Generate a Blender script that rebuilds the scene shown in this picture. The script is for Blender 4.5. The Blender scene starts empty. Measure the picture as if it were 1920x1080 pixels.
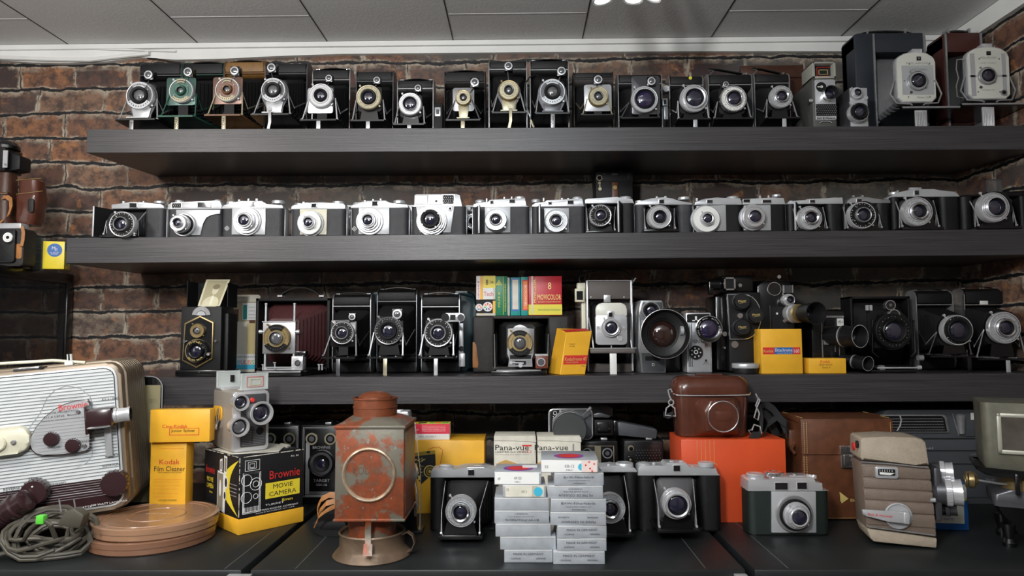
import bpy, bmesh, math, random
from math import pi, sin, cos, radians
from mathutils import Vector, Matrix
random.seed(7)
sc = bpy.context.scene
col = sc.collection
# ------------------------------------------------------------ camera, light, exposure
F = 1300.0            # focal length in pixels of a 1920 px wide frame
TZ = 1.0              # counter top height
CZ = TZ + .323        # eye height
YS = 1.30             # front plane of the shelves
YW = 1.56             # brick wall
XR = .985             # right wall
CAM_M = Matrix.Rotation(.0131, 3, 'Z') @ Matrix.Rotation(pi/2 + .0684, 3, 'X') @ Matrix.Rotation(-.005, 3, 'Z')
CP = Vector((0, 0, CZ))
cd = bpy.data.cameras.new('camera')
cam = bpy.data.objects.new('camera', cd)
col.objects.link(cam)
cam.matrix_world = Matrix.Translation(CP) @ CAM_M.to_4x4()
cd.sensor_width = 36; cd.lens = 36*F/1920; cd.clip_start = .02
sc.camera = cam
cd.dof.use_dof = True; cd.dof.focus_distance = 1.37; cd.dof.aperture_fstop = 8
def W(px, py, Y):
    d = CAM_M @ Vector(((px-960)/F, (540-py)/F, -1))
    return CP + d*(Y/d.y)
def WZ(px, py, z=TZ):
    d = CAM_M @ Vector(((px-960)/F, (540-py)/F, -1))
    return CP + d*((z-CZ)/d.z)
ZC = W(977, 76, YW-.012).z     # ceiling height
sc.view_settings.view_transform = 'Standard'
sc.view_settings.look = 'None'
sc.view_settings.exposure = 0.0
sc.view_settings.gamma = 1
sc.view_settings.use_curve_mapping = False
w = bpy.data.worlds.new('room_air'); sc.world = w; w.use_nodes = True
w.node_tree.nodes['Background'].inputs[0].default_value = (.75, .85, 1, 1)
w.node_tree.nodes['Background'].inputs[1].default_value = .25
def lamp(name, loc, power, r, color=(1, .98, .95)):
    l = bpy.data.lights.new(name, 'POINT'); l.shadow_soft_size = r
    l.energy = power; l.color = color
    o = bpy.data.objects.new(name, l); col.objects.link(o); o.location = loc
    return o
# hanging ceiling lamps of the room, behind the viewer and to the left
lamp('hanging_lamp_light', (-.95, .45, ZC-.22), 15, .07, (1, .96, .91))
lamp('hanging_lamp_light', (-.34, -.10, ZC-.26), 42, .07, (1, .99, .97))
lamp('hanging_lamp_light', (.05, .10, ZC-.09), 9, .04, (.84, .94, 1))
l = bpy.data.lights.new('window_daylight', 'AREA'); l.shape = 'RECTANGLE'; l.size = 1.5; l.size_y = 1.1; l.energy = 8; l.color = (1, .98, .97)  # added area lamp, unseen at left, for the sheen on the shelf fronts
o = bpy.data.objects.new('window_daylight', l); col.objects.link(o); o.location = (-2.5, -.9, 1.45); o.rotation_euler = (0, radians(-90), 0)
# ------------------------------------------------------------ materials
def nt(name):
    m = bpy.data.materials.new(name); m.use_nodes = True
    return m, m.node_tree, m.node_tree.nodes['Principled BSDF']
MATS = {}
def mat(name, c, rough=.5, metal=0, bump=None, var=0, coat=0, emis=None, ior=None, trans=0, alpha=1, vs=60, spec=None):
    m, t, p = nt(name)
    p.inputs['Base Color'].default_value = (*c, 1)
    p.inputs['Roughness'].default_value = rough
    p.inputs['Metallic'].default_value = metal
    if coat: p.inputs['Coat Weight'].default_value = coat; p.inputs['Coat Roughness'].default_value = .08
    if ior: p.inputs['IOR'].default_value = ior
    if trans: p.inputs['Transmission Weight'].default_value = trans
    if spec is not None: p.inputs['Specular IOR Level'].default_value = spec
    if alpha < 1: p.inputs['Alpha'].default_value = alpha
    if emis: p.inputs['Emission Color'].default_value = (*emis[0], 1); p.inputs['Emission Strength'].default_value = emis[1]
    tc = t.nodes.new('ShaderNodeTexCoord')
    if bump:
        n = t.nodes.new('ShaderNodeTexNoise'); n.inputs['Scale'].default_value = bump[0]; n.inputs['Detail'].default_value = 2
        b = t.nodes.new('ShaderNodeBump'); b.inputs['Strength'].default_value = bump[1]; b.inputs['Distance'].default_value = .001
        t.links.new(tc.outputs['Object'], n.inputs['Vector']); t.links.new(n.outputs['Fac'], b.inputs['Height']); t.links.new(b.outputs['Normal'], p.inputs['Normal'])
    if var:
        n = t.nodes.new('ShaderNodeTexNoise'); n.inputs['Scale'].default_value = vs; n.inputs['Detail'].default_value = 5
        r = t.nodes.new('ShaderNodeMapRange'); r.inputs['From Min'].default_value = .3; r.inputs['From Max'].default_value = .7
        r.inputs['To Min'].default_value = 1-var; r.inputs['To Max'].default_value = 1+var*.5
        x = t.nodes.new('ShaderNodeVectorMath'); x.operation = 'SCALE'; x.inputs[0].default_value = c
        t.links.new(tc.outputs['Object'], n.inputs['Vector']); t.links.new(n.outputs['Fac'], r.inputs['Value'])
        t.links.new(r.outputs[0], x.inputs['Scale']); t.links.new(x.outputs[0], p.inputs['Base Color'])
    MATS[name] = m
    return m
leather = mat('black_leatherette', (.0065, .0065, .0075), .5, bump=(900, .5), var=.3, spec=.35)
graylea = mat('charcoal_leatherette', (.034, .034, .039), .55, bump=(1100, .5), var=.25)
oldlea = mat('worn_dark_leather', (.020, .017, .015), .6, bump=(500, .8), var=.4)
bpaint = mat('black_enamel', (.004, .004, .0045), .25, coat=.2)
bmatte = mat('matte_black', (.005, .005, .0055), .6, spec=.3)
bellm = mat('black_bellows_cloth', (.006, .006, .007), .55, bump=(700, .3), spec=.35)
bellgray = mat('grey_bellows_cloth', (.07, .07, .075), .5, bump=(700, .3))
bellred = mat('burgundy_bellows_leather', (.060, .017, .018), .45, bump=(500, .4))
chrome = mat('polished_chrome', (.82, .82, .84), .12, .95)
satin = mat('satin_silver', (.50, .51, .53), .32, .40, bump=(2500, .06))
bright = mat('bright_aluminium', (.64, .64, .66), .24, .55)
steel = mat('dull_steel', (.36, .36, .37), .38, .6, var=.2)
dksteel = mat('dark_steel', (.10, .10, .11), .35, .6)
brass = mat('aged_brass', (.30, .22, .10), .35, .6, var=.25)
gold = mat('yellowed_nickel', (.40, .36, .25), .35, .55, var=.2)
goldp = mat('gold_print', (.75, .58, .20), .4, .3)
glassm = mat('coated_lens_glass', (.012, .012, .03), .02, 0, ior=2.1, coat=.6)
glassp = mat('violet_lens_glass', (.018, .012, .05), .03, .1, ior=2.3, coat=.6)
glassw = mat('pale_lens_glass', (.13, .13, .14), .05, .3, ior=1.9, coat=.5)
winm = mat('dark_window_glass', (.01, .01, .012), .05, ior=1.7)
whitep = mat('white_print', (.75, .75, .74), .5)
grayp = mat('grey_print', (.25, .25, .26), .5)
darkp = mat('dark_grey_print', (.05, .05, .055), .5)
blackp = mat('black_print', (.012, .012, .014), .55)
redp = mat('red_print', (.60, .03, .025), .5)
wh = mat('white_enamel', (.72, .72, .70), .35)
cream = mat('cream_plastic', (.62, .60, .47), .4)
cardw = mat('cream_card', (.66, .63, .54), .6, var=.12)
yellow = mat('yellow_card', (.80, .42, .03), .42, var=.12, vs=25)
yellow2 = mat('bright_yellow_card', (.78, .62, .04), .42, var=.06)
lemon = mat('lemon_card', (.70, .62, .05), .45)
orange = mat('vermilion_card', (.62, .075, .02), .40, var=.08, vs=20)
redc = mat('crimson_card', (.50, .02, .035), .42)
teal = mat('teal_card', (.02, .30, .28), .45)
greenc = mat('dark_green_card', (.01, .19, .09), .42)
bluec = mat('blue_card', (.02, .12, .40), .45)
skyblue = mat('turquoise_print', (.05, .42, .60), .45)
orangep = mat('orange_print', (.78, .20, .03), .45)
purplep = mat('purple_print', (.22, .06, .34), .45)
greenp = mat('green_print', (.12, .42, .06), .45)
brownl = mat('chestnut_leather', (.085, .026, .015), .26, bump=(260, .15), var=.15, coat=.3)
tanl = mat('saddle_brown_leather', (.115, .040, .017), .42, bump=(500, .3), var=.35)
dbrownl = mat('dark_brown_leather', (.06, .022, .012), .45, bump=(500, .4), var=.3)
strapl = mat('tan_strap_leather', (.36, .15, .045), .55, bump=(600, .3), var=.3)
greenb = mat('green_enamel', (.015, .075, .05), .35, .2, var=.2)
greenf = mat('pale_green_enamel', (.07, .13, .11), .35, .4)
brownb = mat('brown_enamel', (.13, .055, .02), .4, .1, var=.2)
brownf = mat('rose_brown_enamel', (.19, .115, .09), .35, .4)
tanb = mat('tan_leatherette', (.19, .095, .025), .5, bump=(900, .4), var=.2)
maroonb = mat('maroon_leatherette', (.055, .014, .010), .5, bump=(900, .4))
bluegray = mat('blue_grey_leatherette', (.022, .027, .036), .5, bump=(900, .4))
taupe = mat('taupe_leatherette', (.10, .085, .08), .55, bump=(900, .4))
wrinkl = mat('tan_wrinkle_paint', (.36, .30, .23), .5, bump=(700, .8), var=.1)
wrinkd = mat('brown_wrinkle_paint', (.18, .135, .105), .5, bump=(700, .8), var=.1)
silverc = mat('silver_card', (.46, .49, .53), .32, .30, bump=(300, .1), var=.12, vs=80)
silverl = mat('pale_silver_card', (.60, .61, .62), .38, .2, var=.08)
amber = mat('amber_plastic', (.33, .185, .11), .25, 0, coat=.4, var=.1, vs=20, alpha=.94)
amberd = mat('brown_plastic', (.20, .10, .06), .25, 0, coat=.4)
cordm = mat('grey_rubber_cord', (.065, .058, .044), .5)
greentie = mat('green_wire_tie', (.10, .55, .05), .4)
clear = mat('clear_acrylic', (.8, .86, .84), .08, 0, alpha=.38)
bake = mat('maroon_bakelite', (.03, .012, .014), .25, coat=.3)
greyplas = mat('slate_plastic', (.060, .066, .075), .42, bump=(900, .2))
paper = mat('aged_photograph_paper', (.60, .56, .40), .5, var=.1)
tealbag = mat('dark_teal_vinyl', (.004, .03, .04), .35, bump=(80, .3))
ivory = mat('ivory_enamel', (.60, .60, .54), .35)
webb = mat('black_webbing', (.012, .012, .014), .6, bump=(1500, 1.0))
stitch = mat('yellow_stitching', (.62, .45, .16), .6)
hood = mat('black_hood_metal', (.010, .010, .011), .4)
glow = mat('lamp_glow', (1, 1, 1), .4, emis=((.95, 1, 1), 5))
def wood(name, c0, c1, rough):
    m, t, p = nt(name)
    tc = t.nodes.new('ShaderNodeTexCoord'); mp = t.nodes.new('ShaderNodeMapping'); mp.inputs['Scale'].default_value = (7, 90, 780)
    n = t.nodes.new('ShaderNodeTexNoise'); n.inputs['Scale'].default_value = 1; n.inputs['Detail'].default_value = 6; n.inputs['Roughness'].default_value = .65
    r = t.nodes.new('ShaderNodeValToRGB'); r.color_ramp.elements[0].position = .3; r.color_ramp.elements[1].position = .7
    r.color_ramp.elements[0].color = (*c0, 1); r.color_ramp.elements[1].color = (*c1, 1)
    b = t.nodes.new('ShaderNodeBump'); b.inputs['Strength'].default_value = .25; b.inputs['Distance'].default_value = .001
    L = t.links.new
    L(tc.outputs['Object'], mp.inputs[0]); L(mp.outputs[0], n.inputs['Vector']); L(n.outputs['Fac'], r.inputs[0]); L(r.outputs[0], p.inputs['Base Color'])
    L(n.outputs['Fac'], b.inputs['Height']); L(b.outputs[0], p.inputs['Normal'])
    p.inputs['Roughness'].default_value = rough
    return m
shelfm = wood('black_brown_wood_foil', (.018, .017, .019), (.064, .059, .063), .36)
tablem = mat('black_laminate', (.0105, .0125, .0135), .44, bump=(1500, .12), var=.35, vs=9)
def brick_mat(name, ax):
    m, t, p = nt(name); N = t.nodes.new; L = t.links.new
    tc = N('ShaderNodeTexCoord'); sp = N('ShaderNodeSeparateXYZ'); cb = N('ShaderNodeCombineXYZ')
    L(tc.outputs['Object'], sp.inputs[0]); L(sp.outputs[ax], cb.inputs[0]); L(sp.outputs[2], cb.inputs[1])
    def noise(scale, det=4, rough=.6):
        n = N('ShaderNodeTexNoise'); n.inputs['Scale'].default_value = scale; n.inputs['Detail'].default_value = det; n.inputs['Roughness'].default_value = rough
        L(cb.outputs[0], n.inputs['Vector']); return n
    def warp(src, scale, amt):
        n = noise(scale, 3); s = N('ShaderNodeVectorMath'); s.operation = 'SUBTRACT'; s.inputs[1].default_value = (.5, .5, .5)
        k = N('ShaderNodeVectorMath'); k.operation = 'SCALE'; k.inputs['Scale'].default_value = amt
        a = N('ShaderNodeVectorMath'); a.operation = 'ADD'
        L(n.outputs['Color'], s.inputs[0]); L(s.outputs[0], k.inputs[0]); L(src, a.inputs[0]); L(k.outputs[0], a.inputs[1]); return a.outputs[0]
    v = warp(warp(warp(cb.outputs[0], 6, .026), 24, .012), 90, .005)
    def brick(ms, sm, ):
        b = N('ShaderNodeTexBrick'); b.offset = .42; b.squash = .86; b.squash_frequency = 3
        b.inputs['Color1'].default_value = (0, 0, 0, 1); b.inputs['Color2'].default_value = (1, 1, 1, 1); b.inputs['Mortar'].default_value = (.5, .5, .5, 1)
        b.inputs['Scale'].default_value = 1; b.inputs['Brick Width'].default_value = .150; b.inputs['Row Height'].default_value = .0575
        b.inputs['Mortar Size'].default_value = ms; b.inputs['Mortar Smooth'].default_value = sm
        L(v, b.inputs['Vector']); return b
    b1 = brick(.0022, .35); b2 = brick(.011, .9)
    ramp = N('ShaderNodeValToRGB'); cr = ramp.color_ramp
    stops = [(0, (.035, .018, .018)), (.22, (.12, .055, .038)), (.42, (.22, .10, .055)), (.60, (.09, .05, .042)), (.80, (.33, .14, .06)), (1, (.19, .15, .12))]
    cr.elements[0].color = (*stops[0][1], 1); cr.elements[1].color = (*stops[-1][1], 1)
    for q, c in stops[1:-1]:
        e = cr.elements.new(q); e.color = (*c, 1)
    L(b1.outputs['Color'], ramp.inputs[0])
    def mix(fac, a, b, mode='MIX'):
        x = N('ShaderNodeMix'); x.data_type = 'RGBA'; x.blend_type = mode
        for s, val in ((x.inputs[0], fac), (x.inputs[6], a), (x.inputs[7], b)):
            if hasattr(val, 'is_linked'): L(val, s)
            elif isinstance(val, tuple): s.default_value = (*val, 1)
            else: s.default_value = val
        return x.outputs[2]
    def rng(sock, a, b, lo=0, hi=1):
        r = N('ShaderNodeMapRange'); r.inputs['From Min'].default_value = a; r.inputs['From Max'].default_value = b
        r.inputs['To Min'].default_value = lo; r.inputs['To Max'].default_value = hi; L(sock, r.inputs['Value']); return r.outputs[0]
    def mul(a, b):
        x = N('ShaderNodeMath'); x.operation = 'MULTIPLY'; L(a, x.inputs[0]); L(b, x.inputs[1]); return x.outputs[0]
    c = ramp.outputs[0]
    c = mix(rng(noise(38, 6, .7).outputs['Fac'], .44, .60, 0, .88), c, (.040, .024, .022))          # burnt patches
    c = mix(rng(noise(23, 6, .7).outputs['Fac'], .57, .68, 0, .85), c, (.46, .19, .065))            # orange patches
    c = mix(mul(rng(noise(1.7, 2).outputs['Fac'], .42, .56, 0, .75), rng(cb.outputs[0] if ax else sp.outputs[0], -.80, -.30, .10, 1)), c, (.105, .112, .105))               # grey-green bricks, fewer at left; that ramp also paints in warm-to-cool light
    edge = mul(rng(b2.outputs['Fac'], .15, .9), rng(noise(26, 6, .75).outputs['Fac'], .44, .56))
    c = mix(edge, c, (.52, .44, .34))                                                              # pale mortar smears
    c = mix(rng(noise(420, 3, .8).outputs['Fac'], .3, .75, 0, .35), c, (.02, .018, .017))
    mort = mix(rng(noise(14, 5, .7).outputs['Fac'], .54, .60), (.008, .008, .010), (.30, .27, .22))
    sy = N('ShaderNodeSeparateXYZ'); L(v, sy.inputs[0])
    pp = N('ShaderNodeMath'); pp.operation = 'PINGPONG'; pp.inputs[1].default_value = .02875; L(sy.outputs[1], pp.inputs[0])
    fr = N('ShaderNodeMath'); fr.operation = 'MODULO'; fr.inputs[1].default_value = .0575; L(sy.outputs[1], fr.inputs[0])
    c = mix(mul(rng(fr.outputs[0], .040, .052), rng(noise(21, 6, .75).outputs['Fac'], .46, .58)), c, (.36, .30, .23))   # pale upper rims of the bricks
    mort = mix(rng(noise(17, 5, .7).outputs['Fac'], .46, .56), (.05, .045, .04), (.30, .27, .22))
    c = mix(rng(b1.outputs['Fac'], .2, .8), c, mort)
    ad = N('ShaderNodeMath'); ad.operation = 'MULTIPLY_ADD'; ad.inputs[1].default_value = -.009; ad.inputs[2].default_value = .0080; L(noise(33, 5, .7).outputs['Fac'], ad.inputs[0])
    lt = N('ShaderNodeMath'); lt.operation = 'SUBTRACT'; L(ad.outputs[0], lt.inputs[0]); L(pp.outputs[0], lt.inputs[1])
    c = mix(rng(lt.outputs[0], -.0006, .0008), c, (.006, .006, .008))                                # deep black bed joints
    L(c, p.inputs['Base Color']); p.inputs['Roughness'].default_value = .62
    bp = N('ShaderNodeBump'); bp.inputs['Strength'].default_value = .35; bp.inputs['Distance'].default_value = .002
    inv = rng(b1.outputs['Fac'], 0, 1, 1, 0); L(inv, bp.inputs['Height']); L(bp.outputs[0], p.inputs['Normal'])
    return m
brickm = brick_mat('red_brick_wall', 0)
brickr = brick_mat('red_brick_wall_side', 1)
ceilm = mat('grey_ceiling_panel', (.74, .74, .735), .6, bump=(180, .5), var=.06, vs=300)
plast = mat('white_plaster', (.78, .78, .76), .5, var=.06, vs=12)
roomm = mat('grey_room_wall', (.30, .305, .31), .8)
floorm = mat('dark_floor', (.08, .075, .07), .6)
def rust_mat():
    m, t, p = nt('rusted_orange_paint'); N = t.nodes.new; L = t.links.new
    tc = N('ShaderNodeTexCoord')
    def noise(s, d=8, r=.7):
        n = N('ShaderNodeTexNoise'); n.inputs['Scale'].default_value = s; n.inputs['Detail'].default_value = d; n.inputs['Roughness'].default_value = r
        L(tc.outputs['Object'], n.inputs['Vector']); return n
    def mix(f, a, b):
        x = N('ShaderNodeMix'); x.data_type = 'RGBA'; L(f, x.inputs[0])
        for s, v in ((x.inputs[6], a), (x.inputs[7], b)):
            if isinstance(v, tuple): s.default_value = (*v, 1)
            else: L(v, s)
        return x.outputs[2]
    def rng(s, a, b, hi=1):
        r = N('ShaderNodeMapRange'); r.inputs['From Min'].default_value = a; r.inputs['From Max'].default_value = b; r.inputs['To Max'].default_value = hi
        L(s, r.inputs['Value']); return r.outputs[0]
    c = mix(rng(noise(60).outputs['Fac'], .4, .6), (.26, .062, .022), (.17, .050, .024))
    c = mix(rng(noise(17, 9, .62).outputs['Fac'], .49, .535), c, (.145, .135, .105))
    c = mix(rng(noise(120).outputs['Fac'], .60, .66, .6), c, (.30, .27, .22))
    L(c, p.inputs['Base Color']); p.inputs['Roughness'].default_value = .42; p.inputs['Metallic'].default_value = .25
    b = N('ShaderNodeBump'); b.inputs['Strength'].default_value = .3; b.inputs['Distance'].default_value = .001
    L(noise(150).outputs['Fac'], b.inputs['Height']); L(b.outputs[0], p.inputs['Normal'])
    return m
rust = rust_mat()
ringm = mat('worn_bare_ring', (.40, .30, .21), .35, .5, var=.4, vs=90)
rusto = mat('orange_rust', (.20, .055, .022), .42, .2, bump=(150, .3), var=.45, vs=40)
rustg = mat('rusty_grey_tin', (.17, .115, .075), .45, .4, bump=(200, .4), var=.45, vs=30)
# ------------------------------------------------------------ mesh helpers
def rrect(x0, x1, z0, z1, r, n=5):
    out = []
    for cx, cz, a in ((x1-r, z1-r, 0), (x0+r, z1-r, pi/2), (x0+r, z0+r, pi), (x1-r, z0+r, 1.5*pi)):
        for i in range(n+1):
            t = a + pi/2*i/n; out.append((cx+r*cos(t), cz+r*sin(t)))
    return out
TXT = {}
def text_geo(s):
    if s not in TXT:
        cu = bpy.data.curves.new('t', 'FONT'); cu.body = s; cu.resolution_u = 2
        ob = bpy.data.objects.new('t', cu); col.objects.link(ob)
        me = bpy.data.meshes.new_from_object(ob)
        vs = [v.co.copy() for v in me.vertices]; fs = [tuple(p.vertices) for p in me.polygons]
        x0 = min(v.x for v in vs); x1 = max(v.x for v in vs); y0 = min(v.y for v in vs); y1 = max(v.y for v in vs)
        vs = [((v.x-x0)/(x1-x0), (v.y-y0)/(y1-y0)) for v in vs]
        TXT[s] = (vs, fs)
        bpy.data.objects.remove(ob); bpy.data.curves.remove(cu); bpy.data.meshes.remove(me)
    return TXT[s]
class B:
    def __init__(s, *mats):
        s.bm = bmesh.new(); s.mats = list(mats)
    def _v(s, co): return s.bm.verts.new(co)
    def _fc(s, vs, m=0):
        try: f = s.bm.faces.new(vs)
        except ValueError: return None
        f.material_index = m; return f
    def prism(s, poly, a, b, axis='y', m=0, bev=0, seg=2, poly2=None):
        def co(u, v, h): return {'y': (u, h, v), 'z': (u, v, h), 'x': (h, u, v)}[axis]
        p2 = poly2 or poly
        A = [s._v(co(u, v, a)) for u, v in poly]; C = [s._v(co(u, v, b)) for u, v in p2]
        n = len(poly); fs = [s._fc(A, m), s._fc(C[::-1], m)]
        for i in range(n): fs.append(s._fc([A[i], C[i], C[(i+1) % n], A[(i+1) % n]], m))
        if bev:
            ed = list({e for f in fs[:2] for e in f.edges})
            if n <= 6: ed = list({e for f in fs for e in f.edges})
            try:
                r = bmesh.ops.bevel(s.bm, geom=ed, offset=bev, segments=seg, affect='EDGES', profile=.5, clamp_overlap=True)
                for f in r['faces']: f.material_index = m
            except Exception: pass
        return s
    def box(s, x0, x1, y0, y1, z0, z1, m=0, bev=0, seg=2):
        return s.prism([(x0, z0), (x1, z0), (x1, z1), (x0, z1)], y0, y1, 'y', m, bev, seg)
    def rr(s, x0, x1, z0, z1, r, y0, y1, m=0, bev=0, n=5):
        return s.prism(rrect(min(x0, x1), max(x0, x1), min(z0, z1), max(z0, z1), r, n), y0, y1, 'y', m, bev)
    def lathe(s, c, prof, axis='y', n=36, m=0, rot=None):
        rings = []; c = Vector(c)
        for q in prof:
            r, h = q[0], q[1]
            def co(t, r=r, h=h):
                v = {'y': Vector((r*cos(t), h, r*sin(t))), 'z': Vector((r*cos(t), r*sin(t), h)), 'x': Vector((h, r*cos(t), r*sin(t)))}[axis]
                if rot is not None: v = rot @ v
                return c + v
            rings.append([s._v(co(0))] if r < 1e-7 else [s._v(co(2*pi*i/n)) for i in range(n)])
        for k in range(1, len(prof)):
            mm = prof[k][2] if len(prof[k]) > 2 else m
            a, b = rings[k-1], rings[k]
            for i in range(n):
                j = (i+1) % n
                if len(a) == 1 and len(b) == 1: continue
                if len(a) == 1: s._fc([a[0], b[j], b[i]], mm)
                elif len(b) == 1: s._fc([a[i], a[j], b[0]], mm)
                else: s._fc([a[i], a[j], b[j], b[i]], mm)
        for ring, k in ((rings[0], 1), (rings[-1], len(prof)-1)):
            if len(ring) > 1: s._fc(ring, prof[k][2] if len(prof[k]) > 2 else m)
        return s
    def cyl(s, c, r, h0, h1, axis='y', n=24, m=0, bev=0, rot=None):
        b = min(bev, r*.5) if bev else 0
        pr = [(r, h0), (r, h1)] if not b else [(r-b, h0), (r, h0+b*(1 if h1 > h0 else -1)), (r, h1-b*(1 if h1 > h0 else -1)), (r-b, h1)]
        return s.lathe(c, pr, axis, n, m, rot)
    def tube(s, pts, r, n=8, m=0, closed=False):
        pts = [Vector(p) for p in pts]; N = len(pts); rings = []; up = None
        for i, p in enumerate(pts):
            a = pts[(i-1) % N] if (closed or i > 0) else p; b = pts[(i+1) % N] if (closed or i < N-1) else p
            d = (b-a).normalized()
            if up is None: up = Vector((0, 0, 1)) if abs(d.z) < .9 else Vector((1, 0, 0))
            up = (up - d*up.dot(d)).normalized(); sd = d.cross(up); rr = r[i] if isinstance(r, (list, tuple)) else r
            rings.append([s._v(p + (up*cos(2*pi*k/n) + sd*sin(2*pi*k/n))*rr) for k in range(n)])
        for i in range(N if closed else N-1):
            a, b = rings[i], rings[(i+1) % N]
            for k in range(n): s._fc([a[k], a[(k+1) % n], b[(k+1) % n], b[k]], m)
        if not closed: s._fc(rings[0], m); s._fc(rings[-1], m)
        return s
    def strap(s, pts, w, t, side=(1, 0, 0), m=0):
        """flat band following pts; side = direction of its width"""
        pts = [Vector(p) for p in pts]; sd = Vector(side).normalized(); rings = []
        for i, p in enumerate(pts):
            d = (pts[min(i+1, len(pts)-1)] - pts[max(i-1, 0)]).normalized(); nn = d.cross(sd).normalized()
            rings.append([s._v(p + sd*w/2*a + nn*t/2*b) for a, b in ((-1, -1), (1, -1), (1, 1), (-1, 1))])
        for i in range(len(pts)-1):
            for k in range(4): s._fc([rings[i][k], rings[i][(k+1) % 4], rings[i+1][(k+1) % 4], rings[i+1][k]], m)
        s._fc(rings[0], m); s._fc(rings[-1], m)
        return s
    def sector(s, cx, cz, y0, y1, r0, r1, a0, a1, m=0, n=10):
        P = [(cx+r1*cos(a0+(a1-a0)*i/n), cz+r1*sin(a0+(a1-a0)*i/n)) for i in range(n+1)] + [(cx+r0*cos(a1-(a1-a0)*i/n), cz+r0*sin(a1-(a1-a0)*i/n)) for i in range(n+1)]
        return s.prism(P, y0, y1, 'y', m)
    def bellows(s, A, C, n=8, inset=.004, m=0):
        """A, C = (cx, cz, half width, half height, y): pleated frustum along y"""
        rings = []
        N = 2*n+1
        for i in range(N):
            t = i/(N-1); v = [A[k]+(C[k]-A[k])*t for k in range(5)]; k = inset if i % 2 else 0
            w, h = v[2]-k, v[3]-k; c = min(w, h)*.18
            rings.append([s._v((v[0]+a, v[4], v[1]+b)) for a, b in ((-w+c, -h), (w-c, -h), (w, -h+c), (w, h-c), (w-c, h), (-w+c, h), (-w, h-c), (-w, -h+c))])
        for i in range(N-1):
            for k in range(8): s._fc([rings[i][k], rings[i][(k+1) % 8], rings[i+1][(k+1) % 8], rings[i+1][k]], m)
        s._fc(rings[0], m); s._fc(rings[-1], m)
        return s
    def text(s, body, M, w, h, m=0, align='c'):
        """flat print; M maps (x right, y up) of the text plane into space"""
        vs, fs = text_geo(body)
        ox = -.5 if align == 'c' else 0
        V = [s._v(M @ Vector(((x+ox)*w, (y-.5)*h, 0))) for x, y in vs]
        for f in fs: s._fc([V[i] for i in f], m)
        return s
    # ---- the same in photograph measures on a plane at depth Y, d = thickness towards the wall
    def fb(s, x0, x1, y0, y1, Y, d, m=0, bev=0, z0=None):
        a = W(x0, y0, Y); c = W(x1, y1, Y)
        return s.box(a.x, c.x, Y, Y+d, c.z if z0 is None else z0, a.z, m, bev)
    def frr(s, x0, x1, y0, y1, r, Y, d, m=0, bev=0):
        a = W(x0, y0, Y); c = W(x1, y1, Y)
        return s.rr(a.x, c.x, c.z, a.z, r*Y/F, Y, Y+d, m, bev)
    def fp(s, pts, Y, d, m=0, bev=0):
        P = [(W(x, y, Y).x, W(x, y, Y).z) for x, y in pts]
        return s.prism(P, Y, Y+d, 'y', m, bev)
    def fc(s, px, py, R, Y, d, m=0, n=28, bev=0):
        return s.cyl(W(px, py, Y), R*Y/F, 0, d, 'y', n, m, bev)
    def ft(s, body, px, py, w, h, Y, m=0, align='c', rot=0):
        M = Matrix.Translation(W(px, py, Y)) @ Matrix.Rotation(pi/2, 4, 'X') @ Matrix.Rotation(rot, 4, 'Z')
        return s.text(body, M, w*Y/F, h*Y/F, m, align)
INV = {}
def _obj(b, name):
    bmesh.ops.recalc_face_normals(b.bm, faces=b.bm.faces)
    me = bpy.data.meshes.new(name); b.bm.to_mesh(me); b.bm.free()
    for m in b.mats: me.materials.append(m)
    for p in me.polygons: p.use_smooth = True
    me.set_sharp_from_angle(angle=radians(34))
    o = bpy.data.objects.new(name, me); col.objects.link(o)
    return o
def thing(name, label, cat, loc=(0, 0, 0), rz=0, group=None, ry=0, world=True):
    o = bpy.data.objects.new(name, None); col.objects.link(o); o.empty_display_size = .02
    o.location = loc; o.rotation_euler = (0, ry, rz); o['label'] = label; o['category'] = cat
    if group: o['group'] = group
    M = Matrix.Translation(Vector(loc)) @ Matrix.Rotation(rz, 4, 'Z') @ Matrix.Rotation(ry, 4, 'Y')
    INV[o.name] = M.inverted() if world else Matrix.Identity(4)
    return o
PLURAL = {'levers': 'lever', 'lever': 'lever', 'knobs': 'knob', 'screws': 'screw', 'latch': 'latch', 'red_band': 'red_band', 'shoe_and_buttons': 'top_button', 'round_finders': 'round_finder',
          'rise_knobs': 'rise_knob', 'standard_posts': 'standard_post', 'fittings': 'metal_fitting', 'strap_loops': 'strap_loop', 'side_rail': 'side_rail', 'front_bars': 'front_bar', 'elevation_foot': 'elevation_foot', 'focusing_rails': 'focusing_rail', 'side_frame': 'side_frame', 'carry_strap': 'carry_strap', 'focusing_rack': 'focusing_rod', 'line_drawing': 'line_drawing', 'seam_bead': 'seam_bead', 'seam': 'seam'}
def clusters(bm):
    """groups of faces: separate pieces whose boxes do not touch"""
    seen = {}; isl = []
    for f in bm.faces:
        if f in seen: continue
        st = [f]; seen[f] = 1; g = []
        while st:
            k = st.pop(); g.append(k)
            for e in k.edges:
                for n in e.link_faces:
                    if n not in seen: seen[n] = 1; st.append(n)
        vs = [v.co for q in g for v in q.verts]
        isl.append([g, [min(v[i] for v in vs)-.0008 for i in range(3)], [max(v[i] for v in vs)+.0008 for i in range(3)]])
    ch = True
    while ch:
        ch = False
        for i in range(len(isl)):
            for j in range(i+1, len(isl)):
                A, C = isl[i], isl[j]
                if all(A[1][k] <= C[2][k] and C[1][k] <= A[2][k] for k in range(3)):
                    A[0] += C[0]; A[1] = [min(A[1][k], C[1][k]) for k in range(3)]; A[2] = [max(A[2][k], C[2][k]) for k in range(3)]
                    isl.pop(j); ch = True; break
            if ch: break
    return [i[0] for i in isl]
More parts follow.
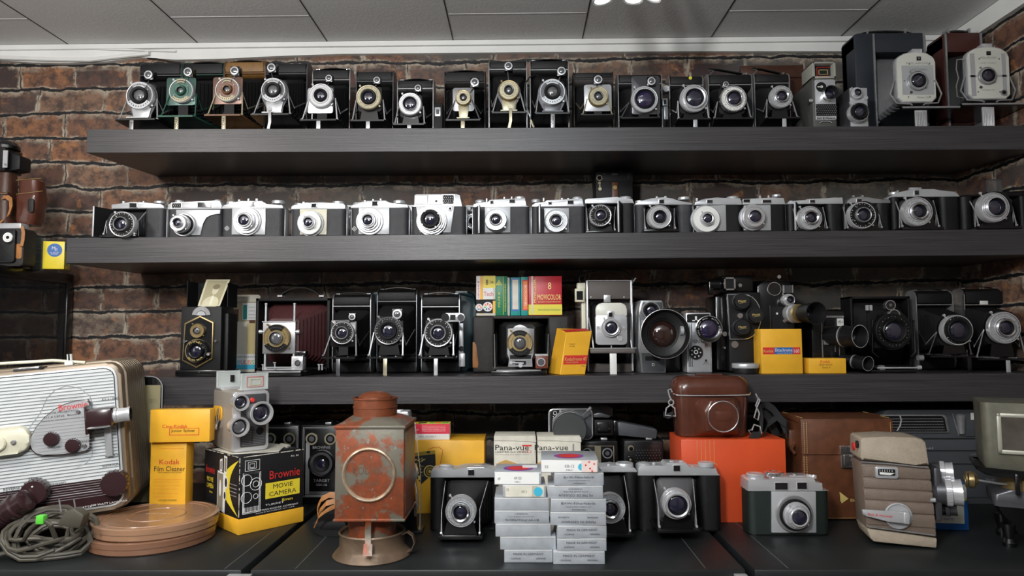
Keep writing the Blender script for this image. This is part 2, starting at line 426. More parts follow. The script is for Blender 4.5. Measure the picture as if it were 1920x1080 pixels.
def part(b, name, par, label=None, ren=True):
    if name in PLURAL:
        b.bm.faces.index_update(); cl = clusters(b.bm)
        name = PLURAL[name] if (len(cl) > 1 or name == 'shoe_and_buttons') else name
        if len(cl) > 1:
            first = None
            for g in cl:
                nb = B(*b.mats); mp = {}
                for f in g:
                    for v in f.verts:
                        if v not in mp: mp[v] = nb.bm.verts.new(v.co)
                    nb._fc([mp[v] for v in f.verts], f.material_index)
                o = _one(nb, name, par, label); first = first or o
            b.bm.free(); return first
    return _one(b, name, par, label)
def _one(b, name, par, label=None):
    o = _obj(b, name); I = INV[par.name]; o.data.transform(I); o.parent = par; INV[o.name] = I
    if label: o['label'] = label
    return o
def solo(b, name, label=None, cat=None, group=None, kind=None):
    o = _obj(b, name); vs = [v.co for v in o.data.vertices]
    c = Vector(((min(v.x for v in vs)+max(v.x for v in vs))/2, (min(v.y for v in vs)+max(v.y for v in vs))/2, min(v.z for v in vs)))
    o.data.transform(Matrix.Translation(-c)); o.location = c; INV[o.name] = Matrix.Translation(-c)
    if kind: o['kind'] = kind
    else: o['label'] = label; o['category'] = cat
    if group: o['group'] = group
    return o
def struct(b, name): return solo(b, name, kind='structure')
# ------------------------------------------------------------ the room
XL, YN = -2.6, -2.6
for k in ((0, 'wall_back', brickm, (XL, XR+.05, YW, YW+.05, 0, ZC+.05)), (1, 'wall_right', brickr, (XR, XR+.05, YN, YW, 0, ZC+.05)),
          (2, 'wall_left', roomm, (XL-.05, XL, YN, YW+.05, 0, ZC+.05)), (3, 'wall_front', roomm, (XL, XR, YN-.05, YN, 0, ZC+.05)),
          (4, 'floor', floorm, (XL, XR, YN, YW, -.05, 0)), (5, 'ceiling', ceilm, (XL-.05, XR+.05, YN-.05, YW+.05, ZC, ZC+.05))):
    b = B(k[2]); b.box(*k[3]); o = _obj(b, k[1]); o['kind'] = 'structure'
b = B(plast)
for k in ((-1.70, -.10, .86, .90), (-1.70, -.10, 2.00, min(2.04, ZC-.01)), (-1.70, -1.66, .90, 2.00), (-.14, -.10, .90, 2.00)): b.box(XL+.001, XL+.03, k[0], k[1], k[2], k[3])
struct(b, 'window_1')  # unseen frame, added around the area lamp as its surround
# ceiling joints
jm = mat('dark_joint', (.03, .03, .03), .7); jw = mat('pale_joint', (.62, .62, .62), .6)
ups = [W(x, 76, YW).x for x in (138, 378, 617.7, 851, 1090.5, 1329, 1570)]
b = B(jm)
for x in ups: b.box(x-.0012, x+.0012, YN, YW-.012, ZC-.0008, ZC+.001)
struct(b, 'trim_1')
b = B(jw)
ups2 = [ups[0]-.29] + ups
for i in range(0, 7, 2):
    y = WZ(977, 25, ZC).y
    for k in range(4): b.box(ups2[i]+.003, ups2[i+1]-.003, y-.0012-k*.62, y+.0012-k*.62, ZC-.0008, ZC+.001)
for i in range(1, 7, 2):
    for k in range(4): b.box(ups2[i]+.003, ups2[i+1]-.003, y-.312-k*.62, y-.3096-k*.62, ZC-.0008, ZC+.001)
struct(b, 'trim_2')
# white board along the top of the wall, loose and sagging at the left
b = B(plast)
pts = [(-400, 112), (-200, 113), (0, 113), (60, 117), (130, 118), (200, 115), (260, 107), (330, 112), (420, 110), (520, 105), (640, 101), (850, 99), (1100, 97), (1300, 96), (1560, 96), (1800, 96)]
top = [(W(x, 70, YW-.012).x, ZC-.0015) for x in (1800, -400)]
b.prism([(W(x, y, YW-.012).x, W(x, y, YW-.012).z) for x, y in pts] + top, YW-.012, YW-.0005, 'y', 0)
b.box(W(-400, 76, YW-.02).x, XR-.001, YW-.020, YW-.012, ZC-.012, ZC-.001)
struct(b, 'trim_3')
b = B(plast)   # loose cable cover lying over the left part
b.tube([W(x, y, YW-.016) for x, y in ((-300, 86), (0, 88), (110, 88), (200, 92), (290, 95), (330, 96))], .0022, 8)
b.tube([W(x, y, YW-.018) for x, y in ((-300, 108), (0, 108), (90, 111), (170, 112), (240, 104), (280, 100))], .005, 8)
struct(b, 'trim_4')
b = B(plast)   # board along the right wall
b.box(XR-.012, XR-.0005, YN, YW-.013, ZC-.040, ZC-.001)
struct(b, 'trim_5')
# ------------------------------------------------------------ shelves and counter
SH = {}
def shelf(i, pl, pr, bl, yb, lab, t=.05):
    L = W(*pl, YS); R = W(*pr, YS); k = (R.z-L.z)/(R.x-L.x)
    zf = lambda x: L.z + k*(x-L.x)
    SH[i] = zf
    xl = L.x; xr = XR-.002; b = B(shelfm)
    zb = lambda x, y: zf(x)-t + yb*(y-YS)/(YW-YS)
    V = [b._v((x, y, z)) for x, y, z in ((xl, YS, zf(xl)), (xr, YS, zf(xr)), (xr, YW-.001, zf(xr)), (xl, YW-.001, zf(xl)),
         (xl, YS, zf(xl)-t), (xr, YS, zf(xr)-t), (xr, YW-.001, zf(xr)-t+yb), (xl, YW-.001, zf(xl)-t+yb))]
    for q in ((0, 1, 2, 3), (4, 5, 6, 7), (0, 1, 5, 4), (1, 2, 6, 5), (2, 3, 7, 6), (3, 0, 4, 7)): b._fc([V[j] for j in q], 0)
    bmesh.ops.bevel(b.bm, geom=list(b.bm.edges), offset=.0008, segments=1, affect='EDGES')
    solo(b, 'floating_shelf', lab, 'shelf', 'floating shelves on the brick wall')
shelf(1, (163, 242.5), (1900, 235.5), 0, .014, 'topmost dark wood-grain floating shelf, nearest the ceiling', .046)
shelf(2, (125, 446), (1900, 429.5), 0, .003, 'middle dark wood-grain floating shelf holding silver compact cameras', .049)
shelf(3, (285, 708.5), (1900, 700), 0, 0, 'lowest dark wood-grain floating shelf, just above the counter', .051)
gx = [-1.45, -.385, .313, .984]
yf = WZ(977, 1068).y
for i, lab in enumerate(('black counter cabinet at left, under the striped projector', 'black counter cabinet in the middle, under the rusty lantern', 'black counter cabinet at right, under the tan movie camera')):
    t = thing('counter_cabinet', lab, 'cabinet', ((gx[i]+gx[i+1])/2, 1.2, 0), 0, 'black counter cabinets under the shelves')
    a, c = gx[i]+(.006 if i else 0), gx[i+1]-(.006 if i < 2 else 0)
    b = B(tablem); b.box(a, c, yf, YW-.002, TZ-.022, TZ, 0, .003); part(b, 'counter_top', t)
    b = B(bmatte); b.box(a+.003, c-.003, yf+.012, YW-.003, .03, TZ-.0225); part(b, 'carcass', t)
    b = B(mat('scribed_line', (.09, .09, .09), .5))
    for x in ((gx[1]-.031,) if i == 0 else (gx[1]+.068, gx[2]-.060) if i == 1 else (gx[2]+.054,)):
        b.box(x-.0006, x+.0006, yf+.004, YW-.01, TZ-.0002, TZ+.0002)
    part(b, 'seam', t, 'thin scribed line across the black top')
    if i < 2:
        b = B(satin); x = c-.014; b.box(x-.003, x+.030 if i == 0 else x+.014, yf-.016, yf-.0005, TZ-.020, TZ-.005, 0, .001); part(b, 'bracket', t, 'pale metal bracket at the front corner')
# ceiling spotlights
t = thing('ceiling_spotlight', 'ceiling spotlight bar with glowing white bulbs, at the top of the picture', 'lamp', (W(1160, 0, 1.15).x, 1.12, ZC))
b = B(satin); c0 = W(1130, 2, 1.15); c1 = W(1215, 2, 1.15); b.box(c0.x-.04, c1.x+.05, 1.09, 1.11, ZC-.030, ZC-.001, 0, .003); part(b, 'bar', t)
for px, py, dx in ((1130, 2, -.15), (1187, 0, .1), (1222, -6, .45)):
    c = W(px, py, 1.15); r = Matrix.Rotation(dx, 3, 'Y')
    b = B(satin, wh); b.lathe(c, [(.006, .055), (.011, .04), (.017, .012), (.0175, 0), (.014, .001, 1), (.012, .01, 1)], 'z', 24, 0, r)
    b.tube([c + r @ Vector((0, 0, .05)), (c.x, 1.10, ZC-.025)], .004)
    h = part(b, 'lamp_head', t)
    b = B(glow); b.lathe(c, [(.011, .007), (.0105, .002), (.007, -.001), (0, -.002)], 'z', 20, 0, r); part(b, 'bulb', h, 'glowing white bulb')
# ------------------------------------------------------------ camera builders
# shutter styles: rim, face, bezel materials, glass fraction, step fraction, tick count, tick material, glass
ST = {
 'silver': (bright, satin, chrome, .40, .58, 24, blackp, glassm),
 'silverring': (bright, bright, bmatte, .36, .52, 0, blackp, glassm),
 'white': (chrome, wh, chrome, .46, .60, 40, blackp, glassm),
 'black': (chrome, bpaint, bmatte, .44, .60, 30, whitep, glassm),
 'allblack': (bmatte, bpaint, bpaint, .50, .66, 26, grayp, glassm),
 'blacksilver': (bright, bmatte, steel, .42, .56, 28, whitep, glassm),
 'kodaksilver': (bright, dksteel, bmatte, .40, .62, 0, whitep, glassw),
 'oldgold': (gold, gold, bmatte, .40, .60, 20, blackp, glassm),
 'gold': (brass, gold, dksteel, .28, .46, 24, blackp, glassw),
 'brass': (brass, brass, steel, .42, .48, 0, blackp, glassw),
 'violet': (bright, satin, bmatte, .62, .72, 30, blackp, glassp),
 'green': (satin, greenf, greenb, .22, .42, 0, whitep, glassw),
 'rose': (satin, brownf, brownb, .22, .42, 0, whitep, glassw),
 'bigglass': (bright, bright, bright, .52, .62, 0, blackp, glassm),
 'bigblack': (bright, bmatte, bmatte, .56, .78, 40, whitep, glassm),
 'instant': (steel, satin, bmatte, .62, .70, 30, darkp, glassm),
 'silvertube': (bright, satin, bright, .60, .80, 30, blackp, glassm),
}
def shutter(T, px, py, R, Y, style, prot=.016, name='shutter', plates=None, deep=0, txt=None):
    """front face of the shutter centred on a pixel, its back standing on plane Y"""
    rim, face, bez, g, step, nt_, tm, gm = ST[style]
    yf = Y-prot; c = W(px, py, yf); r = R*yf/F; p = prot; y0 = yf
    b = B(rim, face, bez, bmatte, tm)
    b.lathe((c.x, 0, c.z), [(r*.90, y0+p, 0), (r, y0+p*.9, 0), (r, y0+p*.42, 0), (r*.955, y0+p*.32, 0), (r*.90, y0+p*.33, 0), (r*.895, y0+p*.42, 3), (r*.885, y0+p*.42, 3), (r*.88, y0+p*.36, 1), (r*(step*.45+.45), y0+p*.36, 1), (r*(step*.45+.445), y0+p*.40, 3), (r*(step*.45+.435), y0+p*.40, 3), (r*(step*.45+.43), y0+p*.33, 1), (r*(step+.02), y0+p*.33, 1), (r*step, y0+p*.38, 3),
        (r*step, y0+p*.06, 2), (r*(step-.04), y0, 2), (r*(g+.05), y0+p*.05, 2), (r*g, y0+p*.30, 3), (r*g*.96, y0+p*.32, 3)], 'y', 40)
    yt = y0+p*.33-.0004; rm = r*(step+.88)/2
    if nt_:
        for i in range(nt_):
            if i % 6 == 5: continue
            a = 2*pi*i/nt_; L = r*(.88-step)*(.16 if i % 2 else .26); wd = r*.011
            u = Vector((cos(a), 0, sin(a))); v = Vector((-sin(a), 0, cos(a))); o = Vector((c.x, yt, c.z))+u*r*(.84 if i % 2 else .81)
            b._fc([b._v(o+u*L*s+v*wd*k) for s, k in ((-.5, -1), (.5, -1), (.5, 1), (-.5, 1))], 4)
    for i in range(4):
        a = .6+i*pi/2; b.cyl((c.x+rm*cos(a), 0, c.z+rm*sin(a)), r*.035, yt-.0008, yt+.0004, 'y', 8, 0)
    S = part(b, name, T)
    b = B(rim)   # cocking lever and release
    a0 = 2.2; v = Vector((cos(a0), 0, sin(a0))); o = Vector((c.x, y0+p*.7, c.z))
    b.tube([o+v*r*.9, o+v*r*1.12, o+v*r*1.2+Vector((0, -.002, .001))], r*.045, 6); b.cyl(o+v*r*1.2, r*.085, -.002, .001, 'y', 10)
    a0 = 5.6; v = Vector((cos(a0), 0, sin(a0))); b.tube([o+v*r*.9, o+v*r*1.1], r*.04, 6); b.cyl(o+v*r*1.1, r*.07, -.002, .001, 'y', 10)
    part(b, 'lever', S)
    b = B(gm); rg = r*g*.97; yg = y0+p*.30
    b.lathe((c.x, 0, c.z), [(rg, yg), (rg*.93, yg-rg*.05), (rg*.75, yg-rg*.125), (rg*.5, yg-rg*.185), (rg*.25, yg-rg*.218), (0, yg-rg*.228)], 'y', 32)
    part(b, 'lens_glass', S)
    if plates:
        b = B(plates, blackp)
        for a0, a1, r0, r1 in (((pi*.36, pi*.64, .66, .95), (pi*1.22, pi*1.78, .68, .93)) if style in ('green', 'rose') else ((pi*.30, pi*.70, .60, .98), (pi*1.18, pi*1.82, .66, 1.0))):
            b.sector(c.x, c.z, yt-.0012, yt, r*r0, r*r1, a0, a1, 0, 12)
            n = 9
            for i in range(n):
                a = a0+(a1-a0)*(i+.5)/n; u = Vector((cos(a), 0, sin(a))); v = Vector((-sin(a), 0, cos(a))); o = Vector((c.x, yt-.0014, c.z))+u*r*(r0+r1)/2
                b._fc([b._v(o+u*r*.05*s+v*r*.03*k) for s, k in ((-1, -1), (1, -1), (1, 1), (-1, 1))], 1)
        part(b, 'dial_plate', S)
    return S
def knob(b, px, pyt, w, h, Y, dep, m=0, n=28):
    """round knob standing on a top plate: px,pyt = top centre of its front, w px wide, h px high"""
    a = W(px, pyt, Y); r = w/2*Y/F; hh = h*Y/F
    b.lathe((a.x, Y+dep, 0), [(r*.9, a.z-hh, m), (r, a.z-hh*.9, m), (r, a.z-hh*.2, m), (r*.92, a.z, m), (r*.5, a.z, m), (r*.45, a.z-.0006, m), (0, a.z-.0006, m)], 'z', n)
def folder(lab, sh, body, panel, bed, lens, style, Yb=1.41, Yf=1.318, depth=.040, bm_=leather, lm=leather, edge=chrome, plate=None, board=bpaint, finder=None, foot=None,
           plates=None, skirt=None, strut=steel, handle=0, belm=bellm, bedm=bpaint, grp='vertical folding cameras on the top shelf', name='folding_camera', footm=steel, zb=None, prot=.016, np_=8, stand=True, bedt=.0032):
    """vertical folding camera. body=(x0,x1,ytop) px at Yb; panel = px height of the panel over the opening; bed=(x0,x1,y) px at Yf; lens=(x,y,R)"""
    x0, x1, yt = body; a = W(x0, yt, Yb); c = W(x1, yt, Yb); X0, X1 = a.x, c.x; zt = (a.z+c.z)/2; xc = (X0+X1)/2
    zb = (sh(xc) if zb is None else zb)+.0003
    T = thing(name, lab, 'camera', (xc, Yb+depth/2, zb), 0, grp)
    ph = panel*Yb/F; h = zt-zb; e = .0016
    zbed = W((bed[0]+bed[1])/2, bed[2], Yf).z; zlow = max(zb+.006, min(zbed-.001, zb+.02))
    # body: back slab with two rounded spool ends, cheeks at the sides
    b = B(bm_); rr = depth*.42
    b.prism(rrect(Yb, Yb+depth, zt-max(ph, rr*2.05), zt, min(rr, max(ph, rr*2.05)*.48), 5), X0+e, X1-e, 'x', 0)
    b.prism(rrect(Yb+.002, Yb+depth, zb, zlow+.004, min(.004, (zlow+.004-zb)*.4), 3), X0+e, X1-e, 'x', 0)
    b.box(X0+e, X1-e, Yb+depth*.62, Yb+depth, zb+.003, zt-.004)
    part(b, 'body', T)
    b = B(edge)   # metal frames at both sides of the body
    for xa, xb in ((X0, X0+e), (X1-e, X1)):
        b.prism(rrect(Yb-.001, Yb+depth+.001, zb, zt+.001, rr*.9, 5), xa, xb, 'x', 0)
    b.box(X0+e, X1-e, Yb-.0012, Yb-.0002, zt-ph-.001, zt-ph+.0004)
    part(b, 'side_frame', T)
    b = B(lm)
    b.box(X0+.004, X1-.004, Yb-.0016, Yb-.0003, zt-ph+.003, zt-min(ph*.35, .006), 0, .0005); part(b, 'top_panel', T)
    # lens and its board
    lx, ly, R = lens; Yl = Yf+.020; cl = W(lx, ly, Yl-prot); r = R*(Yl-prot)/F
    b = B(belm); ztop = zt-ph-.003; zc = (ztop+zbed+.003)/2; hw = (X1-X0)/2-.004
    bw = min(r*.95, hw*.8)
    b.bellows((xc, zc, hw, (ztop-zbed-.003)/2, Yb+depth*.6), (cl.x, cl.z, bw, min(bw*1.05, cl.z-zbed-.004), Yl+.003), np_, .0030); part(b, 'bellows', T)
    b = B(board)
    kind = plate or 'round'
    zbb = zbed+.003
    if kind == 'round':
        b.cyl((cl.x, 0, cl.z), r*1.02, Yl, Yl+.003, 'y', 36)
        b.prism([(cl.x-r*.75, zbb), (cl.x+r*.75, zbb), (cl.x+r*.55, cl.z-r*.6), (cl.x-r*.55, cl.z-r*.6)], Yl, Yl+.0025)
    elif kind == 'oval':
        n = 16; P = [(cl.x+r*1.12*cos(pi*i/n), cl.z+r*1.12*sin(pi*i/n)) for i in range(n+1)]
        P = [(cl.x+r*.62, zbb)] + [(cl.x+r*.70, cl.z-r*1.25), (cl.x+r*1.12, cl.z-r*.4)] + P + [(cl.x-r*1.12, cl.z-r*.4), (cl.x-r*.70, cl.z-r*1.25), (cl.x-r*.62, zbb)]
        b.prism(P, Yl, Yl+.003)
    else:
        px0, px1, py0, py1 = kind; q = W(px0, py0, Yl); s = W(px1, py1, Yl)
        b.rr(q.x, s.x, s.z, q.z, .004, Yl, Yl+.003, 0, .0006)
        b.mats.append(bmatte); b.box(cl.x-r*.4, cl.x+r*.4, Yl+.001, Yl+.003, zbb, s.z+.002, 1)
    BD = part(b, 'lens_board', T)
    if skirt:
        b = B(skirt); b.prism([(cl.x-r*.50, zbb+.001), (cl.x+r*.50, zbb+.001), (cl.x+r*.72, cl.z-r*.82), (cl.x-r*.72, cl.z-r*.82)], Yl-.0022, Yl-.0004, 'y', 0, .0004)
        b.box(cl.x-r*.8, cl.x+r*.8, Yf+.004, Yf+.010, zbb-.0005, zbb+.0018)
        part(b, 'nameplate', T)
    shutter(T, lx, ly, R, Yl, style, prot, plates=plates)
    # bed, runners, struts, foot
    p0 = W(bed[0], bed[2], Yf).x; p1 = W(bed[1], bed[2], Yf).x
    b = B(bedm, strut)
    b.prism([(p0+.002, Yf), (p1-.002, Yf), (p1, Yf+.004), (X1-.003, Yb+.004), (X0+.003, Yb+.004), (p0, Yf+.004)], zbed-bedt, zbed, 'z', 0)
   
    for x in (cl.x-r*.55, cl.x+r*.55): b.box(x-.0012, x+.0012, Yf+.006, Yb+.01, zbed, zbed+.0014, 1)
    part(b, 'bed', T)
    for x, X in ((p0+.003, X0+.005), (p1-.003, X1-.005)):
        b = B(strut)
        zs = min(zbed+.022, cl.z)
        sx = 1 if x > cl.x else -1; xi = cl.x+sx*min(abs(x-cl.x)*.96, r*1.08)
        b.strap([(x, Yf+.012, zbed+.001), (xi, Yf+.020, cl.z-r*.1)], .0024, .0010, (1, 0, .2)); b.strap([(xi, Yf+.020, cl.z-r*.1), (x+(X-x)*.25, Yf+.034, zs)], .0020, .0010, (0, 0, 1))
        b.strap([(x+(X-x)*.25, Yf+.034, zs), (X, Yb+.004, zs+(ztop-zs)*.35)], .0026, .0012, (0, 0, 1))
        b.cyl((x, Yf+.012, zbed+.003), .0022, -.002, .002, 'x', 10)
        part(b, 'strut', T)
    if foot:
        fx, st = foot; fX = W(fx, bed[2], Yf).x; zf = sh(fX)+.0004; b = B(footm, blackp)
        if st == 'curve':
            b.strap([(fX, Yf-.001, zbed+.010), (fX+.001, Yf-.0035, zbed+.002), (fX+.001, Yf-.002, (zbed+zf)/2), (fX-.003, Yf-.001, zf)], .0055, .0012)
            b.cyl((fX, Yf-.002, zbed+.008), .005, -.001, .001, 'y', 14)
        else:
            b.box(fX-.0038, fX+.0038, Yf+.001, Yf+.0025, zf, zbed-bedt, 0, .0003)
            if st == 'text':
                M = Matrix.Translation((fX, Yf+.0006, (zf+zbed-bedt)/2)) @ Matrix.Rotation(pi/2, 4, 'X') @ Matrix.Rotation(pi/2, 4, 'Z')
                b.text('KODAK', M, (zbed-bedt-zf)*.86, .006, 1)
        part(b, 'foot_stand', T)
    if finder:
        fx, fy, fr = finder; q = W(fx, fy, Yl-.008); r_ = fr*Yl/F
        b = B(bpaint, satin, glassw)
        b.box(q.x-r_*.95, q.x+r_*.95, Yl-.006, Yl+.010, q.z-r_*1.0, q.z+r_*1.05, 0, .001)
        b.lathe((q.x, 0, q.z), [(r_*.8, Yl-.006, 1), (r_*.9, Yl-.0085, 1), (r_*.62, Yl-.0088, 1), (r_*.60, Yl-.0075, 0), (r_*.3, Yl-.009, 2), (0, Yl-.0093, 2)], 'y', 20)
        b.tube([(q.x-r_*.2, Yl, q.z-r_*.8), (cl.x+(q.x-cl.x)*.6, Yl+.001, cl.z+r*.85)], .0016, 6, 0)
        part(b, 'viewfinder', T)
    if handle:
        b = B(bpaint, edge); w_ = (X1-X0)
        if handle == 1:   # flat strap on the top
            b.strap([(xc+w_*.38*t, Yb+depth*.5, zt+.0016+.0035*(1-t*t)) for t in (-1, -.6, -.2, .2, .6, 1)], .010, .0012, (0, 1, 0))
            for s in (-1, 1): b.box(xc+s*w_*.40-.004, xc+s*w_*.40+.004, Yb+depth*.3, Yb+depth*.7, zt+.0008, zt+.0026, 1, .0004)
        else:             # one end lifted
            b.tube([(xc+w_*(-.42), Yb+.02, zt+.002), (xc-w_*.30, Yb+.02, zt+.012), (xc-w_*.44, Yb+.02, zt+.014)], .0008, 6, 1)
            b.strap([(xc-w_*.44, Yb+.02, zt+.015), (xc-w_*.2, Yb+.02, zt+.0135), (xc+w_*.1, Yb+.02, zt+.008), (xc+w_*.34, Yb+.02, zt+.004)], .008, .0022, (0, 1, 0))
            b.tube([(xc+w_*.30, Yb+.02, zt+.004), (xc+w_*.46, Yb+.02, zt+.006), (xc+w_*.42, Yb+.02, zt+.0015)], .0008, 6, 1)
        part(b, 'carry_strap', T)
    return T
def compact(lab, sh, body, top, style, lens, Yf=1.335, depth=.038, lea=graylea, tm=satin, plate=None, windows=(), knobs=(), base=None, prot=.022, mount=None, doors=(), grp='silver compact cameras on the middle shelf',
            name='compact_camera', fold=None, bits=(), zb=None, sel=None, mark=None, round_=.010, bot=True, trim=True, bpm=None):
    """body=(x0,x1,y leather top); top = outline of the top plate in px (upper edge, left to right)"""
    x0, x1, yl = body; a = W(x0, yl, Yf); c = W(x1, yl, Yf); X0, X1 = a.x, c.x; zl = (a.z+c.z)/2; xc = (X0+X1)/2
    zb = (sh(xc) if zb is None else zb)+.0003
    T = thing(name, lab, 'camera', (xc, Yf+depth/2, zb), 0, grp)
    def foot(x0, x1, y0, y1, r): return [(u, v) for u, v in rrect(x0, x1, y0, y1, r, 5)]
    b = B(lea, bmatte)
    if not fold:
        b.prism(foot(X0, X1, Yf, Yf+depth, round_), zb+.0025, zl, 'z', 0)
    else:
        fx0 = W(fold[0], yl, Yf).x; fx1 = W(fold[1], yl, Yf).x
        b.prism([p for p in rrect(X0, fx0, Yf, Yf+depth, min(round_, (fx0-X0)*.45), 5)], zb+.0025, zl, 'z', 0)
        b.prism([p for p in rrect(fx1, X1, Yf, Yf+depth, min(round_, (X1-fx1)*.45), 5)], zb+.0025, zl, 'z', 0)
        b.box(fx0-.003, fx1+.003, Yf+depth*.6, Yf+depth, zb+.0025, zl, 1)
        b.box(fx0-.003, fx1+.003, Yf+.002, Yf+depth, zb+.0025, zb+.006, 1)
    part(b, 'body', T)
    b = B(bpm or tm)
    if bot: b.prism(foot(X0+.0005, X1-.0005, Yf+.0005, Yf+depth-.0005, round_), zb, zb+.0025, 'z', 0)
    if trim:   # the camera back shows as a thin metal edge at the side
        for X, s in ((X0, -1), (X1, 1)): b.box(min(X, X+s*.0014), max(X, X+s*.0014), Yf+depth*.30, Yf+depth*.95, zb, zl, 0, .0004)
    part(b, 'base_plate', T)
    b = B(tm)
    P = [(x0, yl)] + list(top) + [(x1, yl)]
    P = [(W(x, y, Yf).x, W(x, y, Yf).z) for x, y in P]
    P[0] = (P[0][0], zl); P[-1] = (P[-1][0], zl)
    b.prism(P, Yf+.001, Yf+depth-.003, 'y', 0, .0016, 2)
    TP = part(b, 'top_plate', T)
    for k in knobs:
        b = B(tm if len(k) < 5 else k[4]); knob(b, k[0], k[1], k[2], k[3], Yf+.004, k[2]/2*Yf/F, 0); part(b, 'knob', T)
    if bits:
        b = B(tm)
        for bx0, bx1, by0, by1 in bits: b.fb(bx0, bx1, by0, by1+1, Yf+.012, .006, 0, .0003)
        part(b, 'shoe_and_buttons', TP)
    for wx0, wx1, wy0, wy1 in windows:
        b = B(bright, winm); b.fb(wx0-1, wx1+1, wy0-1, wy1+1, Yf-.0008, .0025, 0, .0003); b.fb(wx0, wx1, wy0, wy1, Yf-.0011, .002, 1); part(b, 'viewfinder_window', T)
    if sel:
        b = B(bright, bmatte); b.fb(sel[0]-1, sel[1]+1, sel[2]-1, sel[3]+1, Yf-.0006, .002, 0)
        nx = max(3, int((sel[1]-sel[0])/3.6)); ny = max(3, int((sel[3]-sel[2])/2.8)); b.fb(sel[0], sel[1], sel[2], sel[3], Yf-.0009, .002, 1)
        for i in range(nx):
            for j in range(ny):
                cx = sel[0]+(i+.5+.25*(j % 2))*(sel[1]-sel[0])/(nx+.3); cy = sel[2]+(j+.5)*(sel[3]-sel[2])/ny; q = W(cx, cy, Yf-.001)
                b.lathe((q.x, 0, q.z), [(.0009, Yf-.001), (.0006, Yf-.0017), (0, Yf-.0019)], 'y', 6, 0)
        part(b, 'light_meter_cell', T)
    if plate:
        b = B(plate[1] if len(plate) > 1 else tm); b.fp(plate[0], Yf-.003, .0045, 0, .0008); part(b, 'front_plate', T)
    Yl = Yf-.003
    lx, ly, R = lens
    if fold:   # bellows, bed and struts
        Yl = Yf-fold[2]; fx0 = W(fold[0], yl, Yf).x; fx1 = W(fold[1], yl, Yf).x; cl = W(lx, ly, Yl); r = R*Yl/F
        zbd = W(lx, fold[3], Yl-.004).z if len(fold) > 3 and fold[3] else zb+.004
        zbd = max(zbd, zb+.002)
        b = B(fold[4] if len(fold) > 4 and fold[4] else bellm); b.bellows(((fx0+fx1)/2, (zl+zb)/2+.001, (fx1-fx0)/2-.002, (zl-zb)/2-.005, Yf+depth*.6), (cl.x, cl.z, r*.85, r*.85, Yl+.004), 7, .0045); part(b, 'bellows', T)
        b = B(bpaint, bright); b.cyl((cl.x, 0, cl.z), r*.98, Yl, Yl+.004, 'y', 32)
        b.prism([(cl.x-r*1.05, zbd), (cl.x+r*1.05, zbd), (cl.x+r*.8, cl.z-r*.3), (cl.x-r*.8, cl.z-r*.3)], Yl+.001, Yl+.003); part(b, 'lens_board', T)
        b = B(bpaint, bright); b.box(cl.x-r*1.4, cl.x+r*1.4, Yl-.006, Yf+.004, max(zbd-.005, zb), zbd, 0, .0006); part(b, 'bed', T)
        for s, X in ((-1, fx0), (1, fx1)):
            b = B(bright); xx = cl.x+s*r*1.22
            b.strap([(xx, Yl+.002, zbd+.001), (xx, Yl+.010, zbd+(zl-zbd)*.5), ((xx+X)/2, Yf+.004, zl-.006)], .0028, .001, (0, 1, 0)); b.cyl((xx, Yl+.002, zbd+.003), .002, -.0015, .0015, 'x', 10)
            b.strap([(xx, Yl+.012, zbd+.001), (xx, Yl+.010, zbd+(zl-zbd)*.5)], .002, .001, (0, 1, 0))
            part(b, 'strut', T)
    if base and not fold:   # stepped mount behind the shutter: (R, material)
        c2 = W(lx, ly, Yl-prot); b = B(*[q[1] for q in base]); y = Yl; dy = prot*.62/len(base)
        for i, (Rb, mb) in enumerate(base):
            rb = Rb*Yf/F; b.lathe((c2.x, 0, c2.z), [(rb*.96, y+.001, i), (rb, y, i), (rb, y-dy*.8, i), (rb*.97, y-dy, i)], 'y', 40); y -= dy
        part(b, 'lens_mount', T)
        shutter(T, lx, ly, R, y+.0005, style, prot*.38+.002)
    else:
        shutter(T, lx, ly, R, Yl, style, prot)
    for d in doors:   # opened front doors: (hinge px, free px, front offset)
        hx, ex, off = d; A = W(hx, yl, Yf); E = W(ex, yl, Yf-off); b = B(lea, tm, bmatte)
        z0, z1 = zb+.002, zl-.002; v = Vector((E.x-A.x, -off, 0)).normalized(); n_ = Vector((-v.y, v.x, 0))*.0016
        for k, (o1, o2, mm) in enumerate(((Vector((0, 0, 0)), n_, 0), (n_, n_*1.7, 2))):
            b.prism([(A.x+o1.x, Yf+o1.y), (E.x+o1.x, Yf-off+o1.y), (E.x+o2.x, Yf-off+o2.y), (A.x+o2.x, Yf+o2.y)], z0, z1, 'z', mm)
        b.box(E.x-.0014, E.x+.0014, Yf-off-.0012, Yf-off+.0006, z0-.0005, z1+.0005, 1, .0003)
        part(b, 'front_door', T)
    if mark:
        b = B(mark[2] if len(mark) > 2 else whitep); q = W(mark[0], mark[1], Yf-.0004)
        for sc_, in ((1,),):
            L = .0050; t_ = .0005
            for a_ in range(4):
                u = Vector((cos(a_*pi/2), 0, sin(a_*pi/2)))*L; v = Vector((cos((a_+1)*pi/2), 0, sin((a_+1)*pi/2)))*L
                b._fc([b._v(q+u), b._v(q+v), b._v(q+v*(1-t_/L*1.8)), b._v(q+u*(1-t_/L*1.8))], 0)
            b.sector(q.x, q.z, q.y-.0001, q.y, .0009, .0017, .2, 5.6, 0, 10)
        part(b, 'emblem', T)
    return T
def lettering(T, items, m, name='lettering'):
    """items: (text, px, py, w, h, Y[, align])"""
    b = B(m)
    for it in items: b.ft(it[0], it[1], it[2], it[3], it[4], it[5], 0, it[6] if len(it) > 6 else 'c', it[7] if len(it) > 7 else 0)
    return part(b, name, T)
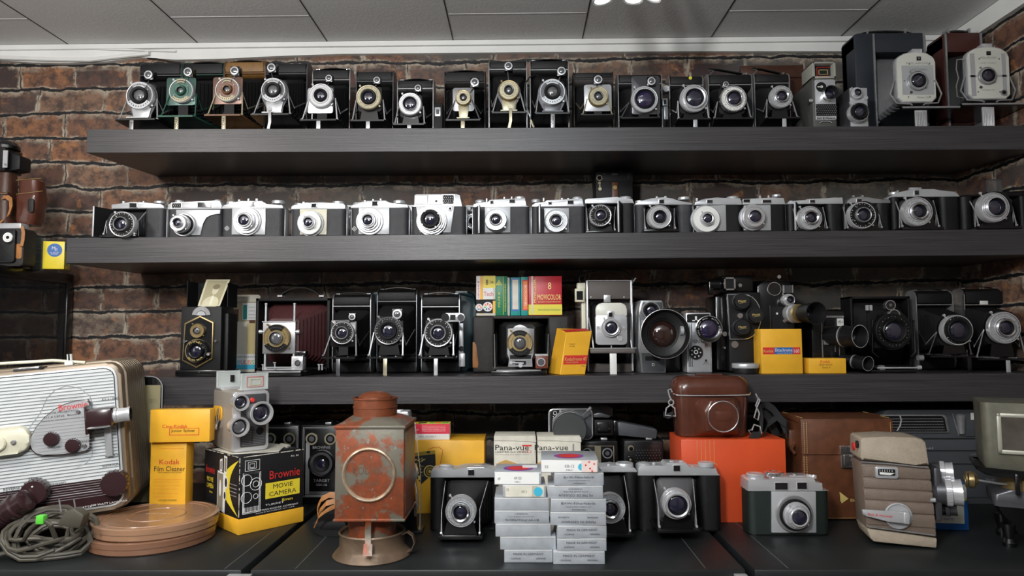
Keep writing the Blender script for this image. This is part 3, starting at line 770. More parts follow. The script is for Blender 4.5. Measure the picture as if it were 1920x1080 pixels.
def carton(name, lab, cat, x0, x1, yt, yb, Y, d, m, grp=None, lines=(), rz=0, zb=None, bev=.0008, patches=(), side_m=None):
    """upright or flat box: px measures of its front face at plane Y; lines = (text, px, py, w, h, mat); patches = (x0,x1,y0,y1,mat)"""
    a = W(x0, yt, Y); c = W(x1, yb, Y); z0 = c.z if zb is None else zb
    piv = (a.x+c.x)/2
    T = thing(name, lab, cat, (piv, Y, z0), 0, grp)
    b = B(m, side_m or m); b.box(a.x, c.x, Y, Y+d, z0, a.z, 0, bev)
    if patches:
        b.mats = [m]+[p[4] for p in patches]
        for i, p in enumerate(patches): 
            q = W(p[0], p[2], Y-.0002*(1+i*.4)); s = W(p[1], p[3], Y-.0002*(1+i*.4)); yy = Y-.0002*(1+i*.4)
            b._fc([b._v((q.x, yy, s.z)), b._v((s.x, yy, s.z)), b._v((s.x, yy, q.z)), b._v((q.x, yy, q.z))], 1+i)
    part(b, 'carton', T)
    ms = {}
    for l in lines: ms.setdefault(l[5].name, []).append(l)
    for k, ls in ms.items():
        b = B(ls[0][5])
        for l in ls: b.ft(l[0], l[1], l[2], l[3], l[4], Y-.0004-.0001*len(patches), 0, l[6] if len(l) > 6 else 'c', l[7] if len(l) > 7 else 0)
        part(b, 'lettering', T)
    if rz: T.rotation_euler = (0, 0, rz)
    return T
# ------------------------------------------------------------ top shelf
s1, s2, s3 = SH[1], SH[2], SH[3]
folder('black folding camera with silver lens ring, leftmost on the top shelf', s1, (263, 341.5, 116), 27, (214, 292, 222), (258.4, 177, 27), 'kodaksilver', finder=(278, 140, 9), foot=(246, 'text'), plates=satin, board=dksteel, plate='oval', skirt=satin, handle=2, edge=dksteel)
folder('dark green folding camera with round green lens face', s1, (343, 421, 115), 27, (293, 363, 216), (336.5, 168, 24), 'green', finder=(352, 134.5, 9), foot=(330.5, 'text'), plates=gold, board=greenf, plate=(313, 366, 146, 197), lm=bm_ if False else leather, edge=greenb, handle=1, bedm=greenb, strut=greenb, footm=gold)
folder('brown folding camera with rose-brown lens face and tan top', s1, (421.5, 498, 112), 27, (381, 452, 214), (423.6, 166, 24), 'rose', finder=(439.5, 132.5, 9), foot=(419, 'text'), plates=gold, board=brownf, plate=(400, 454, 145, 195), bm_=tanb, lm=tanb, edge=brownb, bedm=brownb, strut=gold, handle=1, footm=gold)
folder('black folding camera with curved silver foot, beside the brown one', s1, (498, 577, 115), 25, (468, 543, 212.5), (510, 167, 24), 'kodaksilver', finder=(508.7, 126.6, 9), foot=(506, 'curve'), plates=satin, board=dksteel, plate='oval', skirt=satin, edge=dksteel)
folder('folding camera with broad bright silver lens ring and chrome side rails', s1, (586, 657, 127), 24, (560, 632, 223), (599.6, 177, 24), 'silverring', finder=(616.4, 146.4, 7), foot=(596.6, 'plain'), board=satin, plate=(577, 624, 165, 212), handle=1, strut=bright, footm=satin)
folder('folding camera with dull golden ring around a black lens', s1, (668, 738, 130), 24, (655, 722, 224), (689.6, 180, 24.5), 'oldgold', finder=(706.4, 150, 7), foot=(689.6, 'plain'), edge=dksteel, footm=satin)
folder('small low folding camera with silver ring and wide pale lens', s1, (745, 813, 147), 20, (735, 797, 231), (768, 193, 22.5), 'bigglass', finder=(783.6, 165, 7), foot=(767, 'plain'), handle=1, edge=steel, footm=satin)
folder('worn black folding camera with small brass-rimmed lens on a grey plate', s1, (833, 910, 131), 26, (834, 902, 223), (868, 181, 15), 'gold', finder=(890, 154, 9), foot=(867.7, 'plain'), board=steel, plate=(849, 889, 165, 208), skirt=gold, handle=1, bm_=oldlea, edge=oldlea, footm=gold, strut=dksteel)
folder('tall black folding camera with gold-rimmed lens and gold nameplate', s1, (916, 988, 111), 20, (920, 988, 209), (954, 167, 20), 'gold', finder=(953.4, 123.6, 8.5), foot=(956.5, 'curve'), board=dksteel, plate='oval', skirt=gold, edge=steel, footm=gold)
t10 = folder('tall black folding camera with cable release looping from its shutter', s1, (993, 1066, 110), 22, (1002, 1070, 210.5), (1036, 170, 25), 'kodaksilver', finder=(1052.8, 133, 9), foot=(1036.5, 'text'), plates=satin, board=dksteel, plate='oval', skirt=dksteel, handle=1, edge=steel)
b = B(bpaint, gold)
b.tube([W(x, y, Y) for x, y, Y in ((1014, 152, 1.325), (1012, 144, 1.32), (1003, 141, 1.315), (993, 145, 1.31), (985, 156, 1.31), (983, 175, 1.31), (985, 195, 1.31), (991, 212, 1.31), (996, 226, 1.312))], .0014, 8)
b.tube([W(995.5, 225, 1.312), W(998, 232, 1.312), W(1001, 239, 1.313)], .0022, 8, 1)
part(b, 'cable_release', t10)
folder('square black leather camera with gilt lens on a nickel plate', s1, (1075, 1150, 132), 17, (1090, 1152, 214), (1122.6, 178.5, 19), 'gold', finder=(1121.5, 149, 9), board=satin, plate=(1095, 1147, 159, 208), bm_=oldlea, edge=oldlea, strut=gold, Yf=1.34, foot=None, bedt=.002)
folder('folding camera with rangefinder windows and large violet lens', s1, (1158, 1241, 136), 22, (1163, 1240, 219), (1209.7, 184, 26), 'violet', finder=(1221.6, 152, 8.5), foot=None, board=dksteel, plate=(1184, 1238, 143, 214), handle=0, strut=dksteel, edge=steel)
t = folder('folding camera with round yellow sticker on its top', s1, (1254, 1318, 139), 22, (1272, 1335, 221), (1303, 182, 27), 'silvertube', foot=(1304, 'plain'), edge=chrome, footm=satin, strut=bright)
b = B(lemon); b.fc(1294.5, 146, 3.2, 1.4070, .0008); part(b, 'sticker', t, 'round yellow sticker')
b = B(satin, winm); b.fb(1244, 1253, 184, 224, 1.405, .006, 0, .001); b.fb(1242, 1252, 184, 198, 1.400, .008, 0, .001); b.fb(1244.5, 1249.5, 187, 195, 1.3995, .002, 1); b.fc(1249, 166, 6, 1.415, .02, 0); part(b, 'side_viewfinder', t, 'silver side viewfinder')
folder('folding camera with white lens ring and lifted carrying strap', s1, (1327, 1410, 136), 24, (1340, 1415, 220), (1377.3, 183, 26), 'white', finder=(1361, 158, 6), foot=None, handle=2, edge=steel)
folder('folding camera with plain silver lens, in front of the brown leather case', s1, (1413, 1480, 135), 22, (1438, 1503, 219), (1467, 179, 22), 'silver', foot=(1471, 'plain'), handle=2, edge=steel, footm=satin, strut=steel)
# brown leather case behind
b = B(dbrownl); z0 = s1(.5)+.0004
T = thing('leather_case', 'dark brown leather camera case behind the folding cameras, top shelf', 'case', (W(1447, 121, 1.47).x, 1.50, z0))
a = W(1388, 124, 1.47); c = W(1506, 150, 1.47); b.rr(a.x, c.x, z0, a.z, .012, 1.47, 1.53, 0, .003); part(b, 'body', T)
b = B(dbrownl); b.box(a.x-.001, c.x+.0015, 1.4665, 1.475, W(1440, 146, 1.467).z, a.z+.0006, 0, .003); part(b, 'flap', T)
# small black box viewer between two folding cameras
T = thing('viewfinder_attachment', 'tiny black box with a silver window, between two folding cameras', 'camera accessory', (W(821, 200, 1.36).x, 1.37, s1(-.16)+.0003))
b = B(bmatte); b.fb(813.5, 829.5, 193, 240, 1.36, .02, 0, .001, s1(-.16)+.0003); part(b, 'body', T)
b = B(satin, winm); b.fb(815, 826, 201, 218, 1.3585, .002, 0, .0005); b.fb(818, 823.5, 205, 214, 1.358, .002, 1); part(b, 'window', T)
# box shaped movie camera with silver front
def small_parts(): pass
z0 = s1(.6)+.0004; Y = 1.345
T = thing('movie_camera', 'grey movie camera with silver front, honeycomb meter and top viewfinder', 'camera', (W(1547, 200, Y).x, Y+.05, z0), 0, 'movie cameras on the top shelf')
a = W(1527, 148, Y); c = W(1570, 236, Y); wl = W(1522, 148, Y).x
b = B(steel, mat('grey_leatherette', (.075, .075, .07), .5, bump=(900, .4))); b.box(wl, c.x, Y, Y+.10, z0, a.z, 1, .003); part(b, 'body', T)
b = B(satin); b.frr(1527.5, 1568.5, 149, 225, 3, Y-.0025, .003, 0, .0006); FP = part(b, 'front_plate', T)
b = B(mat('greyed_ivory', (.30, .30, .26), .45), winm, redp, goldp)
a = W(1521, 117.5, Y+.002); c = W(1566, 148, Y+.002); 
for bb in ((a.x, c.x, c.z, c.z+.0045), (a.x, c.x, a.z-.003, a.z), (a.x, a.x+.005, c.z, a.z), (c.x-.004, c.x, c.z, a.z)): b.box(bb[0], bb[1], Y-.002, Y+.05, bb[2], bb[3], 0, .0006)
b.box(a.x+.004, c.x-.003, Y+.012, Y+.05, c.z+.003, a.z-.002, 1)
for (q0, q1, r0, r1, mm) in ((1531, 1559, 126, 143, 2), (1535, 1552, 131, 140, 3)):
    q = W(q0, r0, Y+.011); s = W(q1, r1, Y+.011)
    for k in ((q.x, s.x, q.z-.0007, q.z), (q.x, s.x, s.z, s.z+.0007), (q.x, q.x+.0007, s.z, q.z), (s.x-.0007, s.x, s.z, q.z)): b.box(k[0], k[1], Y+.0105, Y+.012, k[2], k[3], mm)
part(b, 'viewfinder', T)
b = B(bmatte, wh); b.fc(1540, 163, 9.5, Y-.0035, .0015, 0); b.fb(1533, 1541, 162, 163.5, Y-.004, .001, 1); b.fc(1540.5, 162.5, 2.5, Y-.004, .001, 1); part(b, 'dial', FP)
b = B(bmatte, steel); b.fb(1530, 1568, 195, 217, Y-.0032, .001, 0)
for i in range(10):
    for j in range(6):
        q = W(1532+i*3.8+(j % 2)*1.9, 197.2+j*3.5, Y-.0033); b.lathe((q.x, 0, q.z), [(.0010, q.y), (.0006, q.y-.0007), (0, q.y-.0008)], 'y', 6, 1)
part(b, 'light_meter_cell', FP)
lettering(T, [('Bell & Howell', 1549, 221.5, 34, 4.6, Y-.0031)], blackp)
b = B(chrome, hood); q = W(1559.4, 172.5, Y-.026); b.lathe((q.x, 0, q.z), [(.012, Y-.002), (.0125, Y-.010), (.0108, Y-.011), (.0125, Y-.014), (.0133, Y-.022), (.0138, Y-.026), (.0125, Y-.026, 1), (.0115, Y-.012, 1)], 'y', 32)
LB = part(b, 'lens_barrel', T); b = B(glassm); b.lathe((q.x, 0, q.z), [(.0113, Y-.012), (.008, Y-.0145), (0, Y-.016)], 'y', 28); part(b, 'lens_glass', LB)
b = B(chrome); b.fb(1517, 1525, 185, 191, Y-.003, .01, 0, .0008); b.tube([W(x, y, Y-.004) for x, y in ((1537, 231), (1541, 227.5), (1556, 227.5), (1560, 231))], .0007, 6); part(b, 'latch', T)
# narrow two-lens movie camera
T = thing('movie_camera', 'narrow silver movie camera with two lenses, one above the other', 'camera', (W(1610, 200, 1.33).x, 1.37, s1(.64)+.0004), 0, 'movie cameras on the top shelf')
z0 = s1(.64)+.0004; Y = 1.335
b = B(dksteel); q = W(1591, 165, Y); s = W(1627, 230, Y); b.box(q.x, s.x, Y, Y+.07, z0, q.z, 0, .003); b.cyl((q.x-.002, Y+.02, z0+.012), .008, -.003, .002, 'x', 16); part(b, 'body', T)
b = B(satin); b.box(q.x+.001, s.x, Y-.003, Y, z0+.001, q.z-.001, 0, .001); b.fb(1592, 1626, 191, 192.5, Y-.0036, .001, 0); part(b, 'front_plate', T)
shutter(T, 1609, 172.5, 11.5, Y-.003, 'bigglass', .012, 'viewfinder_lens'); shutter(T, 1615, 207, 19, Y-.003, 'bigblack', .022, 'taking_lens')
b = B(satin); b.fc(1623.5, 183, 4.2, Y-.006, .003); part(b, 'button', T)
# two large instant cameras
def instant(lab, lea_, body, pl, lens, bedq, footx, Yb, name_m, stripes, side=True):
    Yf = 1.325; x0, x1, yt = body; a = W(x0, yt, Yb); c = W(x1, yt, Yb); xc = (a.x+c.x)/2; z0 = s1(xc)+.0004; zt = a.z
    T = thing('instant_camera', lab, 'camera', (xc, Yb+.03, z0), 0, 'large instant cameras on the top shelf')
    b = B(lea_); cx = min(c.x, XR-.02)
    b.rr(a.x, cx, W(x0, yt+32, Yb).z-.004, zt, .008, Yb, Yb+.055, 0, .002); b.box(a.x, cx, Yb+.035, Yb+.055, z0, zt-.008); b.box(a.x, cx, Yb, Yb+.05, z0, z0+.012, 0, .002)
    xs = W(x0+35, yt, Yb).x if side else a.x+.004
    b.box(a.x, xs, Yb-.002, Yb+.055, z0+.001, zt-.004, 0, .003)
    part(b, 'body', T)
    b = B(steel)
    for x in (xs, cx-.006): b.box(x, x+.0035, Yb-.004, Yb+.03, z0, zt-.002, 0, .0008)
    part(b, 'side_rail', T)
    b = B(bpaint, steel)
    b.strap([(a.x+.01+(cx-a.x-.02)*k/6, Yb+.02, zt+.001+.009*sin(pi*k/6)**.5) for k in range(7)], .016, .003, (0, 1, 0))
    for k in (.22, .75): b.box(a.x+(cx-a.x)*k, a.x+(cx-a.x)*k+.004, Yb+.010, Yb+.030, zt+.004, zt+.014, 1)
    part(b, 'carry_strap', T)
    Yl = Yf+.03; q = W(pl[0], pl[2], Yl); s = W(pl[1], pl[3], Yl); cx_ = (q.x+s.x)/2; cz = (q.z+s.z)/2
    zbed = W(bedq[0], bedq[2], Yf).z
    b = B(bellgray if side else bellm); X0 = xs+.004; X1 = cx-.008; zt2 = W(x0, yt+32, Yb).z-.006
    b.bellows(((X0+X1)/2, (zt2+zbed)/2, (X1-X0)/2, (zt2-zbed)/2-.002, Yb+.03), (cx_, cz-.004, (s.x-q.x)*.46, (q.z-s.z)*.44, Yl+.012), 8, .0075); part(b, 'bellows', T)
    P = []; wd = s.x-q.x; hh = q.z-s.z; n = 14; arch = hh*.20
    P = [(q.x+wd*.12, s.z), (s.x-wd*.12, s.z), (s.x, s.z+hh*.09)]
    P += [(cx_+wd/2*cos(pi*i/n), q.z-arch+arch*sin(pi*i/n)**.8) for i in range(n+1)] + [(q.x, s.z+hh*.09)]
    b = B(ivory, satin); b.prism(P, Yl, Yl+.014, 'y', 1, .002); P2 = [(cx_+(x-cx_)*.955, cz+(z-cz)*.965) for x, z in P]; b.prism(P2, Yl-.0012, Yl+.001, 'y', 0, .0006)
    FPl = part(b, 'front_plate', T)
    b = B(satin)
    for st in stripes: b.fb(st[0], st[1], st[2], st[3], Yl-.0018, .001, 0)
    part(b, 'grey_panel', FPl)
    b = B(bmatte, glassm, satin); b.fb(lens[0]-5, lens[0]+3, pl[2]+8, pl[2]+15, Yl-.0024, .002, 0); b.fb(lens[0]-3, lens[0]+1, pl[2]+9.5, pl[2]+13, Yl-.0026, .002, 1); part(b, 'viewfinder_window', FPl)
    shutter(T, lens[0], lens[1], lens[2], Yl, 'instant', .010, 'shutter')
    b = B(dksteel); b.fc(lens[0]-15, lens[1]+23, 2.3, Yl-.004, .003)
    for dx, dy in ((-22, -30), (22, -30), (-24, 32), (24, 32), (-33, 2), (33, 2)): b.fc(lens[0]+dx*.85, lens[1]+dy*1.0, 1.0, Yl-.0026, .002)
    part(b, 'screws', FPl)
    if not side: b = B(steel, bmatte); b.fc(pl[1]-13, pl[3]-13, 5.5, Yl-.004, .003, 0); b.fc(pl[1]-13, pl[3]-13, 3.5, Yl-.0045, .003, 1); part(b, 'winder', FPl)
    b = B(bright); q2 = W(lens[0]-3, pl[2]-9, Yl+.01); b.box(q2.x-.010, q2.x+.010, Yl+.012, Yl+.03, q.z-.001, q.z+.012, 0, .001)
    for k in range(6): b.box(q2.x-.009+k*.0033, q2.x-.0075+k*.0033, Yl+.0112, Yl+.0125, q.z, q.z+.009)
    part(b, 'finder_hinge', T)
    b = B(bpaint, steel); p0 = W(bedq[0], bedq[2], Yf).x; p1 = min(W(bedq[1], bedq[2], Yf).x, XR-.004)
    b.prism([(p0, Yf), (p1, Yf), (min(max(p1, X1), XR-.004), Yb+.01), (min(p0, X0), Yb+.01)], zbed-.004, zbed, 'z', 0); b.box(p0, p1, Yf-.001, Yf+.001, zbed-.002, zbed+.0012, 1)
    b.box(cx_-.025, cx_+.02, Yf+.006, Yf+.018, zbed, zbed+.004, 1, .001); part(b, 'bed', T)
    for sx in (-1, 1):
        b = B(steel); xe = cx_+sx*wd*.5
        b.tube([(xe, Yl+.006, cz+.002), (xe+sx*.012, Yl+.004, cz-hh*.32), (xe+sx*.002, Yl, s.z-.001), (cx_+sx*wd*.18, Yl-.001, s.z-.003), (cx_+sx*wd*.14, Yl-.001, s.z-.006)], .0018, 8); part(b, 'strut', T)
    b = B(bright, steel); fX = W(footx, bedq[2], Yf).x; zf = s1(fX)+.0004; b.box(fX-.0115, fX+.0115, Yf+.0005, Yf+.004, zf, zbed-.006, 0, .0008)
    for k in range(7): b.box(fX-.0095+k*.003, fX-.008+k*.003, Yf, Yf+.001, zf+.002, zbed-.010, 1 if side else 0)
    part(b, 'foot_stand', T)
    return T, Yl
T, Yl = instant('large grey instant camera with open bellows and rounded silver front', bluegray, (1600, 1735, 63), (1679, 1757, 98, 192), (1724, 149.5, 19), (1692, 1800, 201), 1727, 1.42, dksteel, ((1690, 1752, 123, 177),))
lettering(T, [('POLAROID', 1721.5, 118.5, 46, 4, Yl-.0016), ('Land Camera', 1722, 129.5, 32, 6, Yl-.0026), ('Model 150', 1731, 182.5, 22, 4, Yl-.0016)], grayp)
T, Yl = instant('large maroon instant camera with striped silver front, far right of the top shelf', maroonb, (1766, 1884, 62), (1811, 1896, 88, 186), (1855, 140, 17), (1804, 1990, 195), 1853, 1.42, dksteel, ((1818, 1831, 100, 180), (1877, 1889, 100, 180), (1818, 1889, 141, 144)), side=False)
lettering(T, [('POLAROID', 1853, 108, 30, 4, Yl-.0016), ('LAND CAMERA', 1853, 118, 30, 2.6, Yl-.0016), ('MODEL 95A', 1854, 168.5, 24, 2.6, Yl-.0016)], grayp)
b = B(chrome); b.tube([W(x, y, 1.35) for x, y in ((1806, 110), (1794, 112), (1793, 130), (1797, 146), (1793, 162), (1795, 182), (1806, 184))], .0012, 6); part(b, 'wire_finder', T)
# ------------------------------------------------------------ middle shelf: silver compact cameras
compact('silver folding compact with its door swung open, leftmost on the middle shelf', s2, (208, 307, 391), ((208, 384), (212, 382), (240, 381), (241, 378), (258, 378), (259, 380), (299, 381), (306, 385)), 'blacksilver', (224, 419, 25), knobs=((230.5, 377, 6, 5), (295, 376, 20, 5)),
        windows=((243, 256, 381, 389),), doors=((210, 176, .035),), fold=(212, 271, .035, 0), bits=((267, 270, 377, 379),), round_=.008)
compact('silver compact with honeycomb light meter and two-tone curved front', s2, (313, 415, 392), ((314, 383), (320, 380), (330, 379), (398, 378), (402, 374), (412, 376), (415, 384)), 'silver', (331, 417, 16), sel=(322, 339, 381, 390), windows=((371, 394, 380, 388),),
        knobs=((333, 374.5, 16, 5), (406, 374, 14, 5)), base=((22, satin), (19, bmatte), (17.5, bright)), prot=.034, plate=([(330, 393), (413, 393), (412, 401), (396, 402), (386, 407), (380, 418), (376, 441), (345, 441), (330, 436)], satin), lea=graylea)
b = B(bright)
compact('silver compact with diamond emblem at lower left, third on the middle shelf', s2, (415, 530, 391), ((416, 386), (421, 383), (438, 381), (446, 376), (492, 376), (499, 384), (527, 383), (530, 386)), 'silvertube', (456, 412, 16), windows=((463, 476, 378, 386),),
        knobs=((431.5, 377, 22, 6), (518, 374.5, 25, 7)), base=((27, satin), (24, bright), (19, bright)), plate=([(435, 390), (498, 390), (497, 440), (434, 440)], satin), mark=(425.5, 428), bits=((464, 467, 372, 377), (479, 483, 372, 377), (446, 450, 374, 377)))
compact('silver compact with broad flat white lens ring, fourth on the middle shelf', s2, (545, 647, 392), ((546, 386), (552, 383), (575, 381), (581, 379), (605, 378), (618, 380), (643, 380), (647, 385)), 'silvertube', (577, 416, 13), windows=((584, 593, 382, 388),),
        knobs=((560, 380.5, 19, 5), (632, 376.5, 24, 6)), base=((25, satin), (23, wh), (22.5, wh)), plate=([(562, 392), (613, 392), (612, 440), (562, 440)], cream), bits=((567, 571, 378, 382),))
compact('silver compact with diamond emblem, beside the big light meter camera', s2, (657, 765, 390), ((658, 385), (664, 382), (679, 380), (687, 376), (724, 375), (731, 382), (762, 382), (765, 385)), 'silvertube', (689, 412, 15), windows=((698, 707.5, 377.5, 385),),
        knobs=((670, 379, 20, 6), (747, 374.5, 24, 7)), base=((26, satin), (22, bright), (18, bright)), plate=([(672.5, 389), (730, 389), (730, 439), (672, 439)], satin), mark=(664.5, 429), bits=((698, 701, 373, 377), (712, 715, 372, 376), (682, 686, 375, 378)))
Tb = compact('big silver compact with wide honeycomb meter panel and black lens face', s2, (771, 873, 387), ((777, 386), (777, 366), (780, 364), (856, 363.5), (862, 366), (866, 387)), 'bigblack', (806, 410, 21), sel=(830, 851, 365.5, 382), windows=((804, 827, 367, 382),),
        base=((29, satin), (26, bright), (23, bright)), prot=.030, plate=([(780, 386.5), (852, 386.5), (845, 436), (787, 436)], satin), Yf=1.345, depth=.045)
b = B(wh); b.fb(779, 801, 367, 382, 1.3435, .002); part(b, 'flash_window', Tb, 'plain white window panel')
b = B(satin, winm); b.fb(804, 828, 366, 383, 1.3430, .001); b.fc(818, 377, 2.2, 1.3425, .001, 1); part(b, 'viewfinder_lens', Tb)
b = B(bmatte, steel); b.fc(844, 391, 3.6, 1.339, .003, 1); b.fc(844, 391, 2.4, 1.3385, .003, 0); part(b, 'screws', Tb)
compact('silver folding compact with chrome cone lens, left of its twin', s2, (886, 993, 388), ((888, 382), (894, 381), (916, 379), (918, 374), (985, 371), (986, 386)), 'silver', (929.4, 411, 20.5), windows=((919.5, 924.5, 377, 381.5), (955, 965, 374, 380)), plate=([(909, 387.5), (957, 387.5), (957, 436), (909, 436)], satin),
        knobs=((900, 374, 19, 6), (975, 367.5, 21, 6)), doors=((890, 898, .032),), base=((21.5, satin), (21, bright)), bits=((911, 914, 371.5, 378), (944, 947, 369, 373), (958, 961, 368.5, 372)), mount=1)
compact('silver folding compact with chrome cone lens and swung out door, right twin', s2, (997, 1097, 387), ((998, 384), (1004, 380), (1022, 379), (1025, 375), (1092, 372), (1094, 386)), 'silver', (1043, 413, 22), windows=((1028, 1034, 379, 383), (1064, 1075, 376, 382)), plate=([(1020, 390), (1067, 390), (1067, 436), (1020, 436)], satin),
        knobs=((1005, 373, 17, 6), (1083, 368.5, 19, 6)), doors=((1006, 1011.5, .034),), base=((22.5, satin), (22, bright)), bits=((1018, 1021, 370.5, 377), (1052, 1056, 371, 374), (1064, 1067, 371, 374)))
compact('open black-fronted compact with round silver-rimmed lens and side door', s2, (1097, 1190, 381), ((1097, 374), (1103, 372), (1158, 369), (1162, 371), (1186, 373), (1188, 380)), 'blacksilver', (1127, 402.5, 21), fold=(1101, 1160, .028, 0), knobs=((1174, 367.5, 24, 8),), doors=((1165, 1159, .033),), lea=leather)
compact('arched-top folding compact with silver lens over a lowered black bed', s2, (1191, 1299, 384), ((1192, 380), (1198, 379), (1210, 376), (1220, 371), (1245, 369.5), (1262, 371), (1274, 378), (1297, 379)), 'silverring', (1238, 405, 23), fold=(1212, 1271, .030, 430), windows=((1236, 1245, 374.5, 381),), knobs=((1201, 375, 18, 5), (1285, 368, 23, 6)), bits=((1230, 1234, 368, 371), (1246, 1250, 367.5, 371)), lea=graylea)
compact('silver compact with big pale lens disc, beside the arched-top one', s2, (1303, 1392, 384), ((1304, 378), (1315, 376), (1322, 372), (1345, 369.5), (1362, 371), (1389, 371), (1391, 380)), 'silvertube', (1327.5, 409, 13.5), windows=((1326, 1336, 375, 380.5),), base=((28, satin), (26, satin), (24.5, wh)), plate=([(1306, 386), (1361, 384), (1362, 433), (1306, 433)], satin),
        knobs=((1377, 367, 23, 7),), lea=leather, bits=((1305, 1309, 371, 377),))
compact('silver compact with two front windows and a tubular silver lens', s2, (1393, 1475, 383), ((1394, 373), (1452, 370), (1470, 371), (1472, 382)), 'bigglass', (1416.5, 405, 20), windows=((1394, 1406, 374, 379), (1430, 1446, 375, 380)), base=((25, satin), (22, bright)), plate=([(1395, 385), (1445, 384), (1446, 432), (1395, 432)], satin), knobs=((1459, 363.5, 17, 5),), lea=leather, bits=((1424, 1427, 367, 371), (1440, 1443, 366, 370)))
compact('folding compact with silver lens and black door opened at its left', s2, (1477, 1583, 382), ((1478, 379), (1492, 376), (1510, 375), (1514, 373), (1580, 370), (1581, 381)), 'silver', (1522.5, 407, 23), fold=(1494, 1551, .030, 0), windows=((1519, 1528, 375, 380),), doors=((1495, 1490, .034),), knobs=((1566, 370, 26, 4), (1485, 376, 10, 4)), lea=leather)
compact('smaller dull silver folding compact with black lens, left of the roof-topped one', s2, (1589, 1671, 381), ((1590, 376), (1595, 371), (1612, 368.5), (1634, 369), (1644, 374), (1670, 374)), 'blacksilver', (1621, 402, 26), fold=(1590, 1644, .030, 428), windows=((1607, 1616, 373, 379),), bits=((1599, 1603, 366, 369), (1616, 1620, 366, 369)), tm=steel, lea=leather)
compact('large roof-topped silver folding camera near the right of the middle shelf', s2, (1672, 1801, 369), ((1673, 366), (1682, 361), (1700, 357), (1712, 354), (1754, 353.5), (1762, 358), (1790, 358), (1797, 363)), 'silver', (1726, 395, 28), fold=(1688, 1764, .034, 426), windows=((1715, 1723, 357, 365),), knobs=((1681, 359, 18, 5),), bits=((1706, 1728, 351.5, 354.5), (1682, 1686, 357, 360)), lea=leather, Yf=1.34)
Tz = compact('black folding camera with raised square frame finder, far right', s2, (1803, 1925, 368), ((1804, 366), (1830, 364), (1870, 360), (1923, 357)), 'bigglass', (1870, 387, 29), fold=(1827, 1913, .034, 424), tm=bpaint, lea=leather, Yf=1.34)
b = B(dksteel, mat('smoked_pane', (.10, .10, .10), .1, alpha=.5)); q = W(1848, 336, 1.35); s = W(1880, 361, 1.35)
for k in ((q.x, s.x, q.z-.0016, q.z), (q.x, s.x, s.z, s.z+.0016), (q.x, q.x+.0016, s.z, q.z), (s.x-.0016, s.x, s.z, q.z)): b.box(k[0], k[1], 1.35, 1.353, k[2], k[3])
b.box(q.x+.001, s.x-.001, 1.351, 1.352, s.z+.001, q.z-.001, 1); part(b, 'frame_finder', Tz)
# back row pieces glimpsed between them
for x0, x1, lab in ((640, 700, 'silver compact half hidden in the back row, behind the fourth and fifth'), (745, 800, 'silver compact half hidden in the back row, left of the meter camera'), (868, 905, 'silver compact half hidden in the back row, right of the meter camera')):
    compact(lab, s2, (x0, x1, 396), ((x0+1, 386), (x0+8, 385), (x1-8, 384), (x1-1, 385)), 'silver', ((x0+x1)/2, 415, 14), Yf=1.44, windows=((x0+14, x0+20, 388, 393),), grp=None, base=((16, satin),))
# black leather box camera under the top shelf
z0 = s2(.16)+.0004; Y = 1.47; q = W(1117, 320, Y); s = W(1187, 370, Y)
T = thing('box_camera', 'black box camera with brown strap, standing behind the silver compacts', 'camera', ((q.x+s.x)/2, Y+.03, z0))
b = B(leather); b.box(q.x, s.x, Y, Y+.07, z0, q.z, 0, .002); part(b, 'body', T)
b = B(bmatte, dksteel); b.box(q.x-.0008, s.x+.0008, Y-.0012, Y+.071, W(1150, 341, Y).z, q.z+.001, 0, .002); b.fb(1131, 1135, 325, 327, Y-.0024, .002, 1); b.fb(1147, 1158, 325, 328, Y-.0024, .002, 1); b.fb(1176, 1181, 325, 336, Y-.0024, .002, 0); part(b, 'lid', T)
b = B(gold, winm); b.fc(1124, 333.5, 5.5, Y-.003, .002, 0); b.fc(1124, 333.5, 4.2, Y-.0035, .002, 1); b.fc(1124, 343, 2.6, Y-.003, .002); b.fc(1125, 354, 3.2, Y-.003, .002); b.fb(1123, 1126, 343, 354, Y-.002, .001); part(b, 'clasp', T)
b = B(tanl, brass); b.fb(1147.5, 1159, 342, 380, Y-.003, .0015, 0, .0005); b.fc(1153, 351.5, 4, Y-.005, .003, 1); part(b, 'strap', T, 'brown strap with a brass stud')
b = B(chrome); q2 = W(1143, 313, Y+.02); b.lathe((q2.x, Y+.03, 0), [(.014, q.z+.001), (.016, q.z+.002), (.013, q.z+.0035), (.0155, q.z+.005), (.014, q.z+.0065), (0, q.z+.007)], 'z', 28); part(b, 'top_knob', T)
# ------------------------------------------------------------ lowest shelf
G3 = 'folding cameras on the lowest shelf'
z3 = lambda x=0: s3(x)+.0004
# twin-lens reflex with hexagonal front
Y = 1.34; a = W(338, 575, Y); c = W(413, 690, Y); z0 = z3(-.6)
T = thing('twin_lens_camera', 'black twin-lens camera with hexagonal gold-edged front and open hood', 'camera', ((a.x+c.x)/2, Y+.04, z0))
b = B(leather, bpaint); b.box(a.x+.002, c.x, Y, Y+.058, z0+.012, a.z, 0, .002); b.box(a.x-.004, c.x+.012, Y-.006, Y+.062, z0, z0+.012, 1, .002); b.box(c.x, c.x+.010, Y+.010, Y+.056, z0+.01, a.z-.012, 0, .004); part(b, 'body', T)
b = B(brass, bpaint)
hexo = [(346, 606), (375, 592), (400, 604), (398, 673), (368, 690), (341, 676)]; hexi = [(348, 608), (375, 594.5), (398, 606), (396, 671), (368, 687), (343, 674)]
b.fp(hexo, Y-.005, .006, 0, .0004); b.fp(hexi, Y-.0056, .002, 1); FP = part(b, 'hexagonal_front', T)
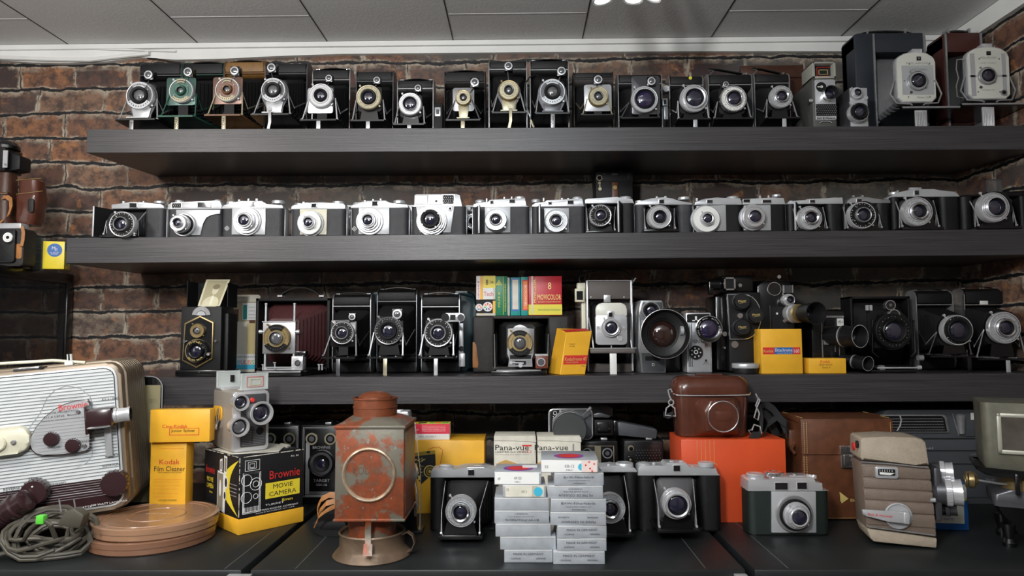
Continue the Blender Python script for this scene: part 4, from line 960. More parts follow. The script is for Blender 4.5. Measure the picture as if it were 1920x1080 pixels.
shutter(T, 367.5, 620, 13.5, Y-.005, 'brass', .010, 'viewing_lens'); S = shutter(T, 366, 658, 21, Y-.005, 'allblack', .016, 'taking_lens')
b = B(brass); q = W(366, 658, Y-.016); R0 = 22*(Y-.016)/F; b.sector(q.x, q.z, Y-.010, Y-.009, R0*.94, R0*1.02, 0, 2*pi-.01, 0, 40); part(b, 'gold_ring', S)
b = B(goldp)
def arctext(b, s, q, r, a0, a1, h, y, m=0, flip=False):
    n = len(s)
    for i, ch in enumerate(s):
        if ch == ' ': continue
        a = a0+(a1-a0)*(i+.5)/n; M = Matrix.Translation((q.x+r*cos(a), y, q.z+r*sin(a))) @ Matrix.Rotation(pi/2, 4, 'X') @ Matrix.Rotation(a-pi/2 if not flip else a+pi/2, 4, 'Z')
        b.text(ch, M, h*(.75 if ch not in 'I-.' else .25), h, m)
arctext(b, 'IKOFLEX', q, R0*.80, radians(135), radians(45), .0036, Y-.0172); arctext(b, 'ZEISS IKON', q, R0*.80, radians(222), radians(320), .0034, Y-.0172, flip=True); part(b, 'lettering', S)
b = B(steel, satin); q = W(378, 592, Y-.001); b.sector(q.x, q.z, Y-.003, Y, .010, .018, .1, 3.04, 0, 16); b.sector(q.x, q.z, Y-.004, Y, 0.0001, .009, .1, 3.04, 1, 12); part(b, 'distance_scale', T)
b = B(bmatte)
zt = a.z; hx0, hx1 = W(358, 575, Y+.03).x, W(434, 575, Y+.03).x; hz = W(400, 530, Y+.05).z
b.box(hx0, hx0+.0012, Y+.012, Y+.056, zt, hz); b.box(hx1-.0012, hx1, Y+.012, Y+.056, zt, hz-.004); b.box(hx0, hx1, Y+.056, Y+.0572, zt, hz); part(b, 'hood', T)
b = B(chrome); b.fc(345, 641, 2.4, Y-.010, .006); b.fc(403.5, 639.5, 2.4, Y-.006, .008); b.fc(390, 664, 3, Y-.018, .008); b.fb(371, 375, 697, 699, Y-.008, .003); part(b, 'levers', T)
# portrait print stuck in the hood
P0, P1, P2, P3 = W(370.5, 574, Y+.012), W(412, 574, Y+.012), W(431.5, 524, Y+.04), W(387, 524, Y+.04)
T = thing('photograph', 'old cream portrait photograph leaning in the twin-lens hood', 'photograph', tuple(P0))
b = B(paper, mat('print_shade', (.36, .32, .20), .5), mat('print_dark', (.20, .17, .10), .5), mat('print_light', (.70, .67, .52), .5))
def quad(b, u0, u1, v0, v1, m, off):
    f = lambda u, v: (P0*(1-u)+P1*u)*(1-v)+(P3*(1-u)+P2*u)*v + Vector((0, -off, 0))
    b._fc([b._v(f(u0, v0)), b._v(f(u1, v0)), b._v(f(u1, v1)), b._v(f(u0, v1))], m)
f = lambda u, v, o: (P0*(1-u)+P1*u)*(1-v)+(P3*(1-u)+P2*u)*v + Vector((0, o, 0))
va = [b._v(f(u, v, 0)) for u, v in ((0, 0), (1, 0), (1, 1), (0, 1))]; vb = [b._v(f(u, v, .0006)) for u, v in ((0, 0), (1, 0), (1, 1), (0, 1))]
b._fc(va, 0); b._fc(vb, 0)
for i in range(4): b._fc([va[i], va[(i+1) % 4], vb[(i+1) % 4], vb[i]], 0)
quad(b, .08, .92, .05, .95, 1, .0002)
def blob(b, cu, cv, ru, rv, m, off, n=18):
    b._fc([b._v(f(cu+ru*cos(2*pi*i/n), cv+rv*sin(2*pi*i/n), -off)) for i in range(n)], m)
blob(b, .55, .60, .13, .17, 0, .0004); blob(b, .55, .72, .15, .10, 2, .0005); blob(b, .52, .10, .36, .27, 0, .0004); blob(b, .54, .22, .07, .18, 3, .0006)
part(b, 'print', T)
# flash bulb carton with a picture
T = carton('flashbulb_box', 'tall flashbulb carton with a photo of people and rainbow letters', 'box', 437, 485, 566, 692, 1.485, .05, cardw, zb=z3(-.5), patches=(
    (437, 485, 566, 664, mat('picture_sand', (.42, .35, .22), .5)), (438, 447, 580, 604, tanl), (440, 466, 603, 664, mat('picture_white', (.62, .58, .48), .5)), (463, 479, 606, 664, mat('picture_cloth', (.55, .45, .22), .5)), (468, 478, 580, 606, tanl),
    (455, 480, 568, 600, whitep), (456, 463, 572, 599, teal), (437, 485, 664, 684, whitep), (437, 485, 684, 692, skyblue)), lines=(('SYLVANIA BLUE DOT', 457, 669, 44, 3.4, blackp),
    ('FLAS', 436, 679, 12, 8, greenp), ('H', 440, 679, 6.5, 8, bluec), ('B', 447.5, 679, 6, 8, skyblue), ('U', 454.5, 679, 6, 8, purplep), ('L', 461, 679, 5, 8, redp), ('B', 467.5, 679, 6, 8, orangep), ('S', 474, 679, 6, 8, greenp), ('=====', 472, 576, 12, 1.5, grayp), ('=====', 472, 583, 12, 1.5, grayp), ('=====', 472, 590, 12, 1.5, grayp), ('=====', 472, 596, 12, 1.5, grayp)))
b = B(cardw); q = W(437, 566, 1.485); s = W(484, 552, 1.485); b.prism([(q.x, q.z), (s.x, q.z), (s.x, s.z-.003), (s.x-.004, s.z), (q.x, s.z)], 1.498, 1.4995); part(b, 'flap', T)
# wooden field camera with burgundy bellows
Yb = 1.43; Yf = 1.322; a = W(484, 560, Yb); c = W(620, 690, Yb); z0 = z3(-.5)
T = thing('field_camera', 'large field camera with burgundy bellows and brass-rimmed lens', 'camera', ((a.x+c.x)/2, Yb, z0))
b = B(bmatte); fw = .006
for k in ((a.x, c.x, a.z-fw, a.z), (a.x, c.x, z0+.004, z0+.012), (a.x, a.x+fw, z0+.004, a.z), (c.x-fw, c.x, z0+.004, a.z)): b.box(k[0], k[1], Yb-.012, Yb+.05, k[2], k[3], 0, .001)
b.box(a.x+fw, c.x-fw, Yb+.04, Yb+.05, z0+.01, a.z-fw); part(b, 'body', T)
cl = W(519.5, 634, Yf+.02); bx_ = (a.x+c.x)/2; bz = (a.z+z0)/2+.004
b = B(bellred); b.bellows((bx_+.002, bz, (c.x-a.x)/2-.010, (a.z-z0)/2-.012, Yb+.03), (cl.x+.010, cl.z+.004, .030, .034, Yf+.028), 9, .0035); part(b, 'bellows', T)
b = B(steel, satin); q = W(493, 604, Yf+.02); s = W(553, 663, Yf+.02); b.box(q.x, s.x, Yf+.02, Yf+.025, s.z, q.z, 0, .0006); b.box(q.x-.001, s.x+.001, Yf+.018, Yf+.026, q.z, q.z+.0015, 1)
LB = part(b, 'lens_board', T)
shutter(T, 516, 634, 26, Yf+.02, 'brass', .015, plates=bpaint)
b = B(satin)
for px in (499, 552.5):
    q = W(px, 572, Yf+.024); b.cyl((q.x, Yf+.024, 0), .0022, z0+.012, q.z, 'z', 12); b.cyl((q.x, Yf+.024, q.z), .0028, 0, .004, 'z', 12, 0, .001)
part(b, 'standard_posts', T)
b = B(satin)
for px, s_ in ((489, -1), (559, 1)): q = W(px, 622, Yf+.020); b.cyl(q, .0038, -.003, .003, 'x', 14); b.cyl(q, .002, -.006 if s_ > 0 else 0, 0 if s_ > 0 else .006, 'x', 10)
part(b, 'rise_knobs', T)
b = B(satin, bpaint); zb_ = z0+.010
q0, q1 = W(494, 690, Yf).x, W(568, 690, Yf).x
b.box(q0, q1, Yf+.002, Yf+.016, z0+.0115, z0+.0150, 0, .0006); b.box(q0+.004, q1-.006, Yf-.003, Yf+.001, z0+.0165, z0+.018, 0); b.tube([(q0+.022, Yf, z0+.013), (q0+.022, Yf-.002, z0+.026)], .0015, 8); b.cyl((q0+.022, Yf-.002, z0+.026), .003, -.001, .001, 'z', 10)
for x in (q0-.012, q1+.022, q1+.028): b.tube([(x, Yf+.03, z0+.010), (x, Yf+.03, z0+.020)], .0016, 8); b.cyl((x, Yf+.03, z0+.02), .003, 0, .002, 'z', 10)
part(b, 'focusing_rails', T)
b = B(bpaint, steel); b.prism([(q0-.012, Yf-.006), (q1-.002, Yf-.006), (c.x-.004, Yb), (a.x+.004, Yb)], z0+.001, z0+.0105, 'z', 0, .001); b.box(q0-.011, q1-.003, Yf-.0066, Yf-.0058, z0+.0075, z0+.0095, 1); part(b, 'bed', T)
b = B(bright, bpaint, glassw); q = W(547, 668, Yf); s = W(568, 694, Yf); b.box(q.x, s.x, Yf-.002, Yf+.020, s.z, q.z, 0, .001); b.fc(558, 681, 7, Yf-.004, .003, 0); b.fc(558, 681, 5.5, Yf-.0046, .003, 1); b.fc(558, 681, 4, Yf-.005, .003, 2); b.box(q.x+.004, s.x+.004, Yf+.004, Yf+.022, q.z, q.z+.010, 1, .002); part(b, 'viewfinder', T)
b = B(bpaint, bright); cz_ = a.z; b.strap([W(x, y, Yb) for x, y in ((527, 556), (533, 550), (545, 543), (560, 539), (575, 540), (590, 546), (603, 555))], .014, .002, (0, 1, 0)); b.fb(520, 529, 553.5, 556.5, Yb-.008, .02, 1); b.fb(598, 607, 553.5, 556.5, Yb-.008, .02, 1); part(b, 'handle', T)
folder('black folding camera with copper-rimmed lens, right of the burgundy bellows', s3, (624, 696, 552), 22, (600, 668, 669.5), (640, 624, 22), 'blacksilver', finder=(660, 594, 7), foot=(633.6, 'plain'), grp=G3, Yb=1.42, Yf=1.325, handle=1, edge=steel, strut=dksteel, footm=dksteel, plate=(620, 668, 600, 650))
folder('tall black folding camera with black lens face and silver rim', s3, (707, 782, 543), 22, (686, 756, 669), (727, 620, 27), 'black', finder=(744.6, 589, 10), foot=(722, 'plain'), grp=G3, Yb=1.42, Yf=1.325, handle=1, edge=dksteel, footm=gold)
t = folder('black folding camera with side rangefinder arm, left of the wide bellows camera', s3, (790, 862, 552), 23, (782, 852, 669), (821, 624, 27), 'blacksilver', foot=(817, 'plain'), grp=G3, Yb=1.42, Yf=1.325, handle=1, edge=steel, footm=satin)
b = B(satin, bmatte, glassw); q = W(829, 586, 1.335); s = W(872, 604, 1.335); b.rr(q.x, s.x, s.z+.001, q.z-.001, .008, 1.335, 1.342, 0, .001); b.fc(834.5, 595, 7.5, 1.333, .003, 1); b.fc(863.5, 595, 6, 1.333, .003, 2); b.fb(844, 854, 590, 600, 1.3345, .002, 1); part(b, 'rangefinder', t)
b = B(satin, bmatte); b.fb(860, 869, 606, 662, 1.40, .008, 0, .001); b.fc(865, 654, 5, 1.398, .003, 1); b.fb(860, 872, 662, 688, 1.40, .008, 0, .002); part(b, 'side_grip', t)
# dark teal bag behind the folders
b = B(tealbag); z0 = z3(-.2)
T = thing('camera_bag', 'dark teal vinyl bag behind the black folding cameras', 'bag', (W(790, 600, 1.51).x, 1.52, z0))
for x0, x1, yt in ((684, 745, 548), (838, 892, 546)):
    q = W(x0, yt, 1.50); s = W(x1, yt, 1.50)
    b.rr(q.x, s.x, z0, q.z, .02, 1.50, 1.545, 0, .006)
b.rr(W(700, 600, 1.5).x, W(880, 600, 1.5).x, z0, W(700, 556, 1.5).z, .01, 1.505, 1.54, 0, .004)
part(b, 'body', T); b = B(tealbag); b.tube([W(x, y, 1.495) for x, y in ((838, 566), (842, 553), (865, 551), (888, 556), (891, 570))], .002, 8); part(b, 'piping', T)
# wide box camera with open front and brass lens
Yb = 1.40; Yf = 1.325; a = W(886, 592, Yb); c = W(1068, 690, Yb); z0 = z3(0); x0, x1 = W(927, 600, Yb).x, W(1028, 600, Yb).x; zt = W(977, 592, Yb).z
T = thing('box_folding_camera', 'wide worn brown-black leather camera with brass lens and open front', 'camera', ((a.x+c.x)/2, Yb+.04, z0))
b = B(oldlea, strapl)
for xa, xb in ((a.x, x0), (x1, c.x)): b.box(xa, xb, Yb, Yb+.09, z0, zt, 0, .005, 3)
b.box(x0-.004, x1+.004, Yb+.002, Yb+.09, zt-.006, zt, 0, .001); b.box(x0-.004, x1+.004, Yb+.07, Yb+.09, z0, zt); b.box(x0-.004, x1+.004, Yb, Yb+.09, z0, z0+.012)
part(b, 'body', T)
b = B(strapl); q = W(886, 641, Yb-.0006); s = W(895, 693, Yb-.0006); b.prism([(q.x, s.z+.004), (s.x+.001, s.z+.004), (s.x+.002, s.z+.012), (s.x-.002, q.z-.006), (q.x+.003, q.z), (q.x, q.z-.001)], Yb-.0010, Yb+.001, 'y', 0, .0004); part(b, 'worn_patch', T, 'bare tan leather patch')
cl = W(976.5, 645, Yf+.02)
b = B(bellgray if False else bellm); b.bellows(((x0+x1)/2, (zt+z0)/2+.002, (x1-x0)/2-.004, (zt-z0)/2-.010, Yb+.06), (cl.x, cl.z+.004, .028, .034, Yf+.024), 9, .003); part(b, 'bellows', T)
b = B(steel); b.fp([(952, 616), (962, 616), (966, 611), (975, 608.5), (984, 611), (989, 616), (1002, 616), (1001, 664), (997, 672), (999, 688), (952, 688), (955, 672), (951, 664)], Yf+.018, .004, 0, .0006)
LB = part(b, 'lens_board', T); b = B(bmatte, satin); b.fb(956, 996, 666, 673, Yf+.017, .001, 0); b.fb(966, 986, 677, 684, Yf+.017, .001, 0); b.tube([W(958, 680, Yf+.014), W(982, 681, Yf+.012)], .0012, 8, 1); b.fc(958, 680, 3, Yf+.012, .004, 1); b.fc(976, 685, 4, Yf+.012, .004, 1); part(b, 'aperture_lever', LB)
shutter(T, 974.5, 643, 24, Yf+.018, 'brass', .014, plates=bpaint)
b = B(mat('red_brown_leather', (.16, .035, .02), .4, bump=(500, .4)), satin, glassw); b.fb(1004, 1026, 665, 691, Yf, .02, 0, .001); b.fc(1014.5, 679, 8, Yf-.002, .003, 1); b.fc(1014.5, 679, 6.3, Yf-.0026, .002, 2); b.fb(1003, 1027, 664, 667, Yf-.001, .02, 1); part(b, 'viewfinder', T)
b = B(bpaint, steel); q0, q1 = W(921, 697, Yf-.008).x, W(1024, 697, Yf-.008).x; b.prism([(q0, Yf-.008), (q1, Yf-.008), (x1, Yb), (x0, Yb)], z0, z0+.008, 'z', 0, .001); b.box(q0+.01, q1-.01, Yf-.004, Yf+.03, z0+.008, z0+.0095, 1); part(b, 'bed', T)
for px, X in ((928, x0), (1026, x1)):
    b = B(steel); b.tube([W(px, 690, Yf+.01), (X, Yb-.001, (zt+z0)/2+.02)], .0013, 6); part(b, 'strut', T)
# film cartons standing on that camera
zt += .0004
G = 'film cartons standing on the wide leather camera'
T = carton('film_carton', 'yellow and white film carton with bright colour wheel prints', 'box', 893, 929, 517, 590, 1.405, .05, cardw, G, zb=zt, patches=((893, 900, 518, 567, whitep), (900, 906, 518, 588, yellow), (906, 929, 517, 540, yellow2), (906, 925, 540, 561, whitep), (893, 929, 561.5, 587, bmatte), (924, 929, 564, 587, yellow)),
    lines=(('8', 913, 529, 5, 10, blackp), ('DA', 922, 529, 7, 5, blackp), ('Tech', 916, 551, 18, 8, redp), ('CHROME 8', 897, 545, 36, 3, redp, 'c', pi/2)))
b = B(whitep, redp, orangep, greenp, bluec, purplep)
for cx, cy, r in ((914.5, 575, 9), (898.5, 576.5, 6.8)):
    q = W(cx, cy, 1.4042); R_ = r*1.404/F; b.cyl((q.x, 0, q.z), R_, 1.4038, 1.4044, 'y', 24, 0)
    for i in range(7):
        a_ = 2*pi*i/7+pi/2; u = Vector((cos(a_), 0, sin(a_))); v = Vector((-sin(a_), 0, cos(a_))); o = Vector((q.x, 1.4036, q.z))
        b._fc([b._v(o+u*R_*.22), b._v(o+u*R_*.62+v*R_*.2), b._v(o+u*R_*.84), b._v(o+u*R_*.62-v*R_*.2)], 1+(i % 5))
part(b, 'colour_wheel', T)
T = carton('film_carton', 'dark green film carton with a yellow triangle', 'box', 929, 951, 518, 590, 1.402, .05, greenc, G, zb=zt, patches=((943, 944, 518, 590, lemon), (951, 951.6, 518, 590, whitep)), lines=(('FILM 8', 936, 562, 28, 3.4, lemon, 'c', pi/2), ('KODA FILM COLOR', 947.5, 558, 52, 2.6, lemon, 'c', pi/2)))
b = B(lemon, greenc); q = W(935.5, 531, 1.4012)
for k, y, m in ((.0066, 1.4014, 0), (.0042, 1.4011, 1), (.0026, 1.4008, 0)): b._fc([b._v((q.x-k, y, q.z-k*.6)), b._v((q.x+k, y, q.z-k*.6)), b._v((q.x, y, q.z+k*1.05))], m)
part(b, 'triangle_print', T)
carton('film_carton', 'thin cream carton between the green and teal film cartons', 'box', 951.5, 956, 520, 590, 1.406, .05, cardw, G, zb=zt)
T = carton('film_carton', 'teal film carton with blank cream label framed in blue', 'box', 957, 976, 520, 590, 1.402, .05, teal, G, zb=zt, patches=((958.5, 974, 522, 583, bluec), (960.5, 972, 524.5, 580, cardw)))
carton('film_carton', 'teal film carton with orange label and white lettering', 'box', 976.5, 990.5, 519, 590, 1.404, .05, teal, G, zb=zt, patches=((979.5, 990, 525, 582, redp), (981, 989, 527, 580, orangep)), lines=(('GEVACOLOR', 985.5, 554, 40, 4, whitep, 'c', pi/2),))
carton('film_carton', 'crimson film carton with gold lettering, large figure 8 and yellow foot', 'box', 991, 1054, 518, 590, 1.400, .05, redc, G, zb=zt, patches=((991, 1054, 571, 590, lemon), (996, 1000, 518, 588, cardw), (1005, 1005.7, 518, 588, lemon)),
    lines=(('8', 1030.5, 536, 6, 13, goldp), ('MOVICOLOR', 1030, 557, 44, 10, goldp), ('DAYLIGHT COLOR MOVIE FILM', 1030, 566, 42, 2.6, goldp), ('PRICE INCLUDES PROCESSING', 1030, 581, 42, 3, greenc), ('MOVICOLOR', 1002.5, 546, 44, 4, goldp, 'c', pi/2)))
# leaning yellow carton
T = thing('film_box', 'leaning yellow carton with a red band across its front', 'box', tuple(W(1050, 699, 1.322)), radians(-7))
b = B(yellow)
f0, f1, f2, f3 = W(1050, 700, 1.318), W(1097, 697, 1.330), W(1110, 621, 1.330), W(1062, 624, 1.318)
g0, g1, g2, g3 = W(1028, 691, 1.365), W(1074, 690, 1.375), W(1090, 617, 1.375), W(1044, 615, 1.365)
zs = z3(.1)
for p in (f0, f1): p.z = zs
for p in (g0, g1): p.z = zs+.0005
vs = [b._v(p) for p in (f0, f1, f2, f3, g0, g1, g2, g3)]
for q in ((0, 1, 2, 3), (4, 5, 6, 7), (0, 1, 5, 4), (1, 2, 6, 5), (2, 3, 7, 6), (3, 0, 4, 7)): b._fc([vs[i] for i in q], 0)
bmesh.ops.bevel(b.bm, geom=list(b.bm.edges), offset=.0008, segments=1, affect='EDGES'); part(b, 'carton', T)
def onface(A, Bq, D, C, u, v, off=.0004):
    """matrix at (u,v) of the face A(0,0) Bq(1,0) C(1,1) D(0,1)"""
    ux = (Bq-A).normalized(); n_ = ux.cross(D-A).normalized(); uy = n_.cross(ux)
    uy = (D-A).normalized()
    o = A + (Bq-A)*u + (D-A)*v + n_*off
    M = Matrix(((ux.x, uy.x, n_.x, o.x), (ux.y, uy.y, n_.y, o.y), (ux.z, uy.z, n_.z, o.z), (0, 0, 0, 1)))
    return M
def facepatch(b, A, Bq, D, u0, u1, v0, v1, m, off=.0003):
    n_ = (Bq-A).cross(D-A).normalized()*off
    b._fc([b._v(A+(Bq-A)*u+(D-A)*v+n_) for u, v in ((u0, v0), (u1, v0), (u1, v1), (u0, v1))], m)
b = B(redp, redp); facepatch(b, f0, f1, f3, .06, .99, .245, .46, 0); facepatch(b, f3, f2, g3, 0.03, .97, .1, .55, 1); part(b, 'red_band', T)
b = B(goldp); wd = (f1-f0).length; hh = (f3-f0).length; b.text('Kodachrome 40', onface(f0, f1, f3, f2, .52, .375, .0006), wd*.84, hh*.085); b.text('COLOR MOVIE FILM', onface(f0, f1, f3, f2, .40, .295, .0006), wd*.5, hh*.035); part(b, 'lettering', T)
b = B(blackp); b.text('TYPE A', onface(f0, f1, f3, f2, .86, .20, .0006), wd*.2, hh*.03); b.text('B super 8', onface(f0, f1, f3, f2, .30, .73, .0006), wd*.24, hh*.032); b.text('cartridge', onface(f0, f1, f3, f2, .30, .68, .0006), wd*.22, hh*.032); part(b, 'lettering', T)
# small instant camera with silver front
Yb = 1.40; Yf = 1.33; z0 = z3(.2); a = W(1099, 527, Yb); c = W(1186, 560, Yb)
T = thing('instant_camera', 'upright taupe instant camera with rounded silver lens plate', 'camera', ((a.x+c.x)/2, Yb+.02, z0))
b = B(taupe, bpaint); zp = W(1140, 561, Yb).z; b.box(a.x+.003, c.x-.003, Yb, Yb+.045, zp, a.z, 0, .002); b.box(a.x+.003, c.x-.003, Yb+.03, Yb+.045, z0, zp+.01); b.box(a.x+.003, c.x-.003, Yb, Yb+.045, z0, z0+.018, 0, .002); part(b, 'body', T)
b = B(bright)
for x in (a.x, c.x-.004): b.box(x, x+.004, Yb-.002, Yb+.03, z0+.002, a.z+.001, 0, .001)
b.box(a.x, c.x, Yb-.002, Yb+.03, a.z, a.z+.0012); b.fc(1108, 557, 1.6, Yb-.002, .002); b.fc(1170, 557, 1.6, Yb-.002, .002); part(b, 'side_frame', T)
b = B(bellm); q = W(1147, 612, Yf+.012); b.bellows(((a.x+c.x)/2, (zp+z0)/2+.006, (c.x-a.x)/2-.010, (zp-z0)/2-.012, Yb+.03), (q.x, q.z, .027, .036, Yf+.012), 7, .003); part(b, 'bellows', T)
b = B(satin, ivory); b.frr(1117, 1175.5, 568, 602, 12, Yf+.0004, .0112, 1, .0016); b.frr(1116.5, 1176, 590, 646, 5, Yf-.0003, .010, 0, .0016); FPl = part(b, 'front_plate', T)
b = B(steel)
for i in range(9):
    for s_ in ((1118, 1128), (1165, 1175)): b.fb(s_[0], s_[1], 598+i*2.6, 598.7+i*2.6, Yf-.0005, .001)
part(b, 'fine_ribs', FPl)
b = B(bright, winm); b.fb(1139, 1151, 583, 596, Yf-.005, .006, 0, .001); b.fb(1141.5, 1148.5, 586, 594, Yf-.0055, .002, 1); b.fc(1121.5, 614.5, 2.4, Yf-.002, .002); b.fc(1171.5, 614.5, 2.4, Yf-.002, .002); b.fc(1162.5, 635, 5, Yf-.003, .003); part(b, 'viewfinder_window', FPl)
shutter(T, 1146.5, 614, 18, Yf, 'silvertube', .012)
b = B(bright); b.fb(1132, 1145, 553, 567, Yb-.006, .006, 0, .001); part(b, 'catch', T)
b = B(taupe, bright); q0, q1, qz = W(1107, 652, Yf-.006).x, W(1192, 652, Yf-.006).x, W(1147, 653, Yf-.006).z; b.box(q0, q1, Yf-.006, Yb+.004, qz-.010, qz, 0, .003); b.box(q0-.001, q1+.001, Yf-.007, Yf-.004, qz-.0005, qz+.0008, 1); b.tube([(q0+.040, Yf-.004, qz), (q0+.040, Yf-.004, qz+.005)], .0012, 6, 1); part(b, 'bed', T)
for px, X in ((1113, a.x), (1185, c.x)):
    b = B(bright); q = W(px, 650, Yf); b.tube([(q.x, Yf+.002, qz+.001), (q.x-.001, Yf+.004, qz+.014), (X+(.004 if px < 1150 else -.004), Yb, qz+.06)], .0016, 8); part(b, 'strut', T)
b = B(wh); q = W(1150, 690, Yf-.004); b.box(q.x-.0065, q.x+.0065, Yf-.005, Yf-.003, z0, qz-.010, 0, .0004); part(b, 'foot_stand', T)
b = B(cream, winm); b.fb(1082, 1098, 530, 562, Yb+.006, .03, 0, .002); b.fb(1078, 1096, 541, 566, Yb-.004, .012, 0, .001); b.fb(1081, 1093, 546, 562, Yb-.0046, .002, 1); b.fb(1090, 1099, 562, 640, Yb+.006, .02, 0, .002); part(b, 'side_viewfinder', T, 'cream side viewfinder')
b = B(bpaint, satin); b.tube([W(x, y, Yb+.015) for x, y in ((1088, 540), (1086, 520), (1100, 511), (1140, 506), (1172, 509), (1186, 520), (1188, 530))], .0018, 8); b.tube([W(x, y, Yb+.012) for x, y in ((1184, 533), (1192, 521))], .0014, 6, 1); part(b, 'carry_strap', T)
# movie camera with huge lens hood
Y = 1.365; z0 = z3(.35); a = W(1196, 563, Y); c = W(1249, 690, Y)
T = thing('movie_camera', 'grey movie camera with one huge ringed lens hood', 'camera', ((a.x+c.x)/2, Y+.05, z0), 0, 'movie cameras on the lowest shelf')
b = B(greyplas, steel); b.prism([(a.x+.004, z0), (c.x-.001, z0), (c.x, z0+.002), (c.x-.003, a.z-.004), (c.x-.006, a.z), (a.x+.006, a.z), (a.x, a.z-.02), (a.x-.001, z0+.05)], Y, Y+.11, 'y', 1, .003); b.prism([(a.x+.007, z0+.003), (c.x-.003, z0+.003), (c.x-.005, a.z-.004), (a.x+.009, a.z-.004), (a.x+.002, a.z-.03)], Y-.002, Y+.01, 'y', 0, .001); part(b, 'body', T)
b = B(steel, bmatte, whitep); b.frr(1201, 1249, 600, 662, 3, Y-.0034, .002, 0); b.fb(1210, 1238, 668, 676, Y-.003, .002, 1); b.ft('D', 1225, 683.5, 5, 5, Y-.0028, 2); part(b, 'side_panel', T)
shutter(T, 1222, 582, 17, Y-.002, 'bigblack', .018, 'viewfinder_lens')
Yl = Y-.060; q = W(1247.5, 626, Yl); R_ = 46.5*Yl/F
b = B(hood, steel, bmatte); b.lathe((q.x, 0, q.z), [(.020, Y-.002), (.024, Y-.012, 1), (.030, Y-.020), (.030, Y-.038), (R_*.90, Y-.044), (R_*.985, Yl+.001), (R_, Yl, 1), (R_*.975, Yl-.0003, 1), (R_*.96, Yl+.001, 2), (R_*.84, Yl+.028, 2), (.032, Yl+.032, 2)], 'y', 56); LH = part(b, 'lens_hood', T)
b = B(chrome, bmatte); q1 = W(1243, 626, Y-.032); b.lathe((q1.x, 0, q1.z), [(.0285, Yl+.040), (.0320, Yl+.030), (.0305, Yl+.024, 1), (.0255, Yl+.026, 1), (.0245, Yl+.030, 1)], 'y', 48)
for i in range(40):
    a_ = 2*pi*i/40
    if 1 < a_ < 2.2: continue
    o = Vector((q1.x+.0280*cos(a_), Yl+.0245, q1.z+.0280*sin(a_))); b.cyl(o, .0004, -.0006, .0006, 'y', 5, 0)
LR = part(b, 'lens_ring', LH); b = B(mat('brown_lens_glass', (.035, .015, .012), .03, .2, ior=2.0, coat=.5)); b.lathe((q1.x, 0, q1.z), [(.0245, Yl+.030), (.020, Yl+.026), (.010, Yl+.0225), (0, Yl+.0218)], 'y', 40); part(b, 'lens_glass', LR)
b = B(satin); b.cyl(W(1278, 620, Y-.040)+Vector((0, 0, 0)), .009, -.003, .003, 'x', 20); part(b, 'focus_knob', LH)
b = B(bpaint); b.fb(1236, 1279, 578, 600, Y+.01, .05, 0, .004); b.fb(1240, 1276, 600, 692, Y+.03, .06, 0, .004, z0); part(b, 'grip', T)
# silver 8 mm camera
Y = 1.36; z0 = z3(.38); a = W(1286, 586, Y); c = W(1336, 690, Y)
T = thing('movie_camera', 'narrow silver movie camera with violet lens and round black dial', 'camera', ((a.x+c.x)/2, Y+.04, z0), 0, 'movie cameras on the lowest shelf')
b = B(satin, bright); b.box(a.x, c.x, Y, Y+.06, z0, a.z, 1, .003); b.box(a.x+.002, c.x-.004, Y-.0016, Y+.01, z0+.003, W(1300, 605, Y).z, 0, .0006); part(b, 'body', T)
b = B(bmatte, whitep); b.frr(1288, 1331, 589, 604, 2, Y-.002, .003, 0); b.fb(1303, 1307, 593, 602, Y-.0025, .001, 1); b.fb(1298, 1310, 600, 602, Y-.0025, .001, 1); part(b, 'meter_window', T)
b = B(graylea)
for x in (1291, 1294, 1297): b.fb(x, x+.7, 606, 688, Y-.0022, .001)
part(b, 'pinstripes', T)
Yl = Y-.036; q = W(1329.5, 617, Yl); R_ = 25*Yl/F
b = B(bpaint, chrome, whitep); b.lathe((q.x, 0, q.z), [(R_*.6, Y-.001), (R_*.75, Y-.012), (R_*.92, Yl+.012), (R_, Yl+.004), (R_, Yl, 1), (R_*.96, Yl-.0004, 1), (R_*.94, Yl+.0003, 0), (R_*.66, Yl+.003, 0)], 'y', 44); arctext(b, 'CARL ZEISS JENA', q, R_*.82, radians(215), radians(95), .0022, Yl+.0008, 2); arctext(b, 'BIOTAR 2/12.5', q, R_*.82, radians(75), radians(-30), .0022, Yl+.0008, 2); LB = part(b, 'lens_barrel', T)
b = B(glassp); b.lathe((q.x, 0, q.z), [(R_*.66, Yl+.003), (R_*.5, Yl), (R_*.25, Yl-.0016), (0, Yl-.002)], 'y', 36); part(b, 'lens_glass', LB)
b = B(bmatte, whitep, chrome); b.fc(1305, 661, 13.5, Y-.004, .003, 2); b.fc(1305, 661, 12.8, Y-.0045, .002, 0); b.fc(1305, 660, 4, Y-.0052, .002, 1); b.fc(1305, 660, 2.4, Y-.0056, .002, 0)
for i in range(7):
    a_ = 2*pi*i/7; q = W(1305+8.5*cos(a_), 661+8.5*sin(a_), Y-.0048); b.cyl((q.x, 0, q.z), .0014, q.y-.0002, q.y, 'y', 8, 1)
part(b, 'speed_dial', T)
lettering(T, [('PENTA', 1310, 640, 26, 6, Y-.0021), ('8', 1324, 648, 5, 8, Y-.0021)], blackp)
b = B(blackp); b.tube([W(x, y, Y-.002) for x, y in ((1319, 684), (1324, 674), (1329, 684))], .0004, 5); b.tube([W(1324, 674, Y-.002), W(1324, 684, Y-.002)], .0004, 5); b.fc(1324, 676, 2.2, Y-.0021, .0005); part(b, 'emblem', T)
